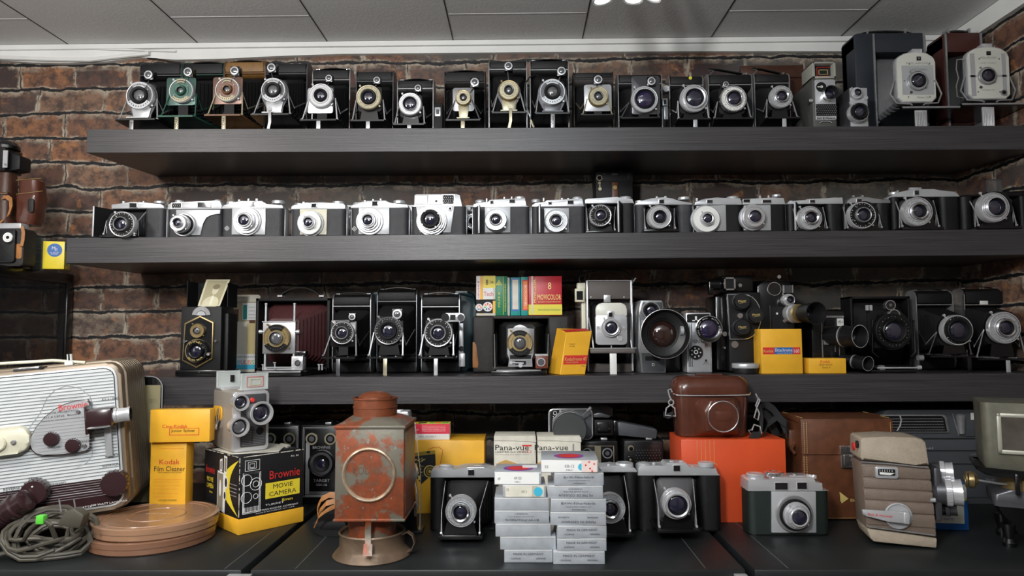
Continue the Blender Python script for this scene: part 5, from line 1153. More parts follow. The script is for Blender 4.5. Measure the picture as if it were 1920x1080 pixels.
# turret camera
Y = 1.36; z0 = z3(.42); a = W(1341, 548, Y); c = W(1431, 690, Y); m0 = W(1364, 548, Y).x
T = thing('movie_camera', 'black turret movie camera with three capped lenses', 'camera', ((a.x+c.x)/2, Y+.05, z0), 0, 'movie cameras on the lowest shelf')
b = B(leather, bpaint); b.box(m0, c.x, Y, Y+.11, z0+.002, a.z, 0, .004); b.box(a.x+.003, m0, Y+.012, Y+.09, z0+.004, a.z-.006, 1, .004); part(b, 'body', T)
b = B(bpaint); q = W(1352, 512, Y+.01); b.box(q.x, c.x-.01, Y+.01, Y+.09, a.z-.002, W(1390, 516, Y+.01).z, 0, .006); part(b, 'top_housing', T)
P = [(1363, 551), (1395, 551)] + [(1395+35*sin(t)*.95, 594-43*cos(t)) for t in [i*pi/12 for i in range(1, 12)]] + [(1395, 637), (1368, 637)]
b = B(chrome, leather); b.fp(P, Y-.006, .007, 0, .0006); P2 = [(1397+(x-1397)*.94, 594+(y-594)*.955) for x, y in P]; b.fp(P2, Y-.0068, .003, 1); TU = part(b, 'turret_plate', T)
b = B(chrome); b.fc(1388, 592, 5, Y-.011, .005); part(b, 'pivot', TU)
for i, (cx, cy) in enumerate(((1392, 565), (1418.5, 590.5), (1392.5, 613.5))):
    yl = Y-.034; q = W(cx, cy, yl); R_ = 14.5*yl/F
    b = B(dksteel, hood); q.z += 0; b.lathe((q.x, 0, q.z), [(R_*.85, Y-.007), (R_*1.0, Y-.018), (R_*1.04, Y-.019), (R_*1.04, Y-.023)], 'y', 32); LB = part(b, 'lens_barrel', TU)
    b = B(hood); b.lathe((q.x, 0, q.z), [(R_, Y-.023), (R_, yl+.002), (R_*.93, yl), (0, yl)], 'y', 32); cp = part(b, 'lens_cap', LB)
    b = B(goldp); b.ft('Meyer', cx, cy, 15, 6.5, yl-.0004, 0, 'c', .12); b.tube([W(cx-6, cy+4, yl-.0004), W(cx+8, cy+1.5, yl-.0004)], .0002, 4); part(b, 'lettering', LB)
b = B(chrome, bmatte, bpaint); q = W(1357, 520, Y-.01); s = W(1379, 544, Y-.01); b.box(q.x, s.x, Y-.010, Y+.03, s.z, q.z, 2, .001)
for k in ((q.x, s.x, q.z-.003, q.z), (q.x, s.x, s.z, s.z+.003), (q.x, q.x+.003, s.z, q.z), (s.x-.003, s.x, s.z, q.z)): b.box(k[0], k[1], Y-.012, Y-.008, k[2], k[3], 0)
b.box(q.x+.003, s.x-.003, Y-.0105, Y-.008, s.z+.003, q.z-.003, 1); b.cyl(((q.x-.014), Y+.01, (q.z+s.z)/2), .011, -.010, .012, 'x', 20, 2); b.fb(1329.5, 1338, 527, 552, Y+.002, .02, 2, .002); part(b, 'viewfinder', T)
b = B(chrome); b.fc(1378, 646, 6.5, Y-.004, .004); b.fc(1388, 535, 3.4, Y+.004, .004); b.fc(1359, 626, 4.5, Y+.006, .006); b.fc(1359, 652, 2, Y+.008, .004); part(b, 'knobs', T)
# silver cap lying in front
b = B(satin, hood); q = W(1397.5, 690, 1.335); zz = z3(.42)
T = thing('lens_cap', 'silver lens cap lying on its side of the shelf before the turret camera', 'lens cap', (q.x, 1.335, zz))
b.lathe((q.x, 1.335, zz), [(.021, 0, 1), (.022, .002, 1), (.022, .010, 1), (.0245, .0105, 0), (.0250, .012, 0), (.0250, .018, 0), (.024, .0195, 0), (0, .0195, 0)], 'z', 36); part(b, 'cap', T)
# second movie camera with long dark hood
Y = 1.385; z0 = z3(.5); a = W(1420, 527, Y); c = W(1493, 690, Y)
T = thing('movie_camera', 'black movie camera with long dark hood over a brass-grey barrel', 'camera', ((a.x+c.x)/2, Y+.05, z0), 0, 'movie cameras on the lowest shelf')
b = B(bpaint, leather, steel); b.prism([(a.x, z0), (c.x, z0), (c.x, a.z-.012), (c.x-.010, a.z), (a.x+.012, a.z), (a.x, a.z-.010)], Y, Y+.10, 'y', 0, .002); b.fb(1444, 1446, 573, 640, Y-.002, .003, 2); b.fb(1447, 1478, 575, 640, Y-.0015, .003, 1); part(b, 'body', T)
b = B(chrome, winm); b.fc(1452, 541.5, 12.8, Y-.003, .004, 0); b.fc(1452, 541.5, 11.6, Y-.0036, .003, 1); part(b, 'round_window', T)
b = B(dksteel, chrome); b.fb(1470, 1487, 535, 549, Y-.002, .003, 0); b.fb(1469.5, 1471, 534, 549, Y-.003, .004, 1); b.fb(1486, 1487.5, 534, 549, Y-.003, .004, 1); b.fc(1461, 519, 3.4, Y+.01, .01, 1); b.fc(1457, 588, 2.2, Y-.004, .003, 1); b.fc(1471, 602, 3.2, Y-.004, .004, 1); part(b, 'fittings', T)
shutter(T, 1482.5, 561.5, 11.5, Y, 'bigglass', .026, 'viewfinder_lens')
A = W(1483, 588, Y-.004); E = W(1531, 587, 1.300); d = (E-A); L_ = d.length; rot = d.normalized().to_track_quat('Z', 'Y').to_matrix()
b = B(satin, brass, hood); k = .0185
b.lathe(A, [(k*.9, -.004), (k, .002), (k, L_*.16), (k*.9, L_*.17), (k*.9, L_*.20), (k*.98, L_*.21), (k*.98, L_*.32), (k*.82, L_*.34, 1), (k*.82, L_*.46, 1)], 'z', 40, 0, rot); LB = part(b, 'lens_barrel', T)
b = B(hood); b.lathe(A, [(k*.80, L_*.46), (k*.9, L_*.50), (k*1.14, L_*.985), (k*1.16, L_), (k*1.10, L_), (k*.62, L_*.60), (k*.35, L_*.58)], 'z', 44, 0, rot); HO = part(b, 'lens_hood', LB); b = B(glassm); b.lathe(A, [(k*.45, L_*.60), (k*.25, L_*.63), (0, L_*.64)], 'z', 24, 0, rot); part(b, 'lens_glass', LB)
# two yellow boxes
carton('film_box', 'big square yellow carton with a red and blue label stripe', 'box', 1425.5, 1506, 617, 697, 1.322, .055, yellow, zb=z3(.5), patches=((1430, 1501, 651.5, 664, redp), (1452, 1487, 651.5, 664, bluec)), lines=(('Kodak', 1441, 658, 18, 5.4, goldp), ('Ektachrome', 1469.5, 656.3, 32, 6, whitep), ('COLOR MOVIE FILM', 1471, 662.2, 28, 1.8, whitep), ('160', 1494, 658, 10, 6.6, whitep)), rz=.02)
carton('film_box', 'flat yellow lens hood carton on the shelf front, right of the square one', 'box', 1516, 1587, 672, 698, 1.320, .05, yellow2 if False else yellow, zb=z3(.57), lines=(('Kodak', 1547.5, 678, 18, 5, redp), ('LENS HOOD', 1548.5, 683.8, 24, 3.2, blackp), ('Series V', 1549.5, 689, 15, 3.4, blackp)))
# dark movie camera with two ringed hoods
Y = 1.375; z0 = z3(.6); a = W(1520, 582, Y); c = W(1588, 690, Y)
T = thing('movie_camera', 'dark movie camera with open silver-edged hood and small lower lens', 'camera', ((a.x+c.x)/2, Y+.05, z0), 0, 'movie cameras on the lowest shelf')
b = B(leather, bpaint, steel); b.box(a.x, c.x, Y, Y+.10, z0, a.z, 1, .005); b.fb(1543, 1583, 592, 596, Y-.003, .004, 2, .001); b.fb(1541, 1543, 590, 690, Y-.003, .004, 2); b.fb(1546, 1564, 600, 610, Y-.002, .003, 0); part(b, 'body', T)
b = B(wh, blackp); b.fb(1569.5, 1582, 597, 611, Y-.003, .002, 0); b.ft('d|s', 1576, 604, 9, 7, Y-.0034, 1); part(b, 'label_plate', T)
b = B(steel); b.fb(1544, 1554, 631, 646, Y-.010, .001); b.fb(1565, 1567, 642, 660, Y-.002, .001); b.fb(1573, 1575, 645, 668, Y-.002, .001); part(b, 'front_bars', T)
for (px, py, R_, yl, off, nm) in ((1613, 630.5, 21, 1.305, .030, 'upper_lens'), (1628, 682, 13.5, 1.315, .022, 'lower_lens')):
    E = W(px, py, yl); A = Vector((E.x-off, Y-.001, E.z-(.0 if off == .03 else -.006))); d = E-A; L_ = d.length; rot = d.normalized().to_track_quat('Z', 'Y').to_matrix(); r_ = R_*yl/F
    b = B(hood, bright); b.lathe(A, [(r_*.75, 0), (r_*.85, L_*.3), (r_*.93, L_*.5, 0), (r_*1.0, L_*.52, 1), (r_*1.0, L_*.56, 1), (r_*.9, L_*.58), (r_*.97, L_*.98), (r_*1.02, L_, 1), (r_*.96, L_, 1), (r_*.75, L_*.72, 0), (r_*.5, L_*.70, 0)], 'z', 40, 0, rot); LB = part(b, nm, T)
    b = B(glassm); b.lathe(A, [(r_*.62, L_*.71), (r_*.35, L_*.74), (0, L_*.75)], 'z', 28, 0, rot); part(b, 'lens_glass', LB)
# plate folding camera, dark
Yb = 1.42; Yf = 1.33; a = W(1594, 556, Yb); c = W(1712, 690, Yb); z0 = z3(.75)
T = thing('plate_camera', 'black plate folding camera with glossy lens and twin round finders above', 'camera', ((a.x+c.x)/2, Yb, z0), 0, G3)
b = B(leather, bpaint); e = .005
for k in ((a.x, c.x, a.z-e, a.z), (a.x, c.x, z0, z0+.010), (a.x, a.x+e, z0, a.z), (c.x-e, c.x, z0, a.z)): b.box(k[0], k[1], Yb, Yb+.045, k[2], k[3], 0, .001)
b.box(a.x+e, c.x-e, Yb+.035, Yb+.045, z0+.01, a.z-e); part(b, 'body', T)
cl = W(1679, 621, Yf); b = B(bellm); b.bellows(((a.x+c.x)/2, (a.z+z0)/2, (c.x-a.x)/2-.008, (a.z-z0)/2-.010, Yb+.03), (cl.x-.006, cl.z+.004, .034, .036, Yf+.022), 10, .0035); part(b, 'bellows', T)
b = B(bpaint); b.cyl((cl.x, 0, cl.z+.002), 37*Yf/F, Yf+.012, Yf+.016, 'y', 36)
for px in (1637, 1714): q = W(px, 600, Yf+.012); s = W(px+(3 if px > 1700 else 0), 660, Yf+.012); b.tube([(q.x, Yf+.014, q.z), (s.x, Yf+.014, s.z), (s.x+(.010 if px < 1700 else -.010), Yf+.012, s.z-.010)], .0020, 8)
part(b, 'lens_standard', T); shutter(T, 1679, 620.5, 33, Yf+.012, 'allblack', .018)
b = B(chrome, winm, glassw); 
for px, py, r_ in ((1670, 572, 9.5), (1677.5, 590.5, 10.5)): b.fc(px, py, r_, Yf+.008, .010, 0); b.fc(px, py, r_*.84, Yf+.0074, .004, 1); b.fc(px, py, r_*.3, Yf+.0070, .003, 2)
part(b, 'round_finders', T)
b = B(steel, satin); q = W(1664, 692, Yf-.006)
b.box(q.x-.018, q.x+.058, Yf-.006, Yf-.001, z0+.008, z0+.011, 1, .001); b.cyl((q.x+.058, Yf-.0035, z0+.010), .004, 0, .006, 'x', 12, 1)
for px, py in ((1652, 690), (1725, 671)): k = W(px, py, Yf); b.cyl((k.x, Yf, max(k.z, z0+.006)), .0055, -.004, .005, 'x', 16)
b.fb(1624, 1629, 572, 582, Yf+.020, .004, 1); b.fb(1631, 1636, 572, 582, Yf+.020, .004, 1); part(b, 'focusing_rack', T)
b = B(bpaint); b.prism([(q.x-.030, Yf-.004), (q.x+.055, Yf-.004), (c.x, Yb), (a.x, Yb)], z0, z0+.006, 'z', 0, .001); b.fb(1625, 1628.5, 580, 664, Yf+.022, .002); b.fb(1632, 1635.5, 580, 664, Yf+.022, .002); part(b, 'bed', T)
folder('black folding camera with dark wide lens, seen past its pleated side', s3, (1716, 1786, 545), 26, (1745, 1832, 667), (1801, 619, 29), 'bigblack', grp=G3, Yb=1.43, Yf=1.33, handle=1, edge=steel, strut=dksteel, foot=(1818, 'plain'), footm=bpaint, belm=bellm, prot=.022)
t = folder('rightmost black folding camera with cream ring lens, lowest shelf', s3, (1806, 1882, 541), 30, (1836, 1935, 672), (1889, 614.5, 30), 'silver', grp=G3, Yb=1.43, Yf=1.33, handle=1, edge=chrome, strut=steel, foot=(1891, 'plain'), footm=satin, prot=.018)
b = B(wh, bmatte); b.fb(1838, 1853, 564, 571, 1.4265, .003, 0, .0006); b.fb(1853, 1876, 565, 571, 1.4275, .002, 1, .0006); part(b, 'catch', t)
# ------------------------------------------------------------ counter
def loft(b, secs, m=0):
    """secs: (z, x0, x1, y0, y1, r) rounded rectangles stacked upwards"""
    rings = [[b._v((u, v, s[0])) for u, v in rrect(s[1], s[2], s[3], s[4], s[5], 6)] for s in secs]
    for i in range(len(rings)-1):
        n = len(rings[i])
        for k in range(n): b._fc([rings[i][k], rings[i][(k+1) % n], rings[i+1][(k+1) % n], rings[i+1][k]], m)
    b._fc(rings[0], m); b._fc(rings[-1], m)
def lp(T, px, py, y=0.0):
    """where the sight line of a pixel crosses the local plane y of a turned thing"""
    M = Matrix.LocRotScale(T.location, T.rotation_euler, None).inverted(); o = M @ CP; d = M.to_3x3() @ (CAM_M @ Vector(((px-960)/F, (540-py)/F, -1)))
    return o + d*((y-o.y)/d.y)
FR = lambda x, y, z, a=0: Matrix.Translation((x, y, z)) @ Matrix.Rotation(pi/2, 4, 'X') @ Matrix.Rotation(a, 4, 'Z')
def TOPM(x, y, z, a=0): return Matrix.Translation((x, y, z)) @ Matrix.Rotation(a, 4, 'Z')
LF = lambda x, y, z: Matrix(((0, 0, -1, x), (-1, 0, 0, y), (0, 1, 0, z), (0, 0, 0, 1)))
# ---- striped film projector
C = W(243, 951, 1.13)
T = thing('film_projector', 'large tan film projector with white striped front, left edge of the counter', 'projector', tuple(C), radians(18), ry=radians(-5), world=False)
Wd, H, D = .46, .236, .17
b = B(mat('bronze_case_paint', (.20, .155, .11), .38, .35)); b.rr(-Wd, 0, 0, H, .022, 0, D, 0, .004, 6)
for k in range(9):
    y = .022+k*.016; b.rr(-Wd-.003, .0034, -.003, H+.003, .024, y, y+.010, 0, .0026, 6)
part(b, 'case', T)
b = B(satin, blackp, bake, mat('projector_white', (.60, .63, .64), .38)); b.rr(-Wd+.006, -.006, .006, H-.006, .018, -.002, .002, 0, .0008, 6); b.rr(-Wd+.009, -.009, .009, H-.009, .016, -.0025, 0, 1, 0, 6); b.rr(-Wd+.0105, -.0105, .0105, H-.0105, .015, -.0028, 0, 3, 0, 6)
b.box(-Wd+.0106, -.0108, -.0036, -.001, .022, .052, 2)
b.rr(-Wd+.0106, -.0106, .0106, .036, .012, -.0034, 0, 2, 0, 4)
b.box(-Wd+.011, -.011, -.0038, -.0034, .0335, .0345, 3)
for i in range(7): b.box(-Wd+.011, -.0112, -.0040, -.0034, .026+i*.0038, .0265+i*.0038, 0)
for i in range(33): b.box(-Wd+.011, -.0112, -.0031, -.0025, .0565+i*.0051, .0571+i*.0051, 1 if False else 0)
FP = part(b, 'striped_panel', T)
b = B(mat('panel_groove', (.12, .13, .14), .5))
for i in range(33): b.box(-Wd+.011, -.0112, -.0034, -.0027, .0572+i*.0051, .0580+i*.0051)
part(b, 'groove_lines', FP)
pz = lambda px, py, y=-.004: lp(T, px, py, y)
pts = [(166, 748), (145, 750), (125, 756), (105, 766), (85, 782), (70, 800), (60, 818), (58, 832), (62, 843), (70, 850), (85, 853), (110, 852), (140, 849), (164, 845), (172, 838), (172, 812), (168, 804), (168, 790), (172, 780), (172, 754)]
b = B(bake, satin); P = [(pz(*p).x, pz(*p).z) for p in pts]; b.prism(P, -.012, -.003, 'y', 0, .001); cx = sum(p[0] for p in P)/len(P); cz = sum(p[1] for p in P)/len(P); b.prism([(cx+(x-cx)*.965, cz+(z-cz)*.965) for x, z in P], -.0126, -.006, 'y', 1)
MC = part(b, 'mechanism_cover', T)
b = B(steel)
for i in range(18):
    z = cz-.034+i*.0051; xs = [p[0] for p in P]
    if i in (11, 12, 13, 14, 15): continue
    hw = .040 if i < 12 else .030
    b.box(cx-hw+(.004 if i < 3 else 0), cx+hw-.002, -.0130, -.0125, z, z+.0005)
part(b, 'groove_lines', MC)
b = B(redp); q = pz(137, 761, -.0132); b.text('Brownie', FR(q.x, -.0131, q.z, .05), .040, .010); part(b, 'lettering', MC)
b = B(blackp)
for s, px, py, w_, h_ in (('MOVIE PROJECTOR', 116, 773, .046, .0036), ('F/1.6 LENS  8mm', 113, 780, .044, .003), ('MADE BY EASTMAN KODAK CO', 120, 786, .060, .0016), ('THREAD', 101, 839, .018, .003), ('FRAME', 160, 828, .014, .003)):
    q = pz(px, py, -.0132); b.text(s, FR(q.x, -.0131, q.z), w_, h_)
part(b, 'lettering', MC)
b = B(blackp)
for s, px, py, w_, h_ in (('F/1.6 LENS', 207, 748, .024, .004), ('FOCUS', 211, 855, .020, .004), ('ELEVATION', 208, 872, .024, .004), ('STILL', 63, 897, .014, .004), ('FORWARD', 107, 907, .024, .004), ('REVERSE', 22, 916, .022, .004), ('REWIND', 22, 922, .022, .004)):
    q = pz(px, py); b.text(s, FR(q.x, -.0042, q.z), w_, h_)
part(b, 'lettering', FP)
b = B(whitep)
for s, px, py, w_, h_ in (('500 WATTS', 152, 952, .028, .003), ('300 WATT LAMP MAX', 205, 943, .052, .003)):
    q = pz(px, py); b.text(s, FR(q.x, -.0042, q.z), w_, h_)
part(b, 'lettering', FP)
for px, py, r_, dp, nm in ((101, 821, .0105, .020, 'thread_knob'), (141, 833, .0105, .020, 'framing_knob'), (219, 903, .020, .024, 'elevation_knob'), (71, 919, .019, .026, 'motor_knob')):
    q = lp(T, px, py, -.004); b = B(bake)
    b.lathe((q.x, 0, q.z), [(r_*.95, -.003), (r_, -.006), (r_, -dp*.8), (r_*.93, -dp), (0, -dp-.001)], 'y', 32)
    for i in range(20):
        a_ = 2*pi*i/20; b.cyl((q.x+r_*cos(a_), 0, q.z+r_*sin(a_)), .0009, -.006, -dp*.85, 'y', 5)
    K = part(b, nm, T)
    if nm == 'motor_knob': b = B(wh); b.cyl((q.x, 0, q.z+.010), .0013, -dp-.0012, -dp, 'y', 8); part(b, 'white_dot', K)
b = B(chrome)
for px, py in ((147, 772), (159, 836)): q = pz(px, py, -.012); b.cyl((q.x, 0, q.z), .0035, -.0155, -.0125, 'y', 16, 0, .001)
part(b, 'screws', MC)
q = lp(T, 195, 784, -.024); r3 = Matrix.Rotation(radians(0), 3, 'Y')
b = B(bake, chrome); b.box(q.x-.024, q.x+.015, -.040, -.006, q.z-.014, q.z+.017, 0, .006); b.box(q.x-.024, q.x-.020, -.038, -.003, q.z-.022, q.z+.023, 0, .002); b.tube([(q.x-.020, -.041, q.z-.012), (q.x+.012, -.041, q.z-.012)], .0012, 6, 1); LS = part(b, 'lens_housing', T)
b = B(bright, bmatte, glassw); b.lathe((q.x, -.024, q.z+.002), [(.0115, .014), (.0118, .016), (.0118, .019), (.0108, .020), (.0108, .032), (.0118, .034), (.0118, .038), (.0095, .038, 1), (.009, .030, 1)], 'x', 28); b.lathe((q.x, -.024, q.z+.002), [(.0090, .031), (.005, .0335), (0, .034)], 'x', 20, 2); part(b, 'lens_barrel', LS)
b = B(satin); b.box(q.x-.004, q.x+.006, -.012, -.009, q.z-.062, q.z-.010, 0, .001); part(b, 'focus_arm', T)
q = lp(T, 22, 826, -.01); b = B(cream, steel); b.rr(q.x-.06, q.x+.026, q.z-.020, q.z+.021, .016, -.020, -.003, 0, .006); b.cyl((q.x-.014, 0, q.z-.002), .011, -.026, -.018, 'y', 20, 0, .002); b.cyl((q.x+.006, 0, q.z-.002), .0035, -.024, -.018, 'y', 14, 1, .001); part(b, 'reel_arm', T)
b = B(satin); pts = [lp(T, x, y, -.003) for x, y in ((47, 812), (75, 775), (88, 746), (103, 731), (125, 723), (150, 728), (168, 742), (174, 758))]; b.tube(pts, .0007, 5)
pts = [lp(T, x, y, -.003) for x, y in ((174, 835), (172, 855), (162, 868), (145, 876))]; b.tube(pts, .0007, 5); part(b, 'reel_guide', FP)
b = B(cream, wh, chrome, bmatte); b.tube([(-Wd, .02, H+.012), (-.20, .02, H+.0135), (-.10, .02, H+.010), (-.055, .02, H+.002)], .0025, 8, 0); q = lp(T, 131, 675, .02); b.box(q.x-.006, q.x+.006, .012, .028, H, H+.006, 1, .001); b.cyl((q.x, .02, 0), .004, H+.005, H+.018, 'z', 14, 1); b.box(q.x-.0012, q.x+.0012, .0155, .018, H+.008, H+.0185, 3)
q = lp(T, 50, 691, .0); b.box(q.x-.018, q.x+.018, -.004, .014, H-.001, H+.003, 2, .001); b.box(q.x+.018, q.x+.024, -.004, .014, H-.001, H+.002, 3); part(b, 'carry_handle', T)
q = lp(T, 18, 958, -.03); b = B(bake, wh); rot = Vector((.8, -.35, .45)).normalized().to_track_quat('Z', 'Y').to_matrix(); b.lathe(q, [(.018, -.05), (.018, .004), (.0195, .006), (.0195, .016), (.0165, .018), (.0165, .032), (.013, .034), (0, .035)], 'z', 26, 0, rot)
for i in range(8): b.lathe(q, [(.0185, -.04+i*.0052), (.0193, -.038+i*.0052), (.0185, -.036+i*.0052)], 'z', 26, 0, rot)
part(b, 'power_socket', T)
b = B(chrome); b.cyl((-.09, .05, -.034), .010, 0, .034, 'z', 16); b.cyl((-.30, .05, -.016), .010, 0, .018, 'z', 16); part(b, 'elevation_foot', T)
# ---- rounded black lid with cream label behind it
b = B(bpaint); q = W(262, 706, 1.2925); s = W(305, 706, 1.2925)
T = thing('case_lid', 'black lid with pale edge and cream paper label, behind the film projector', 'lid', ((q.x+s.x)/2, 1.28, TZ))
b.rr(q.x-.030, s.x, TZ, q.z, .022, 1.2925, 1.2985, 0, .001); part(b, 'board', T)
b = B(bright); pts = [(s.x+.0005, 1.2918, TZ+.002), (s.x+.0005, 1.2918, q.z-.022)]+[(s.x-.0215+.022*cos(t), 1.2918, q.z-.022+.022*sin(t)) for t in [i*pi/12 for i in range(7)]]+[(q.x-.02, 1.2918, q.z)]; b.tube(pts, .0012, 6); part(b, 'edge_bead', T)
b = B(mat('label_cream', (.34, .30, .17), .6), blackp); b.box(q.x-.025, s.x-.003, 1.2915, 1.2930, TZ+.02, q.z-.016); 
for px, py, w_ in ((284, 750, .018), (284, 754, .016), (286, 775, .014), (287, 782, .012)): b.ft('high to' if py < 760 else 'nnn nn', px+2, py, 14, 2.2, 1.2912, 1)
part(b, 'paper_label', T)
# ---- coiled cord
T = thing('power_cord', 'bundle of grey power cord with a green tie, front left of the counter', 'cord', tuple(WZ(85, 1010)))
b = B(cordm); c = WZ(80, 1046); r_ = .0032; rnd = random.Random(3); Rz = Matrix.Rotation(radians(18), 3, 'Z')
pts = [Vector((c.x-.16, c.y-.03, TZ+.0034)), Vector((c.x-.09, c.y-.038, TZ+.0034))]
N = 8; path = []
for k in range(N*16):
    t = k/16; i = int(t); a_ = 2*pi*t
    rx = .043+.011*sin(i*1.9); ry = .026+.008*cos(i*1.3); tilt = 1.1+.6*sin(i*2.3)
    p = Vector((rx*cos(a_)+.012*sin(i*.9), ry*sin(a_)+.006*cos(i*2.1), .026+.0028*i*.6+ry*tilt*.7*sin(a_)+.004*sin(3*a_+i)))
    p = Rz @ p; p.z = max(p.z, .0038); path.append(c+p+Vector((0, .012, 0)))
pts += path; b.tube(pts, r_, 7); b.tube([p+Vector((.002, -.001, .0045)) for p in pts[6:80]], r_*.9, 6)
b.tube([W(x, y, Y) for x, y, Y in ((45, 1012, 1.0), (62, 988, .985), (80, 972, .98), (95, 985, .98), (104, 1008, .99))], r_, 7)
part(b, 'cable', T)
b = B(cordm, steel); q = W(140, 968, 1.03); b.prism([(q.x-.022, q.z-.012), (q.x+.014, q.z-.016), (q.x+.020, q.z+.004), (q.x+.004, q.z+.014), (q.x-.010, q.z+.008)], 1.02, 1.038, 'y', 0, .004)
for dx in (-.020, .002): b.tube([(q.x+dx, 1.03, q.z+.006), (q.x+dx-.004, 1.03, q.z+.024)], .0011, 6, 1)
part(b, 'plug', T)
b = B(greentie); q = W(77, 974, .978); b.box(q.x-.0055, q.x+.0055, .974, .984, q.z-.006, q.z+.006, 0, .0015); part(b, 'tie', T, 'bright green wire tie')
# ---- reel cans
for i, (dx, dy, m_, r_, lab) in enumerate(((0, 0, amberd, .0935, 'brown plastic reel can, lower one of the pair'), (.003, .004, amber, .093, 'translucent brown reel can lying on top of the other'))):
    c = Vector((-.592+dx, 1.128+dy, TZ+.0003+i*.0195))
    T = thing('reel_can', lab, 'film can', tuple(c), 0, 'pair of reel cans on the counter')
    b = B(m_); b.lathe(c, [(r_-.003, 0), (r_-.001, .002), (r_-.001, .010), (r_, .0102), (r_, .0180), (r_-.0015, .0190), (r_-.006, .0192), (r_-.0065, .0182), (r_-.014, .0182), (r_-.0145, .0190), (r_-.016, .0190), (r_-.0165, .0182), (.044, .0182), (.0435, .0191), (.0415, .0191), (.041, .0182), (0, .0182)], 'z', 80); part(b, 'can', T)
    if i: b = B(whitep); b.text('EASTMAN KODAK CO', TOPM(c.x, c.y+.005, c.z+.0186, .0), .040, .003); part(b, 'lettering', T)
# ---- yellow cartons behind the cans
fy = 1.20; a = W(283, 828, fy); c = W(350, 828, fy)
T = thing('bottle_carton', 'narrow upright yellow carton beneath the wider yellow box, behind the reel cans', 'box', ((a.x+c.x)/2, fy, TZ), radians(4))
b = B(yellow2 if False else yellow); b.box(a.x, c.x, fy, fy+.028, TZ, a.z, 0, .0008); part(b, 'carton', T)
lettering(T, [('Kodak', 318, 866, 38, 9, fy-.0004)], redp)
lettering(T, [('Film Cleaner', 318, 879, 58, 9, fy-.0004), ('WITH APPLICATOR CLOTH', 318, 886, 44, 2.2, fy-.0004), ('4 FLUID OUNCES', 314, 938, 34, 3.4, fy-.0004)], blackp)
lettering(T, [('CAUTION Contains chlorinated', 314, 899, 52, 2, fy-.0004), ('hydrocarbons vapor harmful', 312, 904, 48, 2, fy-.0004), ('Use with adequate ventilation', 313, 911, 50, 2, fy-.0004), ('Avoid prolonged contact', 310, 917, 44, 2, fy-.0004), ('In case of contact wash', 312, 925, 46, 2, fy-.0004), ('Keep from children', 309, 932, 38, 2, fy-.0004), ('DRAINAGE CLEANING RECORD', 322, 841, 46, 2, fy-.0004)], orangep)
zt = a.z+.0004; fy2 = 1.19
T = carton('splicer_box', 'wide yellow box balanced on top of the narrow upright yellow carton', 'box', 284, 391, 768, 828, fy2, .024, yellow, zb=zt, lines=(('Cine-Kodak', 328, 799, 46, 6, redp), ('Junior Splicer', 343, 808, 44, 6.5, blackp)), rz=radians(4), patches=((318, 372, 802.5, 803.2, redp), (318, 318.8, 803, 816, redp), (318, 372, 815.2, 816, redp), (371.3, 372, 802.5, 816, redp)))
# ---- black and yellow movie camera carton, turned
C = WZ(447, 1004); bh = .124; A_ = radians(47)
T = thing('camera_carton', 'black and yellow carton worn at its corners, carrying the three-lens camera', 'box', (C.x, C.y, TZ+.0003), A_, world=False)
L1, L2 = .115, .138
b = B(mat('black_card', (.010, .010, .012), .4), yellow, cardw); b.box(0, L1, 0, L2, .024, bh, 0, .001); b.box(-.0012, L1+.0012, -.0012, L2+.0012, 0, .025, 1, .0012); b.box(.0005, L1-.0005, .0005, L2-.0005, bh-.002, bh+.0008, 0, .0006)
rnd = random.Random(5)
part(b, 'carton', T)
b = B(cardw)
for i in range(26):
    z = .028+rnd.random()*(bh-.03); l = .002+rnd.random()*.006; b.tube([(-.0002, -.0002, z), (-.0002, -.0002, min(z+l, bh))], .0004+rnd.random()*.0004, 5)
for i in range(22):
    x = rnd.random()*L1; b.tube([(x, -.0003, bh+.0004), (min(x+.003+rnd.random()*.008, L1), -.0003, bh+.0004)], .0003+rnd.random()*.0006, 5)
    y = rnd.random()*L2; b.tube([(-.0003, y, bh+.0004), (-.0003, min(y+.003+rnd.random()*.006, L2), bh+.0004)], .0003+rnd.random()*.0005, 5)
part(b, 'worn_edges', T, 'edges scuffed to bare pale card')
fx = lambda u: u*L1
b = B(redp); b.text('Brownie', FR(.080, -.0006, bh*.715), .056, .014); part(b, 'lettering', T)
b = B(yellow2); y_ = -.0005; b._fc([b._v(p) for p in ((.045, y_, .050), (.108, y_, .050), (.108, y_, .076), (.045, y_, .076))]); b.text('8mm', FR(.085, -.0006, .044), .020, .005)
yb_ = LF(-.0006, 0, 0)
b._fc([b._v((-.0006, L2*.0+.040*1.0+.052*sin(t)*.0+.0, .026)) for t in ()] ) if False else None
n = 16; out = [(-.0006, .002+.064*(1-((i/n-.5)*2)**2), .028+(bh-.032)*i/n) for i in range(n+1)]; inn = [(-.0006, .002+.034*(1-((i/n-.5)*2)**2), .028+(bh-.032)*i/n) for i in range(n, -1, -1)]
b._fc([b._v(p) for p in out+inn]); b.text('MOVIE', LF(-.0006, .112, .075), .026, .008); b.text('CAMERA', LF(-.0006, .112, .064), .028, .008); b.text('8mm', LF(-.0006, .108, .054), .012, .004)
part(b, 'yellow_print', T)
b = B(redp); b.text('Brownie', LF(-.0006, .112, .092), .036, .013); part(b, 'lettering', T)
b = B(blackp); b.text('MOVIE', FR(.0765, -.0009, .069), .036, .0075); b.text('CAMERA', FR(.0765, -.0009, .057), .050, .0075); part(b, 'lettering', T)
b = B(whitep)
for s, x, z, w_, h_ in (('TURRET', .062, .040, .034, .003), ('EASTMAN KODAK COMPANY', .066, .033, .080, .0028), ('MADE IN ROCHESTER, N.Y., U.S.A.', .064, .029, .070, .0018), ('No. 84', .098, bh-.008, .014, .003)): b.text(s, FR(x, -.0006, z), w_, h_)
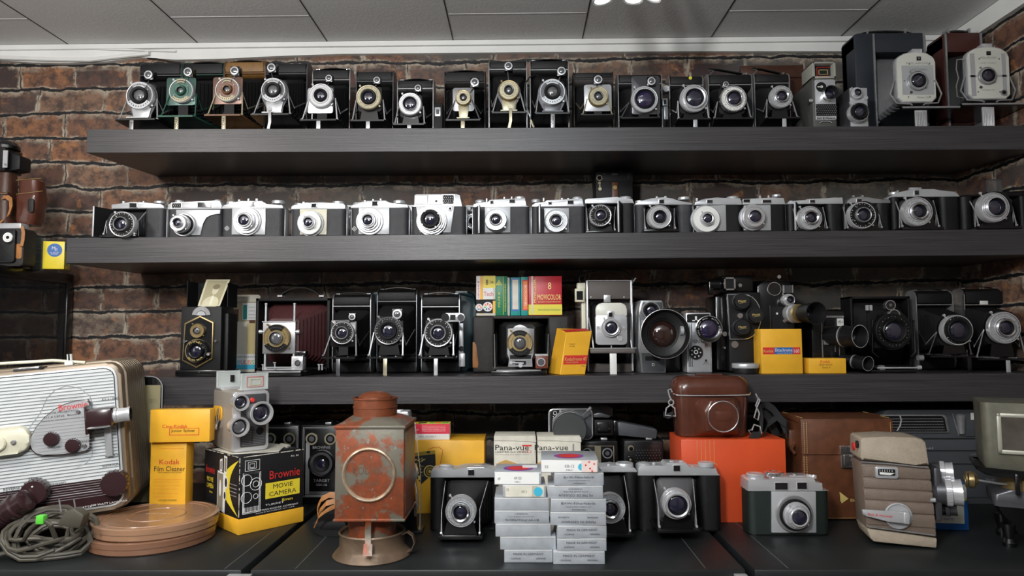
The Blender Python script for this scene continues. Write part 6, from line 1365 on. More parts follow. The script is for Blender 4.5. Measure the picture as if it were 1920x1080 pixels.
for i in range(4): b.text('Drop in loading lens', LF(-.0006, .022, .078-i*.006), .026, .0024)
def line(b, pts, w_=.0005, m=0): b.tube(pts, w_, 4, m)
R2 = lambda x0, x1, z0, z1: [(x0, -.0005, z0), (x1, -.0005, z0), (x1, -.0005, z1), (x0, -.0005, z1), (x0, -.0005, z0)]
line(b, R2(.006, .036, .032, .098)); line(b, R2(.008, .034, .034, .096)); line(b, R2(.009, .034, .101, .118)); line(b, R2(.014, .028, .104, .115)); line(b, R2(.017, .025, .106, .112))
for cx, cz, r_ in ((.012, .086, .009), (.028, .078, .010), (.012, .058, .009), (.028, .078, .005), (.028, .058, .004)): line(b, [(cx+r_*cos(t), -.0005, cz+r_*sin(t)) for t in [i*pi/10 for i in range(21)]])
for i in range(12): line(b, [(.007+i*.0024, -.0005, .033), (.007+i*.0024, -.0005, .042)], .0004)
part(b, 'line_drawing', T)
b = B(mat('printed_grey', (.22, .20, .15), .5), whitep, blackp)
X = -.0007
b._fc([b._v(p) for p in ((X, .082, .030), (X, .052, .026), (X, .050, .092), (X, .082, .094))], 1); b._fc([b._v(p) for p in ((X-.0002, .080, .033), (X-.0002, .060, .030), (X-.0002, .060, .090), (X-.0002, .080, .091))], 0)
b._fc([b._v(p) for p in ((X, .074, .094), (X, .064, .094), (X, .064, .116), (X, .074, .113))], 1); b._fc([b._v(p) for p in ((X, .058, .093), (X, .046, .092), (X, .046, .121), (X, .058, .122))], 1)
b._fc([b._v(p) for p in ((X-.0002, .056, .096), (X-.0002, .048, .095), (X-.0002, .048, .118), (X-.0002, .056, .119))], 0); b._fc([b._v(p) for p in ((X-.0002, .072, .097), (X-.0002, .066, .097), (X-.0002, .066, .112), (X-.0002, .072, .110))], 0)
for cy, cz, r_ in ((.048, .078, .011), (.052, .056, .009)):
    b._fc([b._v((X-.0003, cy+r_*cos(t)*.6, cz+r_*sin(t))) for t in [i*pi/10 for i in range(20)]], 1); b._fc([b._v((X-.0005, cy+r_*cos(t)*.4, cz+r_*sin(t)*.7)) for t in [i*pi/10 for i in range(20)]], 2)
b._fc([b._v((X-.0004, .070+.004*cos(t), .066+.014*sin(t))) for t in [i*pi/10 for i in range(20)]], 1)
part(b, 'printed_camera_picture', T)
M4 = Matrix.LocRotScale(T.location, T.rotation_euler, None)
b = B(paper if False else cardw); zt = bh+.0012
b.prism([(.002, .040), (.070, .004), (.113, .060), (.105, .110), (.004, .120)], zt, zt+.0006, 'z'); b.prism([(.100, .030), (.112, .040), (.113, .070), (.108, .072)], zt, zt+.003, 'z'); part(b, 'paper_sheet', T)
# ---- three-lens movie camera on the carton
zt = TZ+bh+.0022; C = W(434, 843, 1.185); C.z = zt
T = thing('movie_camera', 'silver three-lens turret movie camera on the black and yellow carton', 'camera', tuple(C), radians(42), world=False)
hh = .104; w_ = .062; d_ = .10
b = B(mat('beige_metal_case', (.42, .38, .33), .35, .4), bright); b.box(0, w_, 0, d_, 0, hh, 0, .006, 3); b.rr(0, w_, .001, hh-.001, .006, -.003, .004, 1, .0015); part(b, 'body', T)
b = B(dksteel, steel, winm); b.rr(.013, .057, .008, hh-.006, .003, -.0038, .0, 0, .0004); 
for i in range(9): b.box(.016, .055, -.0042, -.0036, .011+i*.0028, .0117+i*.0028, 1)
b.cyl((.046, 0, .034), .0065, -.0050, -.0036, 'y', 18, 2); b.box(.033, .0335, -.0045, -.0036, .012, .036, 2); FPl = part(b, 'front_plate', T)
b = B(redp); q = lp(T, 473, 750, -.006); b.cyl((q.x, 0, q.z), .004, -.009, -.004, 'y', 16, 0, .001); part(b, 'red_button', FPl, 'small red button')
for px, py, R_, off, nm in ((453, 755, 15, .030, 'upper_left_lens'), (492, 775, 21.5, .040, 'right_lens'), (450.5, 801, 17.5, .034, 'lower_left_lens')):
    q = lp(T, px, py, -off); r_ = R_*1.16/F*1.05; b = B(bright, bmatte)
    b.lathe((q.x, 0, q.z), [(r_*.72, -.004), (r_*.72, -off*.4), (r_*.80, -off*.45), (r_*.78, -off*.7), (r_*.95, -off*.85), (r_, -off*.95), (r_*.96, -off), (r_*.80, -off*.99), (r_*.74, -off*.86), (r_*.60, -off*.80, 1)], 'y', 36); LB = part(b, nm, T)
    b = B(glassw if nm == 'lower_left_lens' else glassm); b.lathe((q.x, 0, q.z), [(r_*.62, -off*.80), (r_*.4, -off*.86), (0, -off*.88)], 'y', 28); part(b, 'lens_glass', LB)
def frame(b, x0, x1, z0, z1, y, t_, w_, m=0):
    for k in ((x0, x1, z1-w_, z1), (x0, x1, z0, z0+w_), (x0, x0+w_, z0, z1), (x1-w_, x1, z0, z1)): b.box(k[0], k[1], y, y+t_, k[2], k[3], m, t_*.2)
b = B(clear, bright, redp, goldp, steel); frame(b, .012, .060, hh+.001, hh+.030, -.004, .004, .0026, 0); b.box(.014, .058, -.0025, -.0018, hh+.003, hh+.028, 0)
frame(b, .022, .051, hh+.006, hh+.024, -.0046, .0006, .0007, 2); frame(b, .028, .046, hh+.009, hh+.020, -.0050, .0006, .0007, 3); b.box(.018, .055, -.002, .03, hh-.001, hh+.0025, 1, .001); part(b, 'front_finder_frame', T)
b = B(clear, bright, bmatte); frame(b, -.002, .040, hh+.002, hh+.032, .075, .004, .0028, 0); b.box(.0, .038, .0765, .077, hh+.004, hh+.030, 0); b.box(.022, .028, .072, .0765, hh+.012, hh+.024, 2); b.box(0, .040, .060, .085, hh-.001, hh+.003, 1, .001); part(b, 'rear_finder_frame', T)
b = B(yellow, chrome, bmatte); b.cyl((0, .065, .052), .018, -.0030, .001, 'x', 28, 1); b.prism(rrect(.045, .085, .050, .075, .008, 4), -.0036, -.001, 'x', 0); b.tube([(-.006, .050, .072), (-.008, .050, .050), (-.008, .058, .036), (-.006, .068, .034)], .0026, 8, 1); b.cyl((-.0, .062, .052), .006, -.008, 0, 'x', 16, 1, .001); part(b, 'winding_key', T)
# ---- black box cameras behind
def boxcam(lab, x0, x1, yt, Y, deco, grp='black box cameras at the back of the counter'):
    a = W(x0, yt, Y); c = W(x1, yt, Y); T = thing('box_camera', lab, 'camera', ((a.x+c.x)/2, Y+.05, TZ+.0003), 0, grp)
    b = B(leather, bpaint); b.box(a.x, c.x, Y, Y+.10, TZ+.0003, a.z, 0, .002); b.box(a.x+.002, c.x-.002, Y-.0015, Y+.004, TZ+.002, a.z-.002, 1, .0006); part(b, 'body', T)
    b = B(bpaint, satin); m_ = (a.x+c.x)/2; b.strap([(m_+.024*t, Y+.05, a.z+.0005+.004*(1-t*t)) for t in (-1, -.6, 0, .6, 1)], .010, .0012, (0, 1, 0)); b.box(m_+.006, m_+.018, Y+.010, Y+.022, a.z, a.z+.004, 1, .0008); part(b, 'carry_strap', T)
    return T, a, c
for lab, x0, x1, cx, hid in (('black box camera with round lens, just behind the rusty lantern at left', 564, 638, 601, 0), ('black box camera with silver corner lines, right behind the turret camera', 486, 561, 521, 1)):
    Y = 1.36; T, a, c = boxcam(lab, x0, x1, 797, Y, None)
    b = B(grayp)
    for o, w2 in ((4, .0009), (6.5, .0006)):
        q = W(x0+o, 797+o, Y-.0018); s = W(x1-o, 936-o, Y-.0018); frame(b, q.x, s.x, s.z, q.z, Y-.0020, .0008, w2)
    for k in (9.5, 12, 14.5): b.fb(x0+k, x0+k+.8, 830, 926, Y-.0020, .0006)
    for k in range(5): b.fb(x0+8, x1-8, 922+k*2, 922.7+k*2, Y-.0020, .0006)
    part(b, 'silver_lines', T)
    for px in (x0+20, x1-19):
        b = B(gold, winm, glassw); b.fc(px, 823, 11, Y-.004, .003, 0); b.fc(px, 823, 8, Y-.0045, .002, 1); b.fc(px, 823, 5, Y-.005, .002, 2); part(b, 'finder_lens', T)
    b = B(bpaint, dksteel, bmatte, glassm); q = W(cx+2, 869, Y-.002)
    b.lathe((q.x, 0, q.z), [(.0265, Y-.0016), (.0265, Y-.003), (.0245, Y-.0042), (.0225, Y-.0035), (.0215, Y-.005), (.017, Y-.005, 1), (.0155, Y-.003, 1), (.014, Y-.006, 0), (.009, Y-.004, 2), (.008, Y-.003, 2), (.004, Y-.0045, 3), (0, Y-.005, 3)], 'y', 44); part(b, 'lens_ring', T)
    if not hid: lettering(T, [('BROWNIE', 603, 839, 33, 5, Y-.0021), ('TARGET', 603, 901, 31, 5, Y-.0021), ('SIX-16', 603, 909, 20, 4, Y-.0021)], grayp)
T, a, c = boxcam('black box camera under the tilted lens-capped movie camera', 1086, 1158, 827, 1.33, None)
b = B(gold); q = W(1091, 836, 1.328); s = W(1153, 960, 1.328); frame(b, q.x, s.x, s.z, q.z, 1.3276, .0008, .0008); b.fb(1115, 1127, 836, 870, 1.3278, .0006); part(b, 'gold_lines', T)
for px in (1101, 1139):
    b = B(steel, winm, glassw); b.fc(px, 850, 9.5, 1.326, .003, 0); b.fc(px, 850, 7.5, 1.3255, .002, 1); b.fc(px, 850, 4, 1.325, .002, 2); part(b, 'finder_lens', T)
T, a, c = boxcam('plain black textured box camera, left of the vermilion box', 1170, 1244, 826, 1.33, None)
b = B(leather, grayp)
q = W(1175, 832, 1.3282); s = W(1240, 960, 1.3282); frame(b, q.x, s.x, s.z, q.z, 1.3280, .0006, .0006, 0)
for i in range(9):
    for j in range(9): w0 = W(1193+i*5.4+(j % 2)*2.7, 844+j*5, 1.328); b.cyl((w0.x, 0, w0.z), .0005, 1.3276, 1.3284, 'y', 5, 1)
part(b, 'dotted_front', T)
b = B(gold, winm); b.fc(1183, 841, 5.5, 1.326, .003, 0); b.fc(1183.5, 842, 4, 1.3255, .002, 1); b.fc(1182, 862, 6, 1.3265, .002, 1); b.fc(1182, 862, 2, 1.326, .002, 0); part(b, 'finder_lens', T)
# tilted movie camera with lens cap
Y = 1.335; zt = W(1086, 827, 1.33).z+.0062
T = thing('movie_camera', 'silver-edged movie camera with large black lens cap and pistol grip', 'camera', (W(1070, 800, Y).x, Y+.03, zt))
b = B(bright, greyplas, bpaint); b.frr(1028, 1112, 766, 824.5, 9, Y, .010, 0, .001); b.frr(1030, 1110, 768, 822.5, 8, Y-.0016, .004, 1, .0006); b.fp([(1044, 760), (1060, 753), (1130, 752), (1150, 765), (1150, 784), (1112, 776), (1112, 824.3), (1032, 824.3), (1036, 775)], Y+.008, .06, 2, .003); part(b, 'body', T)
b = B(bmatte, satin); b.fp([(1032, 774), (1036, 770), (1048, 769), (1046, 820), (1036, 820), (1032, 816)], Y-.0026, .002, 0); b.fb(1049, 1052, 769, 800, Y-.0022, .001, 1); NP = part(b, 'name_strip', T)
b = B(whitep); b.ft('DEKO', 1040, 785, 29, 7, Y-.0030, 0, 'c', pi/2-.06); part(b, 'lettering', NP)
A = W(1076, 797, Y-.002); q = W(1069, 806, Y-.045); b = B(steel, bmatte); b.lathe((q.x, 0, q.z+.002), [(.031, Y-.001), (.0315, Y-.014), (.029, Y-.016), (.031, Y-.024), (.0300, Y-.032)], 'y', 40); LB = part(b, 'lens_barrel', T)
b = B(mat('lens_cap_rubber', (.04, .042, .044), .45)); b.lathe((q.x, 0, q.z), [(.0305, Y-.031), (.0312, Y-.036), (.0312, Y-.043), (.0295, Y-.045), (0, Y-.045)], 'y', 44); part(b, 'lens_cap', LB)
b = B(steel); b.tube([W(1091, 781, Y-.02), W(1102, 770, Y-.03)], .0014, 8); b.tube([W(1101, 771, Y-.03), W(1108, 764, Y-.034)], .0028, 10); part(b, 'zoom_lever', LB)
b = B(bpaint, bmatte, dksteel); b.fb(1114, 1151, 787, 817, Y+.002, .05, 1, .003); b.fb(1119, 1146, 792, 812, Y-.001, .01, 0, .002); b.fb(1124, 1140, 795, 809, Y-.002, .01, 1, .001); b.fp([(1112, 776), (1125, 773), (1146, 780), (1142, 784), (1112, 783)], Y, .02, 2, .002); part(b, 'eyepiece', T)
b = B(greyplas, bpaint); b.fp([(1158, 792), (1163, 791), (1230, 804), (1233, 808), (1231, 823.5), (1160, 817)], Y+.004, .03, 0, .004); b.fb(1148, 1162, 788, 818, Y+.008, .03, 1, .004); part(b, 'pistol_grip', T)
# ---- rusty darkroom lantern
cY = 1.052; cX = W(699, 900, cY).x; T = thing('darkroom_lantern', 'rusty orange tin darkroom lantern with embossed round front', 'lantern', (cX, cY, TZ+.0003))
yf_ = 1.0; a = W(629, 799, yf_); c = W(757, 975, yf_); hx = (c.x-a.x)/2; mx = (a.x+c.x)/2; dy = yf_+.100
b = B(rust); b.box(a.x, c.x, yf_, dy, c.z, a.z-.004, 0, .0015)
cyl_ = W(703, 790, 1.05)
for z0, z1, g in ((a.z-.004, a.z+.0005, .0022), (c.z-.002, c.z+.0015, .0020)): b.box(a.x-g, c.x+g, yf_-g, dy+g, z0, z1, 0, .001)
loft(b, [(a.z, a.x, c.x, yf_, dy, .004), (a.z+.004, a.x+.006, c.x-.006, yf_+.006, dy-.006, .008), (a.z+.010, a.x+.013, c.x-.013, yf_+.016, dy-.016, .03)])
b.box(c.x-.001, c.x+.001, yf_+.006, dy-.006, c.z+.006, a.z-.01); BD = part(b, 'body', T)
b = B(ringm, rust, rustg); q = W(692, 890, yf_); r_ = 48*yf_/F
b.lathe((q.x, 0, q.z), [(r_*1.06, yf_+.0005), (r_*1.03, yf_-.0028), (r_*.98, yf_-.0038), (r_*.93, yf_-.0026), (r_*.90, yf_-.0002), (r_*.5, yf_-.0012, 1), (0, yf_-.0016, 1)], 'y', 64)
for s, w2, h2, dz in (('KODAK', .042, .011, .006), ('SAFELIGHT', .034, .006, -.012)):
    vs, fs = text_geo(s); M = FR(q.x-.002, yf_-.0018, q.z+dz)
    b.text(s, M, w2, h2, 2)
part(b, 'embossed_disc', BD)
b = B(rusto); z0 = a.z+.009; r_ = .0322; zt = W(703, 745, 1.05).z
b.lathe((cX+.003, cY, 0), [(r_, z0), (r_, z0+.012), (r_*1.03, z0+.0125), (r_*1.03, z0+.0145), (r_, z0+.015), (r_, zt-.003), (r_*1.045, zt-.002), (r_*1.045, zt), (r_*.98, zt), (r_*.97, zt-.005), (r_*.80, zt-.005), (r_*.78, zt+.001), (r_*.6, zt+.006), (r_*.3, zt+.0085), (0, zt+.009)], 'z', 48); part(b, 'chimney', T)
b = B(rust, rustg); z1 = c.z-.002; zq = TZ+.0003
b.lathe((cX-.001, cY, 0), [(.0345, z1), (.0345, z1-.016), (.0335, z1-.020)], 'z', 40, 0)
b.lathe((cX, cY, 0), [(.0562, zq), (.0575, zq+.0015), (.0565, zq+.003), (.050, zq+.010), (.0475, zq+.014), (.0475, zq+.030), (.0490, zq+.034), (.0480, zq+.036), (.0455, zq+.034), (.0445, zq+.030), (.036, zq+.0295)], 'z', 56, 1)
b.lathe((cX, cY, 0), [(.0345, zq+.028), (.0345, z1-.015)], 'z', 40, 0); part(b, 'lamp_base', T)
b = B(rustg); pts = [(cX+.044, cY-.006, zq+.030), (cX+.054, cY-.008, zq+.035), (cX+.062, cY-.010, zq+.030), (cX+.065, cY-.010, zq+.020), (cX+.060, cY-.008, zq+.009), (cX+.050, cY-.004, zq+.004)]; b.strap(pts, .012, .0012, (0, 1, 0)); part(b, 'finger_ring', T)
b = B(rust); b.strap([W(691, 974, yf_-.001), W(690, 990, yf_+.004), W(690, 1005, yf_+.003), W(690, 1022, yf_-.002)], .0085, .0012); b.strap([W(690, 1020, yf_-.002), W(689.5, 1034, yf_-.008), W(689, 1043, yf_-.011)], .0125, .0012); part(b, 'latch_strap', T)
# strap behind the lantern
T = thing('leather_strap', 'coiled tan leather strap left of the rusty lantern', 'strap', tuple(WZ(612, 992))); b = B(strapl)
b.strap([W(x, y, Y) for x, y, Y in ((592, 984, 1.13), (599, 968, 1.125), (614, 956, 1.12), (630, 948, 1.12), (640, 940, 1.125))], .011, .0016, (.35, 0, .6)); b.strap([W(x, y, Y) for x, y, Y in ((598, 965, 1.16), (596, 950, 1.16), (603, 936, 1.16), (618, 928, 1.16), (636, 930, 1.16))], .010, .0016, (0, .6, .8)); b.strap([W(x, y, Y) for x, y, Y in ((596, 975, 1.15), (600, 958, 1.145), (612, 944, 1.14), (626, 940, 1.14), (640, 946, 1.14))], .009, .0016, (0, .5, .8)); part(b, 'strap_loops', T)
b = B(bmatte); q = WZ(620, 990); b.rr(q.x-.020, q.x+.035, TZ+.0003, TZ+.022, .008, 1.155, 1.20, 0, .003); b.strap([(q.x-.020, 1.15, TZ+.012), (q.x, 1.140, TZ+.006), (q.x+.03, 1.139, TZ+.006)], .010, .0016, (0, 0, 1)); part(b, 'case_end', T, 'black end piece')
# camera hidden behind the lantern
T = compact('silver folding camera almost hidden behind the rusty lantern', lambda x: TZ, (690, 766, 786), ((691, 780), (698, 776), (752, 774), (754, 772), (764, 772), (766, 778)), 'silver', (755, 890, 26), Yf=1.19, fold=(700, 762, .03, 0), grp=None, knobs=((748, 769, 16, 5),), lea=leather, name='folding_camera')
b = B(chrome); b.tube([W(x, y, 1.15) for x, y in ((766, 850), (772, 862), (777, 890), (782, 920), (783, 945), (779, 964))], .0016, 8); b.strap([W(778, 940, 1.148), W(779, 968, 1.148)], .004, .0014); part(b, 'outer_strut', T)
# yellow carton with printed camera, small red carton on it
T = carton('camera_carton', 'yellow carton printed with a dark camera picture, behind the rusty lantern', 'box', 742, 908, 826, 956, 1.286, .085, yellow, zb=TZ+.0003)
ztb = W(825, 826, 1.286).z; Yq = 1.286
b = B(blackp, goldp, mat('olive_print', (.28, .20, .02), .5)); yq = Yq-.0004
b.fp([(772, 853), (790, 848), (816, 846), (817, 880), (812, 882), (806, 893), (790, 908), (783, 898), (772, 890)], yq, .0003, 0); b.fp([(776, 850), (790, 847), (816, 844), (816, 851), (776, 856)], yq-.0002, .0002, 2); b.fb(800, 806, 846, 850, yq-.0004, .0002, 0)
for r_, m_ in ((11.5, 1), (9.5, 0), (7.5, 2), (4.5, 0), (2.8, 1)): b.fc(806, 885-1, r_, yq-.0003-.0001*(12-r_), .0002, m_)
rnd = random.Random(9)
for i in range(26): x = 778+rnd.random()*20; y = 858+rnd.random()*34; b.fb(x, x+1+rnd.random()*3, y, y+.8+rnd.random()*2, yq-.0003, .0002, 1 if i % 3 else 2)
b.fb(784, 789, 893, 900, yq-.0003, .0002, 1); part(b, 'printed_camera_picture', T)
b = B(redp); b.tube([W(x, y, yq) for x, y in ((803, 843), (812, 839), (823, 838), (830, 844), (829, 854), (826, 866), (825, 872))], .0004, 5); part(b, 'red_line_print', T)
T = carton('film_box', 'small red and white film carton lying on the yellow printed carton', 'box', 766, 843, 795, 825, 1.292, .032, whitep, zb=ztb+.0004, patches=((766, 843, 795, 813.5, mat('pink_red_card', (.62, .03, .06), .45)),), rz=.03,
    lines=(('CAUTION', 779, 806, 11, 3, whitep), ('This film must be processed in our', 813, 799.2, 44, 2, whitep), ('special equipment and is returned', 813, 802.2, 44, 2, whitep), ('subject to the conditions of sale', 813, 805.2, 44, 2, whitep), ('of every picture you take plus film', 813, 808.2, 44, 2, whitep), ('MAY 1972 KH Y', 802, 818.5, 32, 4, grayp)))
b = B(lemon, blackp, orangep, greenp); q = W(766, 795, 1.292); s = W(843, 795, 1.292); zt = q.z+.0004; b.box(q.x, s.x, 1.2925, 1.322, zt-.0002, zt)
for i, (u, v, m_) in enumerate(((.04, .20, 2), (.22, .42, 1), (.50, .60, 3), (.62, .78, 2), (.80, .96, 3))): b.box(q.x+(s.x-q.x)*u, q.x+(s.x-q.x)*v, 1.298, 1.316, zt, zt+.0002, m_)
part(b, 'printed_top', T)
# slide viewer cartons
G = 'cream slide viewer cartons'
for x0, x1, yt, lab, tx in ((926, 1005.5, 819, 'cream slide viewer carton with red stamp, left of the pair', 966), (1007.5, 1090.5, 820, 'cream slide viewer carton without stamp, right of the pair', 1040)):
    T = carton('viewer_carton', lab, 'box', x0, x1, yt, 960, 1.262, .070, cardw, G, zb=TZ+.0003, lines=(('Pana-vue', tx-6, 839, 62, 10, blackp), ('LIGHTED 2x2 VIEWER', tx-6, 847.5, 62, 3.2, blackp), ('For Viewing 2x2 Color Slides', tx-6, 852.5, 62, 2.4, grayp)), patches=((x0+66, x0+69, 832, 845, grayp),) if x0 > 1000 else ((x0+53, x0+71, 834, 837, redp), (x0+54, x0+70, 845, 849, redp), (x0+55, x0+69, 845.6, 848.4, cardw)))
    b = B(orangep if False else mat('ochre_print', (.55, .33, .10), .5), cardw); b.fp([(tx-36, 870), (tx-18, 862), (tx+6, 870), (tx+6, 880), (tx-36, 880)], 1.2612, .0006, 0); b.fp([(x0+.5, 826), (x0+1, yt-1), (x1-4, yt-2), (x1-1, yt+.5), (x1-.5, 829), (x0+40, 826.5)], 1.2606, .0008, 1); part(b, 'flap', T)
# ---- folding cameras standing on the counter
tz = lambda x: TZ
GC = 'silver-topped folding cameras on the counter'
Tc = compact('folding camera with grey bellows, between rusty lantern and silver boxes', tz, (807, 932, 896), ((808, 884), (811, 880), (858, 880), (868, 879), (875, 876), (908, 876), (914, 880), (932, 881)), 'silver', (863, 962, 29), Yf=1.17, fold=(834, 926, .066, 1005), windows=((878, 889, 881, 891),), knobs=((835, 874.5, 27, 5),), bits=((826, 842, 872, 875), (888, 908, 873, 876)), lea=leather, bpm=bpaint, grp=GC, name='folding_camera', tm=satin, depth=.040, round_=.012)
compact('folding camera half hidden behind the right stack of silver boxes', tz, (1082, 1195, 886), ((1082, 878), (1140, 876), (1147, 873), (1190, 878), (1195, 884)), 'silver', (1146, 956, 28), Yf=1.17, fold=(1100, 1172, .062, 1001), knobs=((1173, 870, 33, 10),), bits=((1139, 1144, 870, 876),), lea=leather, bpm=bpaint, grp=GC, name='folding_camera', depth=.040, round_=.014)
compact('folding camera with open grey bellows, in front of the vermilion box', tz, (1197, 1352, 892), ((1198, 877), (1202, 873), (1232, 873), (1246, 874), (1250, 868), (1288, 869), (1292, 877), (1344, 879), (1346, 890)), 'silvertube', (1271, 948, 28), Yf=1.168, fold=(1231, 1312, .060, 993, bellgray), windows=((1263, 1275, 873, 883),), knobs=((1209, 869, 22, 5), (1328, 869, 30, 8)), bits=((1224, 1229, 867, 873), (1256, 1263, 864, 868), (1274, 1281, 864, 868), (1297, 1301, 873, 878)), lea=leather, bpm=bpaint, grp=GC, name='folding_camera', depth=.038, round_=.012)
compact('silver compact camera with two front windows, front right of the counter', tz, (1403, 1556, 921), ((1404, 902), (1407, 899), (1448, 900), (1450, 896), (1526, 896), (1530, 905), (1542, 906), (1543, 920)), 'silvertube', (1500, 971, 21), Yf=1.142, windows=((1453.5, 1477, 905.5, 918), (1495, 1513, 905, 917)), knobs=((1421, 890, 32, 9), (1457, 887, 34, 9, chrome), (1528, 892, 12, 6)), bits=((1482, 1508, 892, 896), (1489, 1492, 889, 892), (1514, 1522, 890, 896)), base=((33, steel), (28, bmatte), (24, bright)), prot=.026,
        plate=([(1447, 922), (1530, 922), (1531, 999), (1447, 999)], satin), lea=mat('dark_green_leatherette', (.006, .013, .010), .5, bump=(1100, .5)), bpm=bpaint, trim=False, tm=bright, grp=None, depth=.045, round_=.012)
# ---- stacks of silver filter boxes
G = 'silver filter boxes in two stacks'
left = ((945, 1035, 1020, 1043, 'MADE IN GERMANY', 1), (937, 1041, 997, 1021, '', 1), (927, 1030, 973, 996, '', 1), (927, 1029, 949, 972, 'B+W-Filterfabrik', -1), (927, 1028, 925, 948, '', 1), (942, 1023, 903, 924, 'c', 1), (928, 1016, 885, 902, '49 ES', 2))
right = ((1036, 1132, 1026, 1050, 'MADE IN GERMANY', 1), (1043, 1135, 1005, 1024, 'MADE IN GERMANY', 1), (1043, 1135, 985, 1005, 'MADE IN GERMANY', 1), (1033, 1137, 957, 985, 'MADE IN GERMANY', -1), (1033, 1137, 931, 957, 'B+W-Filterfabrik', 1), (1029, 1132, 905, 931, 'FILTRE DE COULEUR', -1), (1038, 1131, 886, 906, 'B+W-Filterfabrik', 1), (1016, 1124, 862, 888, 'KB-12', 2))
nm = ('lowest', 'second from the bottom', 'third from the bottom', 'fourth from the bottom', 'fifth from the bottom', 'sixth from the bottom', 'seventh from the bottom')
rnd = random.Random(11)
for side, st in (('left', left), ('right', right)):
    z = TZ+.0003; n = len(st)
    for i, (x0, x1, y0, y1, s, k) in enumerate(st):
        Y = 1.004 if side == 'right' else 1.012; h = (W(1000, y0, Y).z-W(1000, y1, Y).z)
        tot = [(.128/ n), (.146/n)][side == 'right']
        h = tot*(.93+.14*((y1-y0)/24-.5)) if k != 2 else tot
        a = W(x0, 900, Y); c = W(x1, 900, Y); d_ = (c.x-a.x)*.96; top = i == n-1
        what = ('white-fronted filter box with red oval on its lid, ' if k == 2 else 'cream-fronted filter box, ' if s == 'c' else 'silver filter box, ')
        if k == 2: what = 'white-fronted filter box with red oval on top, '
        lab = what+(('topmost' if top else nm[i])+' of the '+side+' stack')
        T = thing('filter_box', lab, 'box', ((a.x+c.x)/2, Y+d_/2, z), 0, G)
        pale = k == 2 or s == 'c'
        b = B(silverc, silverl, whitep, cardw); b.box(a.x, c.x, Y, Y+d_, z, z+h-.0003, 0, .0007); b.box(a.x+.0005, c.x-.0005, Y-.0003, Y+.004, z+h*.86, z+h-.0004, 1, .0002)
        if pale: b.box(a.x+(.004 if s == 'c' else .001), c.x-.003, Y-.0006, Y+.003, z+.001, z+h-.0012, 3 if s == 'c' else 2)
        part(b, 'carton', T)
        b = B(darkp); cx = (a.x+c.x)/2; zc = z+h*.46; an = pi if k == -1 else 0; dz = h*.2*(-1 if k == -1 else 1); w0 = c.x-a.x
        if s and s != 'c' and not pale:
            b.text(s, FR(cx, Y-.0008, zc+dz, an), w0*(.62), h*.17); 
            if 'MADE' in s: b.text('ALLEMAGNE', FR(cx-w0*.26, Y-.0008, zc-dz*.7, an), w0*.2, h*.12); b.text('GERMANIA', FR(cx+w0*.26, Y-.0008, zc-dz*.7, an), w0*.2, h*.12)
            else: b.text('JOHANNES WEBER CO' if 'B+W' in s else 'COLOUR FILTER', FR(cx, Y-.0008, zc-dz*.4, an), w0*.45, h*.10); b.text('WIESBADEN', FR(cx, Y-.0008, zc-dz*1.4, an), w0*.25, h*.10)
        elif k == 2: b.text(s, FR(cx, Y-.0009, zc+.001), w0*.16, h*.22); b.text('55' if side == 'right' else '49', FR(a.x+w0*.10, Y-.0009, zc), w0*.06, h*.22); b.text('MRC', FR(cx, Y-.0009, zc-.0045), w0*.12, h*.12)
        elif s == 'c': b.text('52', FR(a.x+w0*.12, Y-.0009, zc+.003), w0*.06, h*.2); b.text('KR 3', FR(cx, Y-.0009, zc), w0*.12, h*.2)
        if s: part(b, 'lettering', T)
        else: b.bm.free()
        if k == 2:
            b = B(redp, purplep, whitep, bmatte); zz = z+h; yc = Y+d_*.42
            for rx, ry, m_, o in ((.022, .020, 1, .0), (.016, .015, 0, .0002)): b._fc([b._v((cx+rx*cos(t), yc+ry*sin(t), zz+o)) for t in [j*pi/14 for j in range(28)]], m_)
            if side == 'left': b.box(cx+.006, c.x-.006, yc+.004, yc+.022, zz+.0003, zz+.0008, 2)
            part(b, 'oval_print', T)
            if side == 'right':
                b = B(skyblue, redp, mat('pink_sticker', (.70, .58, .54), .5)); b.box(c.x-.024, c.x-.002, Y-.0010, Y-.0005, z+.0012, z+h-.0010, 2)
                b._fc([b._v((c.x-.024-.005*sin(t), Y-.0012, zc+.005*cos(t))) for t in [j*pi/10 for j in range(11)]], 0)
                for u, v in ((.006, .7), (.012, .35), (.018, .6), (.009, .15), (.013, .85)): b.box(c.x-u-.0012, c.x-u+.0012, Y-.0014, Y-.0009, z+h*v-.001, z+h*v+.001, 1)
                part(b, 'price_sticker', T)
        if s == 'c':
            b = B(skyblue, mat('beige_sticker', (.45, .42, .33), .5)); b.box(c.x-.020, c.x-.012, Y-.0010, Y-.0005, z+.001, z+h-.0014, 1); b.cyl((c.x-.011, 0, zc), h*.36, Y-.0013, Y-.0005, 'y', 20, 0); part(b, 'round_sticker', T)
        T.rotation_euler = (0, radians(-1.2) if (k == 2 and side == 'right') and False else 0, radians(rnd.uniform(-2.5, 2.5))+(radians(-3) if k == 2 and side == 'right' else 0))
        z += h
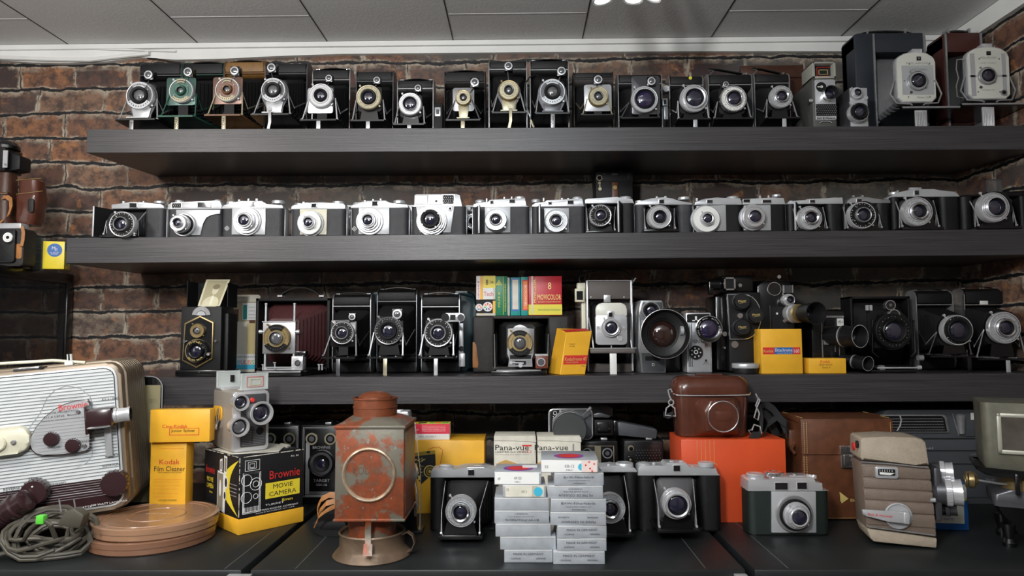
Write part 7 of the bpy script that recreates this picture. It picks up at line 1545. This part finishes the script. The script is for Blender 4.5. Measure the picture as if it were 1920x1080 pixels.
# ---- vermilion box with leather case on it
carton('gift_box', 'large plain vermilion box carrying the brown leather camera case', 'box', 1277, 1477, 824, 974, 1.222, .095, orange, zb=TZ+.0003)
bo = bpy.data.objects['gift_box']; b = B(goldp); Yb_ = 1.2216
for x in (1307, 1315, 1323, 1331, 1339): b.fb(x, x+.6, 826, 872, Yb_-.0003, .0003)
b.tube([W(1305+20*(1+cos(t)), 873-6*sin(t), Yb_-.0002) for t in [i*pi/10 for i in range(11)]], .0003, 4); part(b, 'gold_lines', bo)
Y = 1.238; zt = W(1277, 824, 1.222).z+.0004; a = W(1268, 790, Y); c = W(1410, 790, Y); mx = (a.x+c.x)/2; hw = (c.x-a.x)/2; zs = W(1340, 740, Y).z; zq = W(1340, 705, Y).z
T = thing('leather_case', 'glossy chestnut leather camera case with chrome ring on its nose', 'case', (mx, Y+.03, zt))
b = B(brownl); loft(b, [(zt, mx-hw*.90, mx+hw*.90, Y+.006, Y+.054, .018), (zt+.003, mx-hw*.93, mx+hw*.93, Y+.003, Y+.057, .020), (zs-.02, mx-hw*.99, mx+hw*.99, Y, Y+.060, .022), (zs, mx-hw, mx+hw, Y, Y+.060, .022)]); part(b, 'body', T)
b = B(brownl); H_ = zq-zs; loft(b, [(zs+.0006, mx-hw*1.02, mx+hw*1.02, Y-.0015, Y+.0615, .024), (zs+H_*.35, mx-hw*1.03, mx+hw*1.03, Y-.002, Y+.062, .024), (zs+H_*.65, mx-hw*1.0, mx+hw*1.0, Y+.001, Y+.059, .024), (zs+H_*.86, mx-hw*.93, mx+hw*.93, Y+.007, Y+.053, .020), (zs+H_*.97, mx-hw*.80, mx+hw*.80, Y+.015, Y+.045, .014), (zq, mx-hw*.62, mx+hw*.62, Y+.022, Y+.038, .007)])
b.strap([(mx-hw*.35+hw*.7*i/6, Y+.03, zq+.0012) for i in range(7)], .012, .002, (0, 1, 0)); part(b, 'lid', T)
b = B(chrome); b.tube([(mx-hw*1.03, Y+.010, zs+.001), (mx-hw*.96, Y-.001, zs-.0005), (mx-hw*.6, Y-.0028, zs-.0012), (mx, Y-.003, zs-.0014), (mx+hw*.6, Y-.0028, zs-.0008), (mx+hw*.96, Y-.001, zs), (mx+hw*1.03, Y+.010, zs+.002)], .0013, 8); part(b, 'rim_bead', T)
b = B(brownl); q = W(1356, 781, Y-.026); r_ = 28*(Y-.026)/F
P0 = [(q.x-.044, zt+.002), (q.x+.036, zt+.002), (q.x+.040, zs-.010), (q.x+.032, zs-.003), (q.x-.034, zs-.003), (q.x-.044, zs-.012)]; P1 = [(q.x-r_*1.0, q.z-r_*.95), (q.x+r_*1.0, q.z-r_*.95), (q.x+r_*1.15, q.z+r_*.2), (q.x+r_*.75, q.z+r_*1.05), (q.x-r_*.75, q.z+r_*1.05), (q.x-r_*1.15, q.z+r_*.2)]
b.prism(P0, Y+.004, Y-.023, 'y', 0, .003, 2, P1); NZ = part(b, 'lens_nose', T)
b = B(brownl, chrome); b.lathe((q.x, 0, q.z), [(r_*.98, Y-.015), (r_*.98, Y-.026), (r_*.9, Y-.0265), (0, Y-.0265)], 'y', 44, 0); b.tube([(q.x+r_*cos(t), Y-.026, q.z+r_*sin(t)) for t in [i*pi/24 for i in range(48)]], .0011, 8, 1, True); b.frr(1341, 1372, 771, 790, 4, Y-.0270, .0006, 0, .0002); part(b, 'nose_cap', NZ)
b = B(bright)
def clip(b, P, s=1):
    x, y, z = P; b.tube([(x, y, z), (x-.003*s, y-.002, z+.006), (x-.008*s, y-.003, z+.004), (x-.006*s, y-.003, z-.006), (x-.002*s, y-.002, z-.014)], .0014, 6); b.tube([(x-.003+.0045*cos(t), y-.004, z-.018+.0045*sin(t)) for t in [i*pi/6 for i in range(12)]], .0012, 6, 0, True)
    b.tube([(x-.004*s, y-.004, z-.022), (x-.012*s, y-.005, z-.028), (x-.014*s, y-.005, z-.040), (x+.004*s, y-.005, z-.042), (x+.003*s, y-.005, z-.028), (x-.003*s, y-.004, z-.023)], .0014, 6)
clip(b, (mx-hw*1.06, Y+.010, zs+.004)); part(b, 'left_clip', T)
b = B(bright); q1 = W(1416, 748, Y); b.tube([W(x, y, Y+.004) for x, y in ((1417, 738), (1422, 748), (1417, 760), (1424, 775), (1421, 788), (1414, 783), (1420, 762), (1425, 750), (1420, 744))], .0013, 6); b.tube([W(x, y, Y) for x, y in ((1410, 806), (1414, 796), (1425, 800), (1428, 812), (1408, 815), (1404, 807))], .0015, 6, 0, True); part(b, 'right_clip', T)
b = B(bmatte); b.strap([W(1262, 776, Y+.004), W(1253, 780, Y+.006), W(1244, 776, Y+.010)], .010, .002, (0, 0, 1)); part(b, 'strap_end', T)
b = B(webb); b.strap([W(x, y, YY) for x, y, YY in ((1408, 815, 1.232), (1425, 817, 1.236), (1428, 790, 1.25), (1424, 764, 1.27), (1436, 758, 1.28), (1450, 768, 1.28), (1466, 790, 1.27), (1474, 808, 1.26))], .014, .0022, (.5, .3, .6))
b.strap([W(x, y, YY) for x, y, YY in ((1432, 816, 1.25), (1440, 795, 1.262), (1458, 782, 1.266), (1474, 795, 1.262), (1476, 815, 1.26))], .015, .0022, (.3, .4, .7)); b.strap([W(x, y, YY) for x, y, YY in ((1426, 770, 1.285), (1440, 780, 1.285), (1448, 800, 1.285), (1456, 816, 1.285))], .016, .0022, (.6, .3, .3)); part(b, 'webbing_strap', T, 'folded black webbing strap')
# ---- brown leather bag
Y = 1.236; a = W(1502, 788, Y); c = W(1678, 970, Y)
T = thing('leather_bag', 'saddle-brown leather bag with yellow stitching and chrome clasp', 'bag', ((a.x+c.x)/2, Y+.05, TZ+.0003))
b = B(tanl); b.box(a.x, c.x, Y, Y+.095, TZ+.0003, a.z-.004, 0, .004, 3); part(b, 'body', T)
b = B(tanl); zf = W(1590, 852, Y-.003).z; b.prism([(Y-.003, zf), (Y+.004, zf), (Y+.004, a.z-.004), (Y+.096, a.z-.004), (Y+.098, a.z+.003), (Y+.05, a.z+.0055), (Y, a.z+.002), (Y-.003, a.z-.003)], a.x-.0015, c.x+.0015, 'x', 0, .0012); FL = part(b, 'flap', T)
b = B(stitch)
def dash(b, P, Q, n):
    P, Q = Vector(P), Vector(Q)
    for i in range(n): b.tube([P+(Q-P)*((i+.15)/n), P+(Q-P)*((i+.75)/n)], .00045, 4)
for dx in (.003, .0075): dash(b, (a.x+dx, Y-.0036, zf+.002), (a.x+dx, Y-.0036, a.z-.003), 16); dash(b, (a.x+dx, Y-.0005, TZ+.004), (a.x+dx, Y-.0005, zf-.003), 26)
dash(b, (c.x-.003, Y-.0036, zf+.002), (c.x-.003, Y-.0036, a.z-.003), 16); dash(b, (a.x+.003, Y, a.z+.0036), (a.x+.003, Y+.095, a.z+.0044), 18); dash(b, (c.x-.003, Y, a.z+.0036), (c.x-.003, Y+.095, a.z+.0044), 18); dash(b, (a.x+.008, Y-.0005, TZ+.004), (c.x-.004, Y-.0005, TZ+.004), 44); part(b, 'stitching', T)
b = B(chrome, dksteel); b.fb(1576, 1605, 836, 853, Y-.006, .004, 0, .001); b.fb(1577, 1604, 851, 878, Y-.006, .005, 0, .002); b.fb(1583, 1600, 853, 872, Y-.0075, .002, 0, .001); b.fb(1586, 1597, 840, 848, Y-.0068, .001, 1); part(b, 'clasp', T)
b = B(goldp); b.fp([(1574, 922), (1591, 935), (1578, 944)], Y-.0008, .0005); b.fp([(1575, 927), (1583, 935), (1576, 941)], Y-.0010, .0003); b.ft('Bell', 1606, 938, 22, 5, Y-.0008, 0); part(b, 'gold_print', T)
b = B(tanl); b.fb(1479, 1496, 806, 846, Y+.03, .014, 0, .004); b.tube([W(1490, 830, Y+.03), W(1484, 842, Y+.02), W(1490, 850, Y+.02)], .003, 8); part(b, 'strap_tab', T)
# ---- grey projector behind
Y = 1.352; a = W(1655, 769, Y); xr = XR-.012
T = thing('slide_projector', 'long slate-grey projector with ribbed grille, at the back right', 'projector', ((a.x+xr)/2, Y+.06, TZ+.0003))
b = B(greyplas); b.rr(a.x, xr, TZ+.0003, a.z, .010, Y, Y+.13, 0, .004); b.box(a.x+.004, xr-.002, Y-.003, Y+.01, TZ+.012, W(1700, 822, Y).z, 0, .002); part(b, 'body', T)
b = B(steel, bmatte, dksteel); b.fp([(1650, 777), (1770, 777), (1776, 782), (1782, 812), (1650, 812)], Y-.004, .006, 0, .002); b.fp([(1654, 780), (1766, 780), (1771, 784), (1776, 809), (1654, 809)], Y-.0046, .004, 1)
for j in range(5):
    b.fb(1656, 1768+j, 785+j*5.2, 785.7+j*5.2, Y-.0052, .001, 0)
    for i in range(22): b.fb(1660+i*5+(j % 2)*2, 1660.8+i*5+(j % 2)*2, 785+j*5.2, 787.6+j*5.2, Y-.0051, .001, 2)
GR = part(b, 'grille', T)
b = B(bright); b.tube([W(x, y, Y-.006) for x, y in ((1687, 778), (1690, 787), (1688, 798), (1682, 808))], .0014, 8); part(b, 'chrome_arc', GR)
b = B(steel, blackp, greyplas); b.tube([W(x, y, Y-.004) for x, y in ((1786, 776), (1790, 790), (1798, 816))], .0009, 6, 0); b.lathe(W(1802, 795, Y-.002), [(.0030, -.020), (.006, -.018), (.008, .010), (.009, .016), (.006, .019), (0, .020)], 'z', 20, 0)
for y in (822, 844.5, 869.5): b.fb(1660, 1862, y, y+1.4, Y-.0040, .002, 1)
b.fb(1804, 1845, 775, 818, Y-.0034, .002, 2, .001); b.fc(1848, 799, 9, Y-.010, .008, 2); part(b, 'trim_lines', T)
b = B(wh, purplep); b.fb(1820, 1850, 774, 787, Y-.0045, .0006, 0); b.ft('5 V 1', 1834, 780, 14, 4, Y-.005, 1); part(b, 'price_sticker', T)
b = B(redp, satin); b.fp([(1722, 846), (1735, 848), (1726, 853)], Y-.0048, .001, 0); b.ft('opel', 1737, 841, 24, 6, Y-.0050, 1); part(b, 'badge', T)
lettering(T, [('MAIN', 1825, 852, 10, 2.6, Y-.0040), ('TUNING', 1825, 859, 13, 2.6, Y-.0040), ('Model 2', 1860, 899, 22, 4, Y-.0040)], grayp)
# ---- blue and cream lamp carton
T = carton('lamp_carton', 'blue and cream lamp carton under the lenses of the tan movie camera', 'box', 1730, 1815, 906, 987, 1.176, .05, bluec, zb=TZ+.0003, patches=((1730, 1807, 945, 981, cardw), (1730, 1811, 908, 938, lemon), (1730, 1811, 908, 934, cardw)), lines=(('75 V', 1774, 966, 12, 4.5, bluec), ('150 WATTS', 1774, 973.5, 26, 4.5, bluec), ('77', 1797, 922, 10, 5, grayp), ('A', 1776, 953, 8, 5, bluec)), rz=radians(-5))
# ---- tan wrinkle-finish movie camera
Y = 1.092
T = thing('movie_camera', 'tan and brown ribbed movie camera with wind-up lever, front right', 'camera', (W(1608, 1010, Y).x, Y, TZ+.0003)); TM = T
def low(P): return [(x, z if z > TZ+.0003 else TZ+.0003) for x, z in P]
def wp(pts): return low([(W(x, y, Y).x, W(x, y, Y).z) for x, y in pts])
b = B(wrinkd); b.prism(wp([(1608, 868), (1725, 870), (1738, 1000), (1617, 988)]), Y, Y+.055, 'y', 0, .002)
for y0, y1 in ((873, 893), (895, 914), (916, 935), (937, 957), (959, 982)):
    f0 = (y0-868)/130; f1 = (y1-868)/130
    b.prism(wp([(1609+9*f0, y0), (1725.5+12*f0, y0+1.5), (1725.5+12*f1, y1+1.5), (1609+9*f1, y1)]), Y-.0022, Y+.01, 'y', 0, .0016)
part(b, 'body', T)
b = B(wrinkl); b.prism(wp([(1606, 824), (1610, 820), (1650, 817), (1700, 818), (1713, 820), (1719, 826), (1725, 868), (1700, 868), (1610, 863), (1606, 858)]), Y-.002, Y+.060, 'y', 0, .004); part(b, 'top_cover', T)
b = B(wrinkl); b.prism(wp([(1618, 990), (1738, 1002), (1737, 1020), (1630, 1014), (1624, 1008)]), Y-.002, Y+.060, 'y', 0, .002); part(b, 'base_cover', T)
b = B(steel); b.tube([W(1608, 866, Y-.003), W(1660, 868, Y-.003), W(1724, 873, Y-.003)], .0012, 6); b.tube([W(1622, 987, Y-.003), W(1680, 992, Y-.003), W(1735, 997, Y-.003)], .0012, 6); part(b, 'seam_bead', T)
b = B(satin, bmatte, whitep); b.frr(1634, 1674, 874, 895, 3, Y-.005, .004, 0, .001); b.frr(1639, 1669, 878, 890, 2, Y-.0056, .003, 1); b.fp([(1642, 884), (1668, 885), (1660, 889), (1642, 888)], Y-.0060, .001, 2)
for i in range(6): b.fb(1642+i*4.2, 1642.8+i*4.2, 879.5, 883, Y-.0060, .001, 2)
part(b, 'footage_window', T)
b = B(satin, dksteel); q = W(1673, 964, Y-.003); b.lathe((q.x, 0, q.z), [(.0190, Y-.002), (.0195, Y-.0045), (.0175, Y-.005), (.0165, Y-.003), (.004, Y-.003)], 'y', 40); WK = part(b, 'winding_disc', T)
b = B(bright, redp); b.fp([(1614, 958), (1616, 956), (1672, 957), (1694, 958), (1698, 964), (1697, 976), (1693, 980), (1660, 976), (1620, 967), (1615, 965)], Y-.014, .006, 0, .0016); b.fb(1688, 1697, 958, 979, Y-.016, .012, 0, .001); b.ft('Bell & Howell', 1645, 965, 40, 4.4, Y-.0146, 1, 'c', -.07); part(b, 'winding_lever', WK)
for x0, x1, py, R_, yy, nm, ms in ((1712, 1757, 880, 19, Y+.040, 'upper_lens', 0), (1720, 1776, 916, 24, Y+.022, 'main_lens', 0), (1722, 1762, 943, 15, Y+.045, 'lower_lens', 1)):
    p = W(x0, py, yy); e = W(x1, py, yy-.010); d = e-p; L_ = d.length; rot = d.normalized().to_track_quat('Z', 'Y').to_matrix(); r_ = R_*yy/F
    b = B(dksteel, bright, steel) if not ms else B(bpaint, dksteel, bpaint)
    b.lathe(p, [(r_*.7, -.004), (r_*.75, L_*.1), (r_*.92, L_*.2, 0), (r_*.92, L_*.48, 0), (r_*1.0, L_*.5, 1), (r_*1.0, L_*.68, 1), (r_*.92, L_*.7, 2), (r_*.94, L_*.9, 1), (r_*.98, L_, 1), (r_*.8, L_, 0), (r_*.7, L_*.9, 0), (0, L_*.86, 0)], 'z', 40, 0, rot)
    for i in range(36):
        a_ = 2*pi*i/36; u = rot @ Vector((cos(a_), sin(a_), 0)); b.tube([p+u*r_*.99+d*.51, p+u*r_*.99+d*.67], .0006, 4, 1)
    part(b, nm, T)
b = B(dksteel, bright, redp); q = W(1731, 930, Y+.02); b.box(q.x-.006, q.x+.004, Y+.006, Y+.058, q.z-.030, q.z+.050, 0, .003); b.cyl(W(1731, 932, Y), .0035, -.004, .003, 'x', 12, 1); part(b, 'turret', T)
b = B(winm, redp); q = W(1606, 835, Y); b.cyl((q.x-.001, Y+.010, q.z), .006, -.002, .001, 'x', 16, 0); b.cyl((q.x-.001, Y+.030, q.z-.006), .006, -.002, .001, 'x', 16, 1); part(b, 'eyepiece', T)
TM.rotation_euler = (0, 0, radians(-11)); TM.location.x += .005
# ---- old metal lamphouse at the right edge
Y = 1.085; a = W(1838, 754, Y)
T = thing('metal_lamphouse', 'old grey-green metal lamphouse with framed window on a black foot', 'lamp', (a.x, Y, TZ+.0003)); TL = T
om = mat('old_olive_metal', (.17, .165, .125), .4, .35, bump=(120, .3), var=.35, vs=25)
b = B(om, steel, mat('smoky_window', (.10, .085, .07), .35, .2, var=.3))
xr_ = W(1985, 800, Y).x
zs_ = [W(1900, y, Y).z for y in (754, 835, 872, 884)]
loft(b, [(zs_[3], W(1852, 880, Y).x, xr_-.006, Y+.006, Y+.10, .01), (zs_[2], W(1846, 880, Y).x, xr_-.003, Y+.002, Y+.105, .012), (zs_[1], W(1845, 880, Y).x, xr_, Y, Y+.108, .012), (zs_[0], a.x, xr_, Y, Y+.108, .012)]); part(b, 'housing', T)
q = W(1864, 773, Y-.002); s = W(1978, 848, Y-.002); b = B(cream if False else mat('pale_metal_frame', (.38, .37, .31), .4, .3), mat('smoky_pane', (.10, .085, .07), .3, .2, var=.4, vs=40)); frame(b, q.x, s.x, s.z, q.z, Y-.005, .006, .006, 0); b.box(q.x+.004, s.x-.004, Y-.003, Y+.001, s.z+.004, q.z-.004, 1); part(b, 'framed_window', T)
b = B(bpaint, brass, steel); b.fp([(1835, 874), (1852, 880), (1985, 880), (1985, 893), (1868, 893), (1850, 890), (1836, 882)], Y-.004, .10, 0, .003); z0 = W(1900, 893, Y).z; z1 = W(1900, 925, Y).z; b.cyl((W(1925, 900, Y).x, Y+.05, 0), .042, z1, z0, 'z', 36, 1); b.fb(1898, 1908, 885, 925, Y-.008, .01, 0, .002); part(b, 'collar', T)
b = B(brass, steel); p = W(1868, 908, Y+.03); b.tube([p+Vector((.03, 0, 0)), W(1815, 900, Y+.02)], .0018, 8, 1); q = W(1811, 901, Y+.02); b.lathe(q, [(.012, -.003), (.0125, 0), (.0125, .004), (.008, .006), (.004, .010)], 'x', 28, 0); b.tube([q+Vector((-.006, 0, 0))+Vector((0, .011*cos(t), .011*sin(t))) for t in [i*pi/10 for i in range(20)]], .0016, 6, 0, True); b.fc(1804, 896, 11, Y+.03, .003, 0); part(b, 'adjusting_knob', T)
b = B(dksteel, bpaint); xs = lambda px: W(px, 930, Y).x; zz = lambda py: W(1900, py, Y).z
loft(b, [(zz(948), xs(1862), xs(1985), Y+.004, Y+.095, .006), (zz(940), xs(1860), xs(1980), Y+.010, Y+.088, .008), (zz(928), xs(1860), xs(1980), Y+.010, Y+.088, .008), (zz(918), xs(1872), xs(1975), Y+.010, Y+.09, .02)], 0)
loft(b, [(zz(1002) if zz(1002) > TZ+.012 else TZ+.012, xs(1892), xs(1960), Y+.02, Y+.08, .01), (zz(948), xs(1862), xs(1985), Y+.005, Y+.094, .006)], 1); 
for px in (1884, 1975):
    x = xs(px)
    for yy in (Y+.018, Y+.085): b.lathe((x, yy, 0), [(.009, TZ+.0003), (.0095, TZ+.006), (.006, TZ+.012), (.0085, TZ+.022), (.010, TZ+.034)], 'z', 16, 1)
part(b, 'foot', T)
TL.rotation_euler = (0, 0, radians(-27))
# ------------------------------------------------------------ display cabinet at the left edge and what stands on it
cx1 = W(110, 510, 1.50).x; zc = W(110, 511, 1.50).z
T = thing('display_cabinet', 'black framed glass display cabinet at the left edge, against the bricks', 'cabinet', (cx1-.2, 1.40, TZ+.0003-.0))
b = B(bpaint); x0 = cx1-.42; y0, y1 = 1.21, 1.552
b.box(x0, cx1, y0, y1, zc-.022, zc, 0, .001); b.box(x0, cx1, y0, y1, TZ+.0005, TZ+.018, 0, .001)
for x, y in ((cx1-.020, y1-.020), (cx1-.020, y0), (x0, y1-.020), (x0, y0)): b.box(x, x+.020, y, y+.020, TZ+.017, zc-.021, 0, .001)
part(b, 'frame', T)
b = B(mat('cabinet_glass', (.02, .022, .024), .03, 0, alpha=.45)); b.box(cx1-.006, cx1-.003, y0+.020, y1-.020, TZ+.018, zc-.022); part(b, 'glass_pane', T)
b = B(mat('cabinet_glass_front', (.02, .022, .024), .03, 0, alpha=.45)); b.box(x0+.02, cx1-.021, y0+.004, y0+.007, TZ+.018, zc-.022); part(b, 'glass_pane', T)
zc += .0004
def ctop(px, Y): return W(px, 500, Y).x
# flash bulb carton
C = Vector((W(78, 500, 1.50).x, 1.405, zc)); C = Vector((W(79, 500, 1.42).x, 1.42, zc)); x1_ = W(108, 500, 1.42).x
T = thing('flashbulb_box', 'small yellow flashbulb carton with a blue disc, left of the middle shelf end', 'box', tuple(C), radians(14), world=False)
wq = .040; hq = .058
b = B(yellow2, bluec, whitep, orangep, mat('olive_yellow', (.45, .42, .04), .5)); b.box(0, wq, 0, .030, 0, hq, 0, .0006); b.box(wq-.0005, wq+.0004, .0005, .0295, .0005, hq-.0005, 4); b.box(wq, wq+.0006, .001, .029, hq*.66, hq*.97, 1); b.cyl((wq*.55, 0, hq*.68), .014, -.0005, 0, 'y', 28, 1); b.cyl((wq+.0006, .014, hq*.08), .003, 0, .0004, 'x', 14, 3); part(b, 'carton', T)
b = B(whitep, blackp); b.text('M', FR(wq*.50, -.0008, hq*.75), .006, .007); b.text('25', FR(wq*.62, -.0008, hq*.70), .005, .006); b.text('12 BLUE', FR(wq*.55, -.0008, hq*.59), .016, .0022); b.text('BULBS', FR(wq*.55, -.0008, hq*.54), .012, .0022); 
Mr = Matrix(((0, 0, 1, wq+.0008), (1, 0, 0, .014), (0, 1, 0, 0), (0, 0, 0, 1))); b.text('M29', Mr @ Matrix.Translation((0, hq*.80, 0)) @ Matrix.Rotation(pi/2, 4, 'Z'), .014, .008, 0); b.text('flashbulbs', Mr @ Matrix.Translation((0, hq*.38, 0)) @ Matrix.Rotation(pi/2, 4, 'Z'), .030, .008, 1); part(b, 'lettering', T)
# booklet
Yk = 1.44; a = W(58, 446, Yk); c = W(86, 446, Yk); T = thing('booklet', 'thin grey-green booklet standing beside the yellow flashbulb carton', 'booklet', ((a.x+c.x)/2, Yk, zc))
b = B(mat('grey_green_cover', (.09, .095, .075), .5)); b.box(a.x, c.x, Yk, Yk+.004, zc, a.z, 0, .0004); part(b, 'cover', T)
lettering(T, [('MODE D EMPLOI', 72, 466, 22, 2.5, Yk-.0006), ('GEBRAUCH', 72, 474, 20, 2.5, Yk-.0006), ('INSTRUCTION', 72, 490, 22, 2, Yk-.0006)], grayp)
# open camera case
Yc = 1.36; a = W(-30, 425, Yc); c = W(46, 425, Yc); xk = a.x
T = thing('cased_camera', 'black camera sitting in its worn dark leather half case, on the cabinet', 'camera', ((a.x+c.x)/2, Yc+.03, zc))
b = B(oldlea); b.rr(a.x, c.x, zc, W(20, 428, Yc).z, .006, Yc, Yc+.035, 0, .003); part(b, 'half_case', T)
b = B(leather, satin); q = W(10, 450, Yc-.004); b.frr(-20, 26, 430, 492, 6, Yc-.006, .008, 0, .001); b.box(a.x+.01, c.x-.012, Yc+.006, Yc+.030, W(20, 430, Yc).z, W(20, 417, Yc).z, 1, .002); CB = part(b, 'camera_body', T)
b = B(chrome, wh, bmatte); b.fc(14, 445, 10, Yc-.012, .007, 0, 28, .001); b.fc(14, 445, 7.5, Yc-.0126, .003, 1); b.fc(14, 445, 3, Yc-.0132, .003, 2); part(b, 'dial', CB)
b = B(strapl); b.strap([W(x, y, Yc-.003) for x, y in ((42, 424), (44, 436), (43, 450), (40, 462))], .006, .0015, (1, .2, 0)); b.frr(30, 40, 457, 485, 4, Yc-.001, .002, 0, .0005); part(b, 'strap', T)
# leather cases
zl = W(20, 417, Yc).z+.002; Y2 = 1.385; a = W(26, 331, Y2); c = W(70, 331, Y2)
T = thing('leather_case', 'glossy brown leather case with an oval cut-out, on the display cabinet', 'case', ((a.x+c.x)/2, Y2+.03, zl-.0015)); zl_ = zl-.0012
b = B(brownl); zt_ = W(50, 333, Y2).z; H_ = zt_-zl_; loft(b, [(zl_, a.x+.004, c.x-.010, Y2+.004, Y2+.038, .010), (zl_+H_*.1, a.x+.001, c.x-.006, Y2+.001, Y2+.041, .012), (zl_+H_*.62, a.x, c.x+.001, Y2, Y2+.042, .012), (zl_+H_*.66, a.x+.004, c.x, Y2+.002, Y2+.040, .012), (zl_+H_*.95, a.x+.003, c.x-.002, Y2+.002, Y2+.038, .014), (zt_, a.x+.010, c.x-.008, Y2+.008, Y2+.032, .010)]); part(b, 'body', T)
b = B(oldlea, stitch); b.frr(52, 62, 372, 398, 4.5, Y2-.0022, .003, 0, .0008); part(b, 'cut_out', T)
b = B(stitch); dash(b, W(30, 364, Y2-.001), W(80, 358, Y2-.001), 20); dash(b, W(30, 338, Y2+.001), W(78, 334, Y2+.001), 20); part(b, 'stitching', T)
Y3 = 1.375; a = W(-20, 322, Y3); c = W(16, 322, Y3)
T = thing('leather_case', 'dark brown leather case with a tan strap loop, at the left picture edge', 'case', ((a.x+c.x)/2, Y3+.03, zl-.0015)); zt_ = a.z; H_ = zt_-zl_
b = B(dbrownl); loft(b, [(zl_, a.x, c.x, Y3, Y3+.038, .012), (zl_+H_*.6, a.x-.001, c.x+.001, Y3-.001, Y3+.039, .014), (zt_, a.x+.003, c.x-.002, Y3+.003, Y3+.035, .012)]); b.box(a.x, c.x+.0014, Y3-.0025, Y3+.037, zl_+H_*.55, zl_+H_*.6, 0, .001); part(b, 'body', T)
b = B(strapl); b.strap([W(x, y, Y3-.004) for x, y in ((-6, 420), (6, 414), (16, 404), (21, 388), (20, 374), (13, 369), (5, 371))], .009, .0018, (.5, 0, .6)); part(b, 'strap_loop', T)
b = B(stitch); dash(b, (a.x, Y3-.0028, zl_+H_*.57), (c.x, Y3-.0028, zl_+H_*.57), 16); part(b, 'stitching', T)
# black camera on the very top
zb_ = zt_+.0004; Y4 = 1.37; a = W(-30, 275, Y4); c = W(10, 275, Y4)
T = thing('box_camera', 'black box camera with rounded top, topmost at the left picture edge', 'camera', ((a.x+c.x)/2, Y4+.05, zb_))
b = B(bpaint, leather); b.box(a.x, c.x, Y4, Y4+.050, zb_, a.z, 0, .002); b.prism([(c.x-.004, zb_+.002), (c.x+.022, zb_+.006), (c.x+.022, a.z-.016), (c.x-.004, a.z-.006)], Y4+.012, Y4+.046, 'y', 1, .003); b.lathe((c.x-.016, Y4+.025, 0), [(.024, a.z), (.024, a.z+.006), (.018, a.z+.014), (.008, a.z+.018), (0, a.z+.019)], 'z', 30, 0); part(b, 'body', T)
b = B(satin, steel); b.fb(6, 13, 282, 314, Y4-.001, .002, 0); b.fc(9, 308, 2, Y4-.003, .002, 1); part(b, 'metal_strip', T)
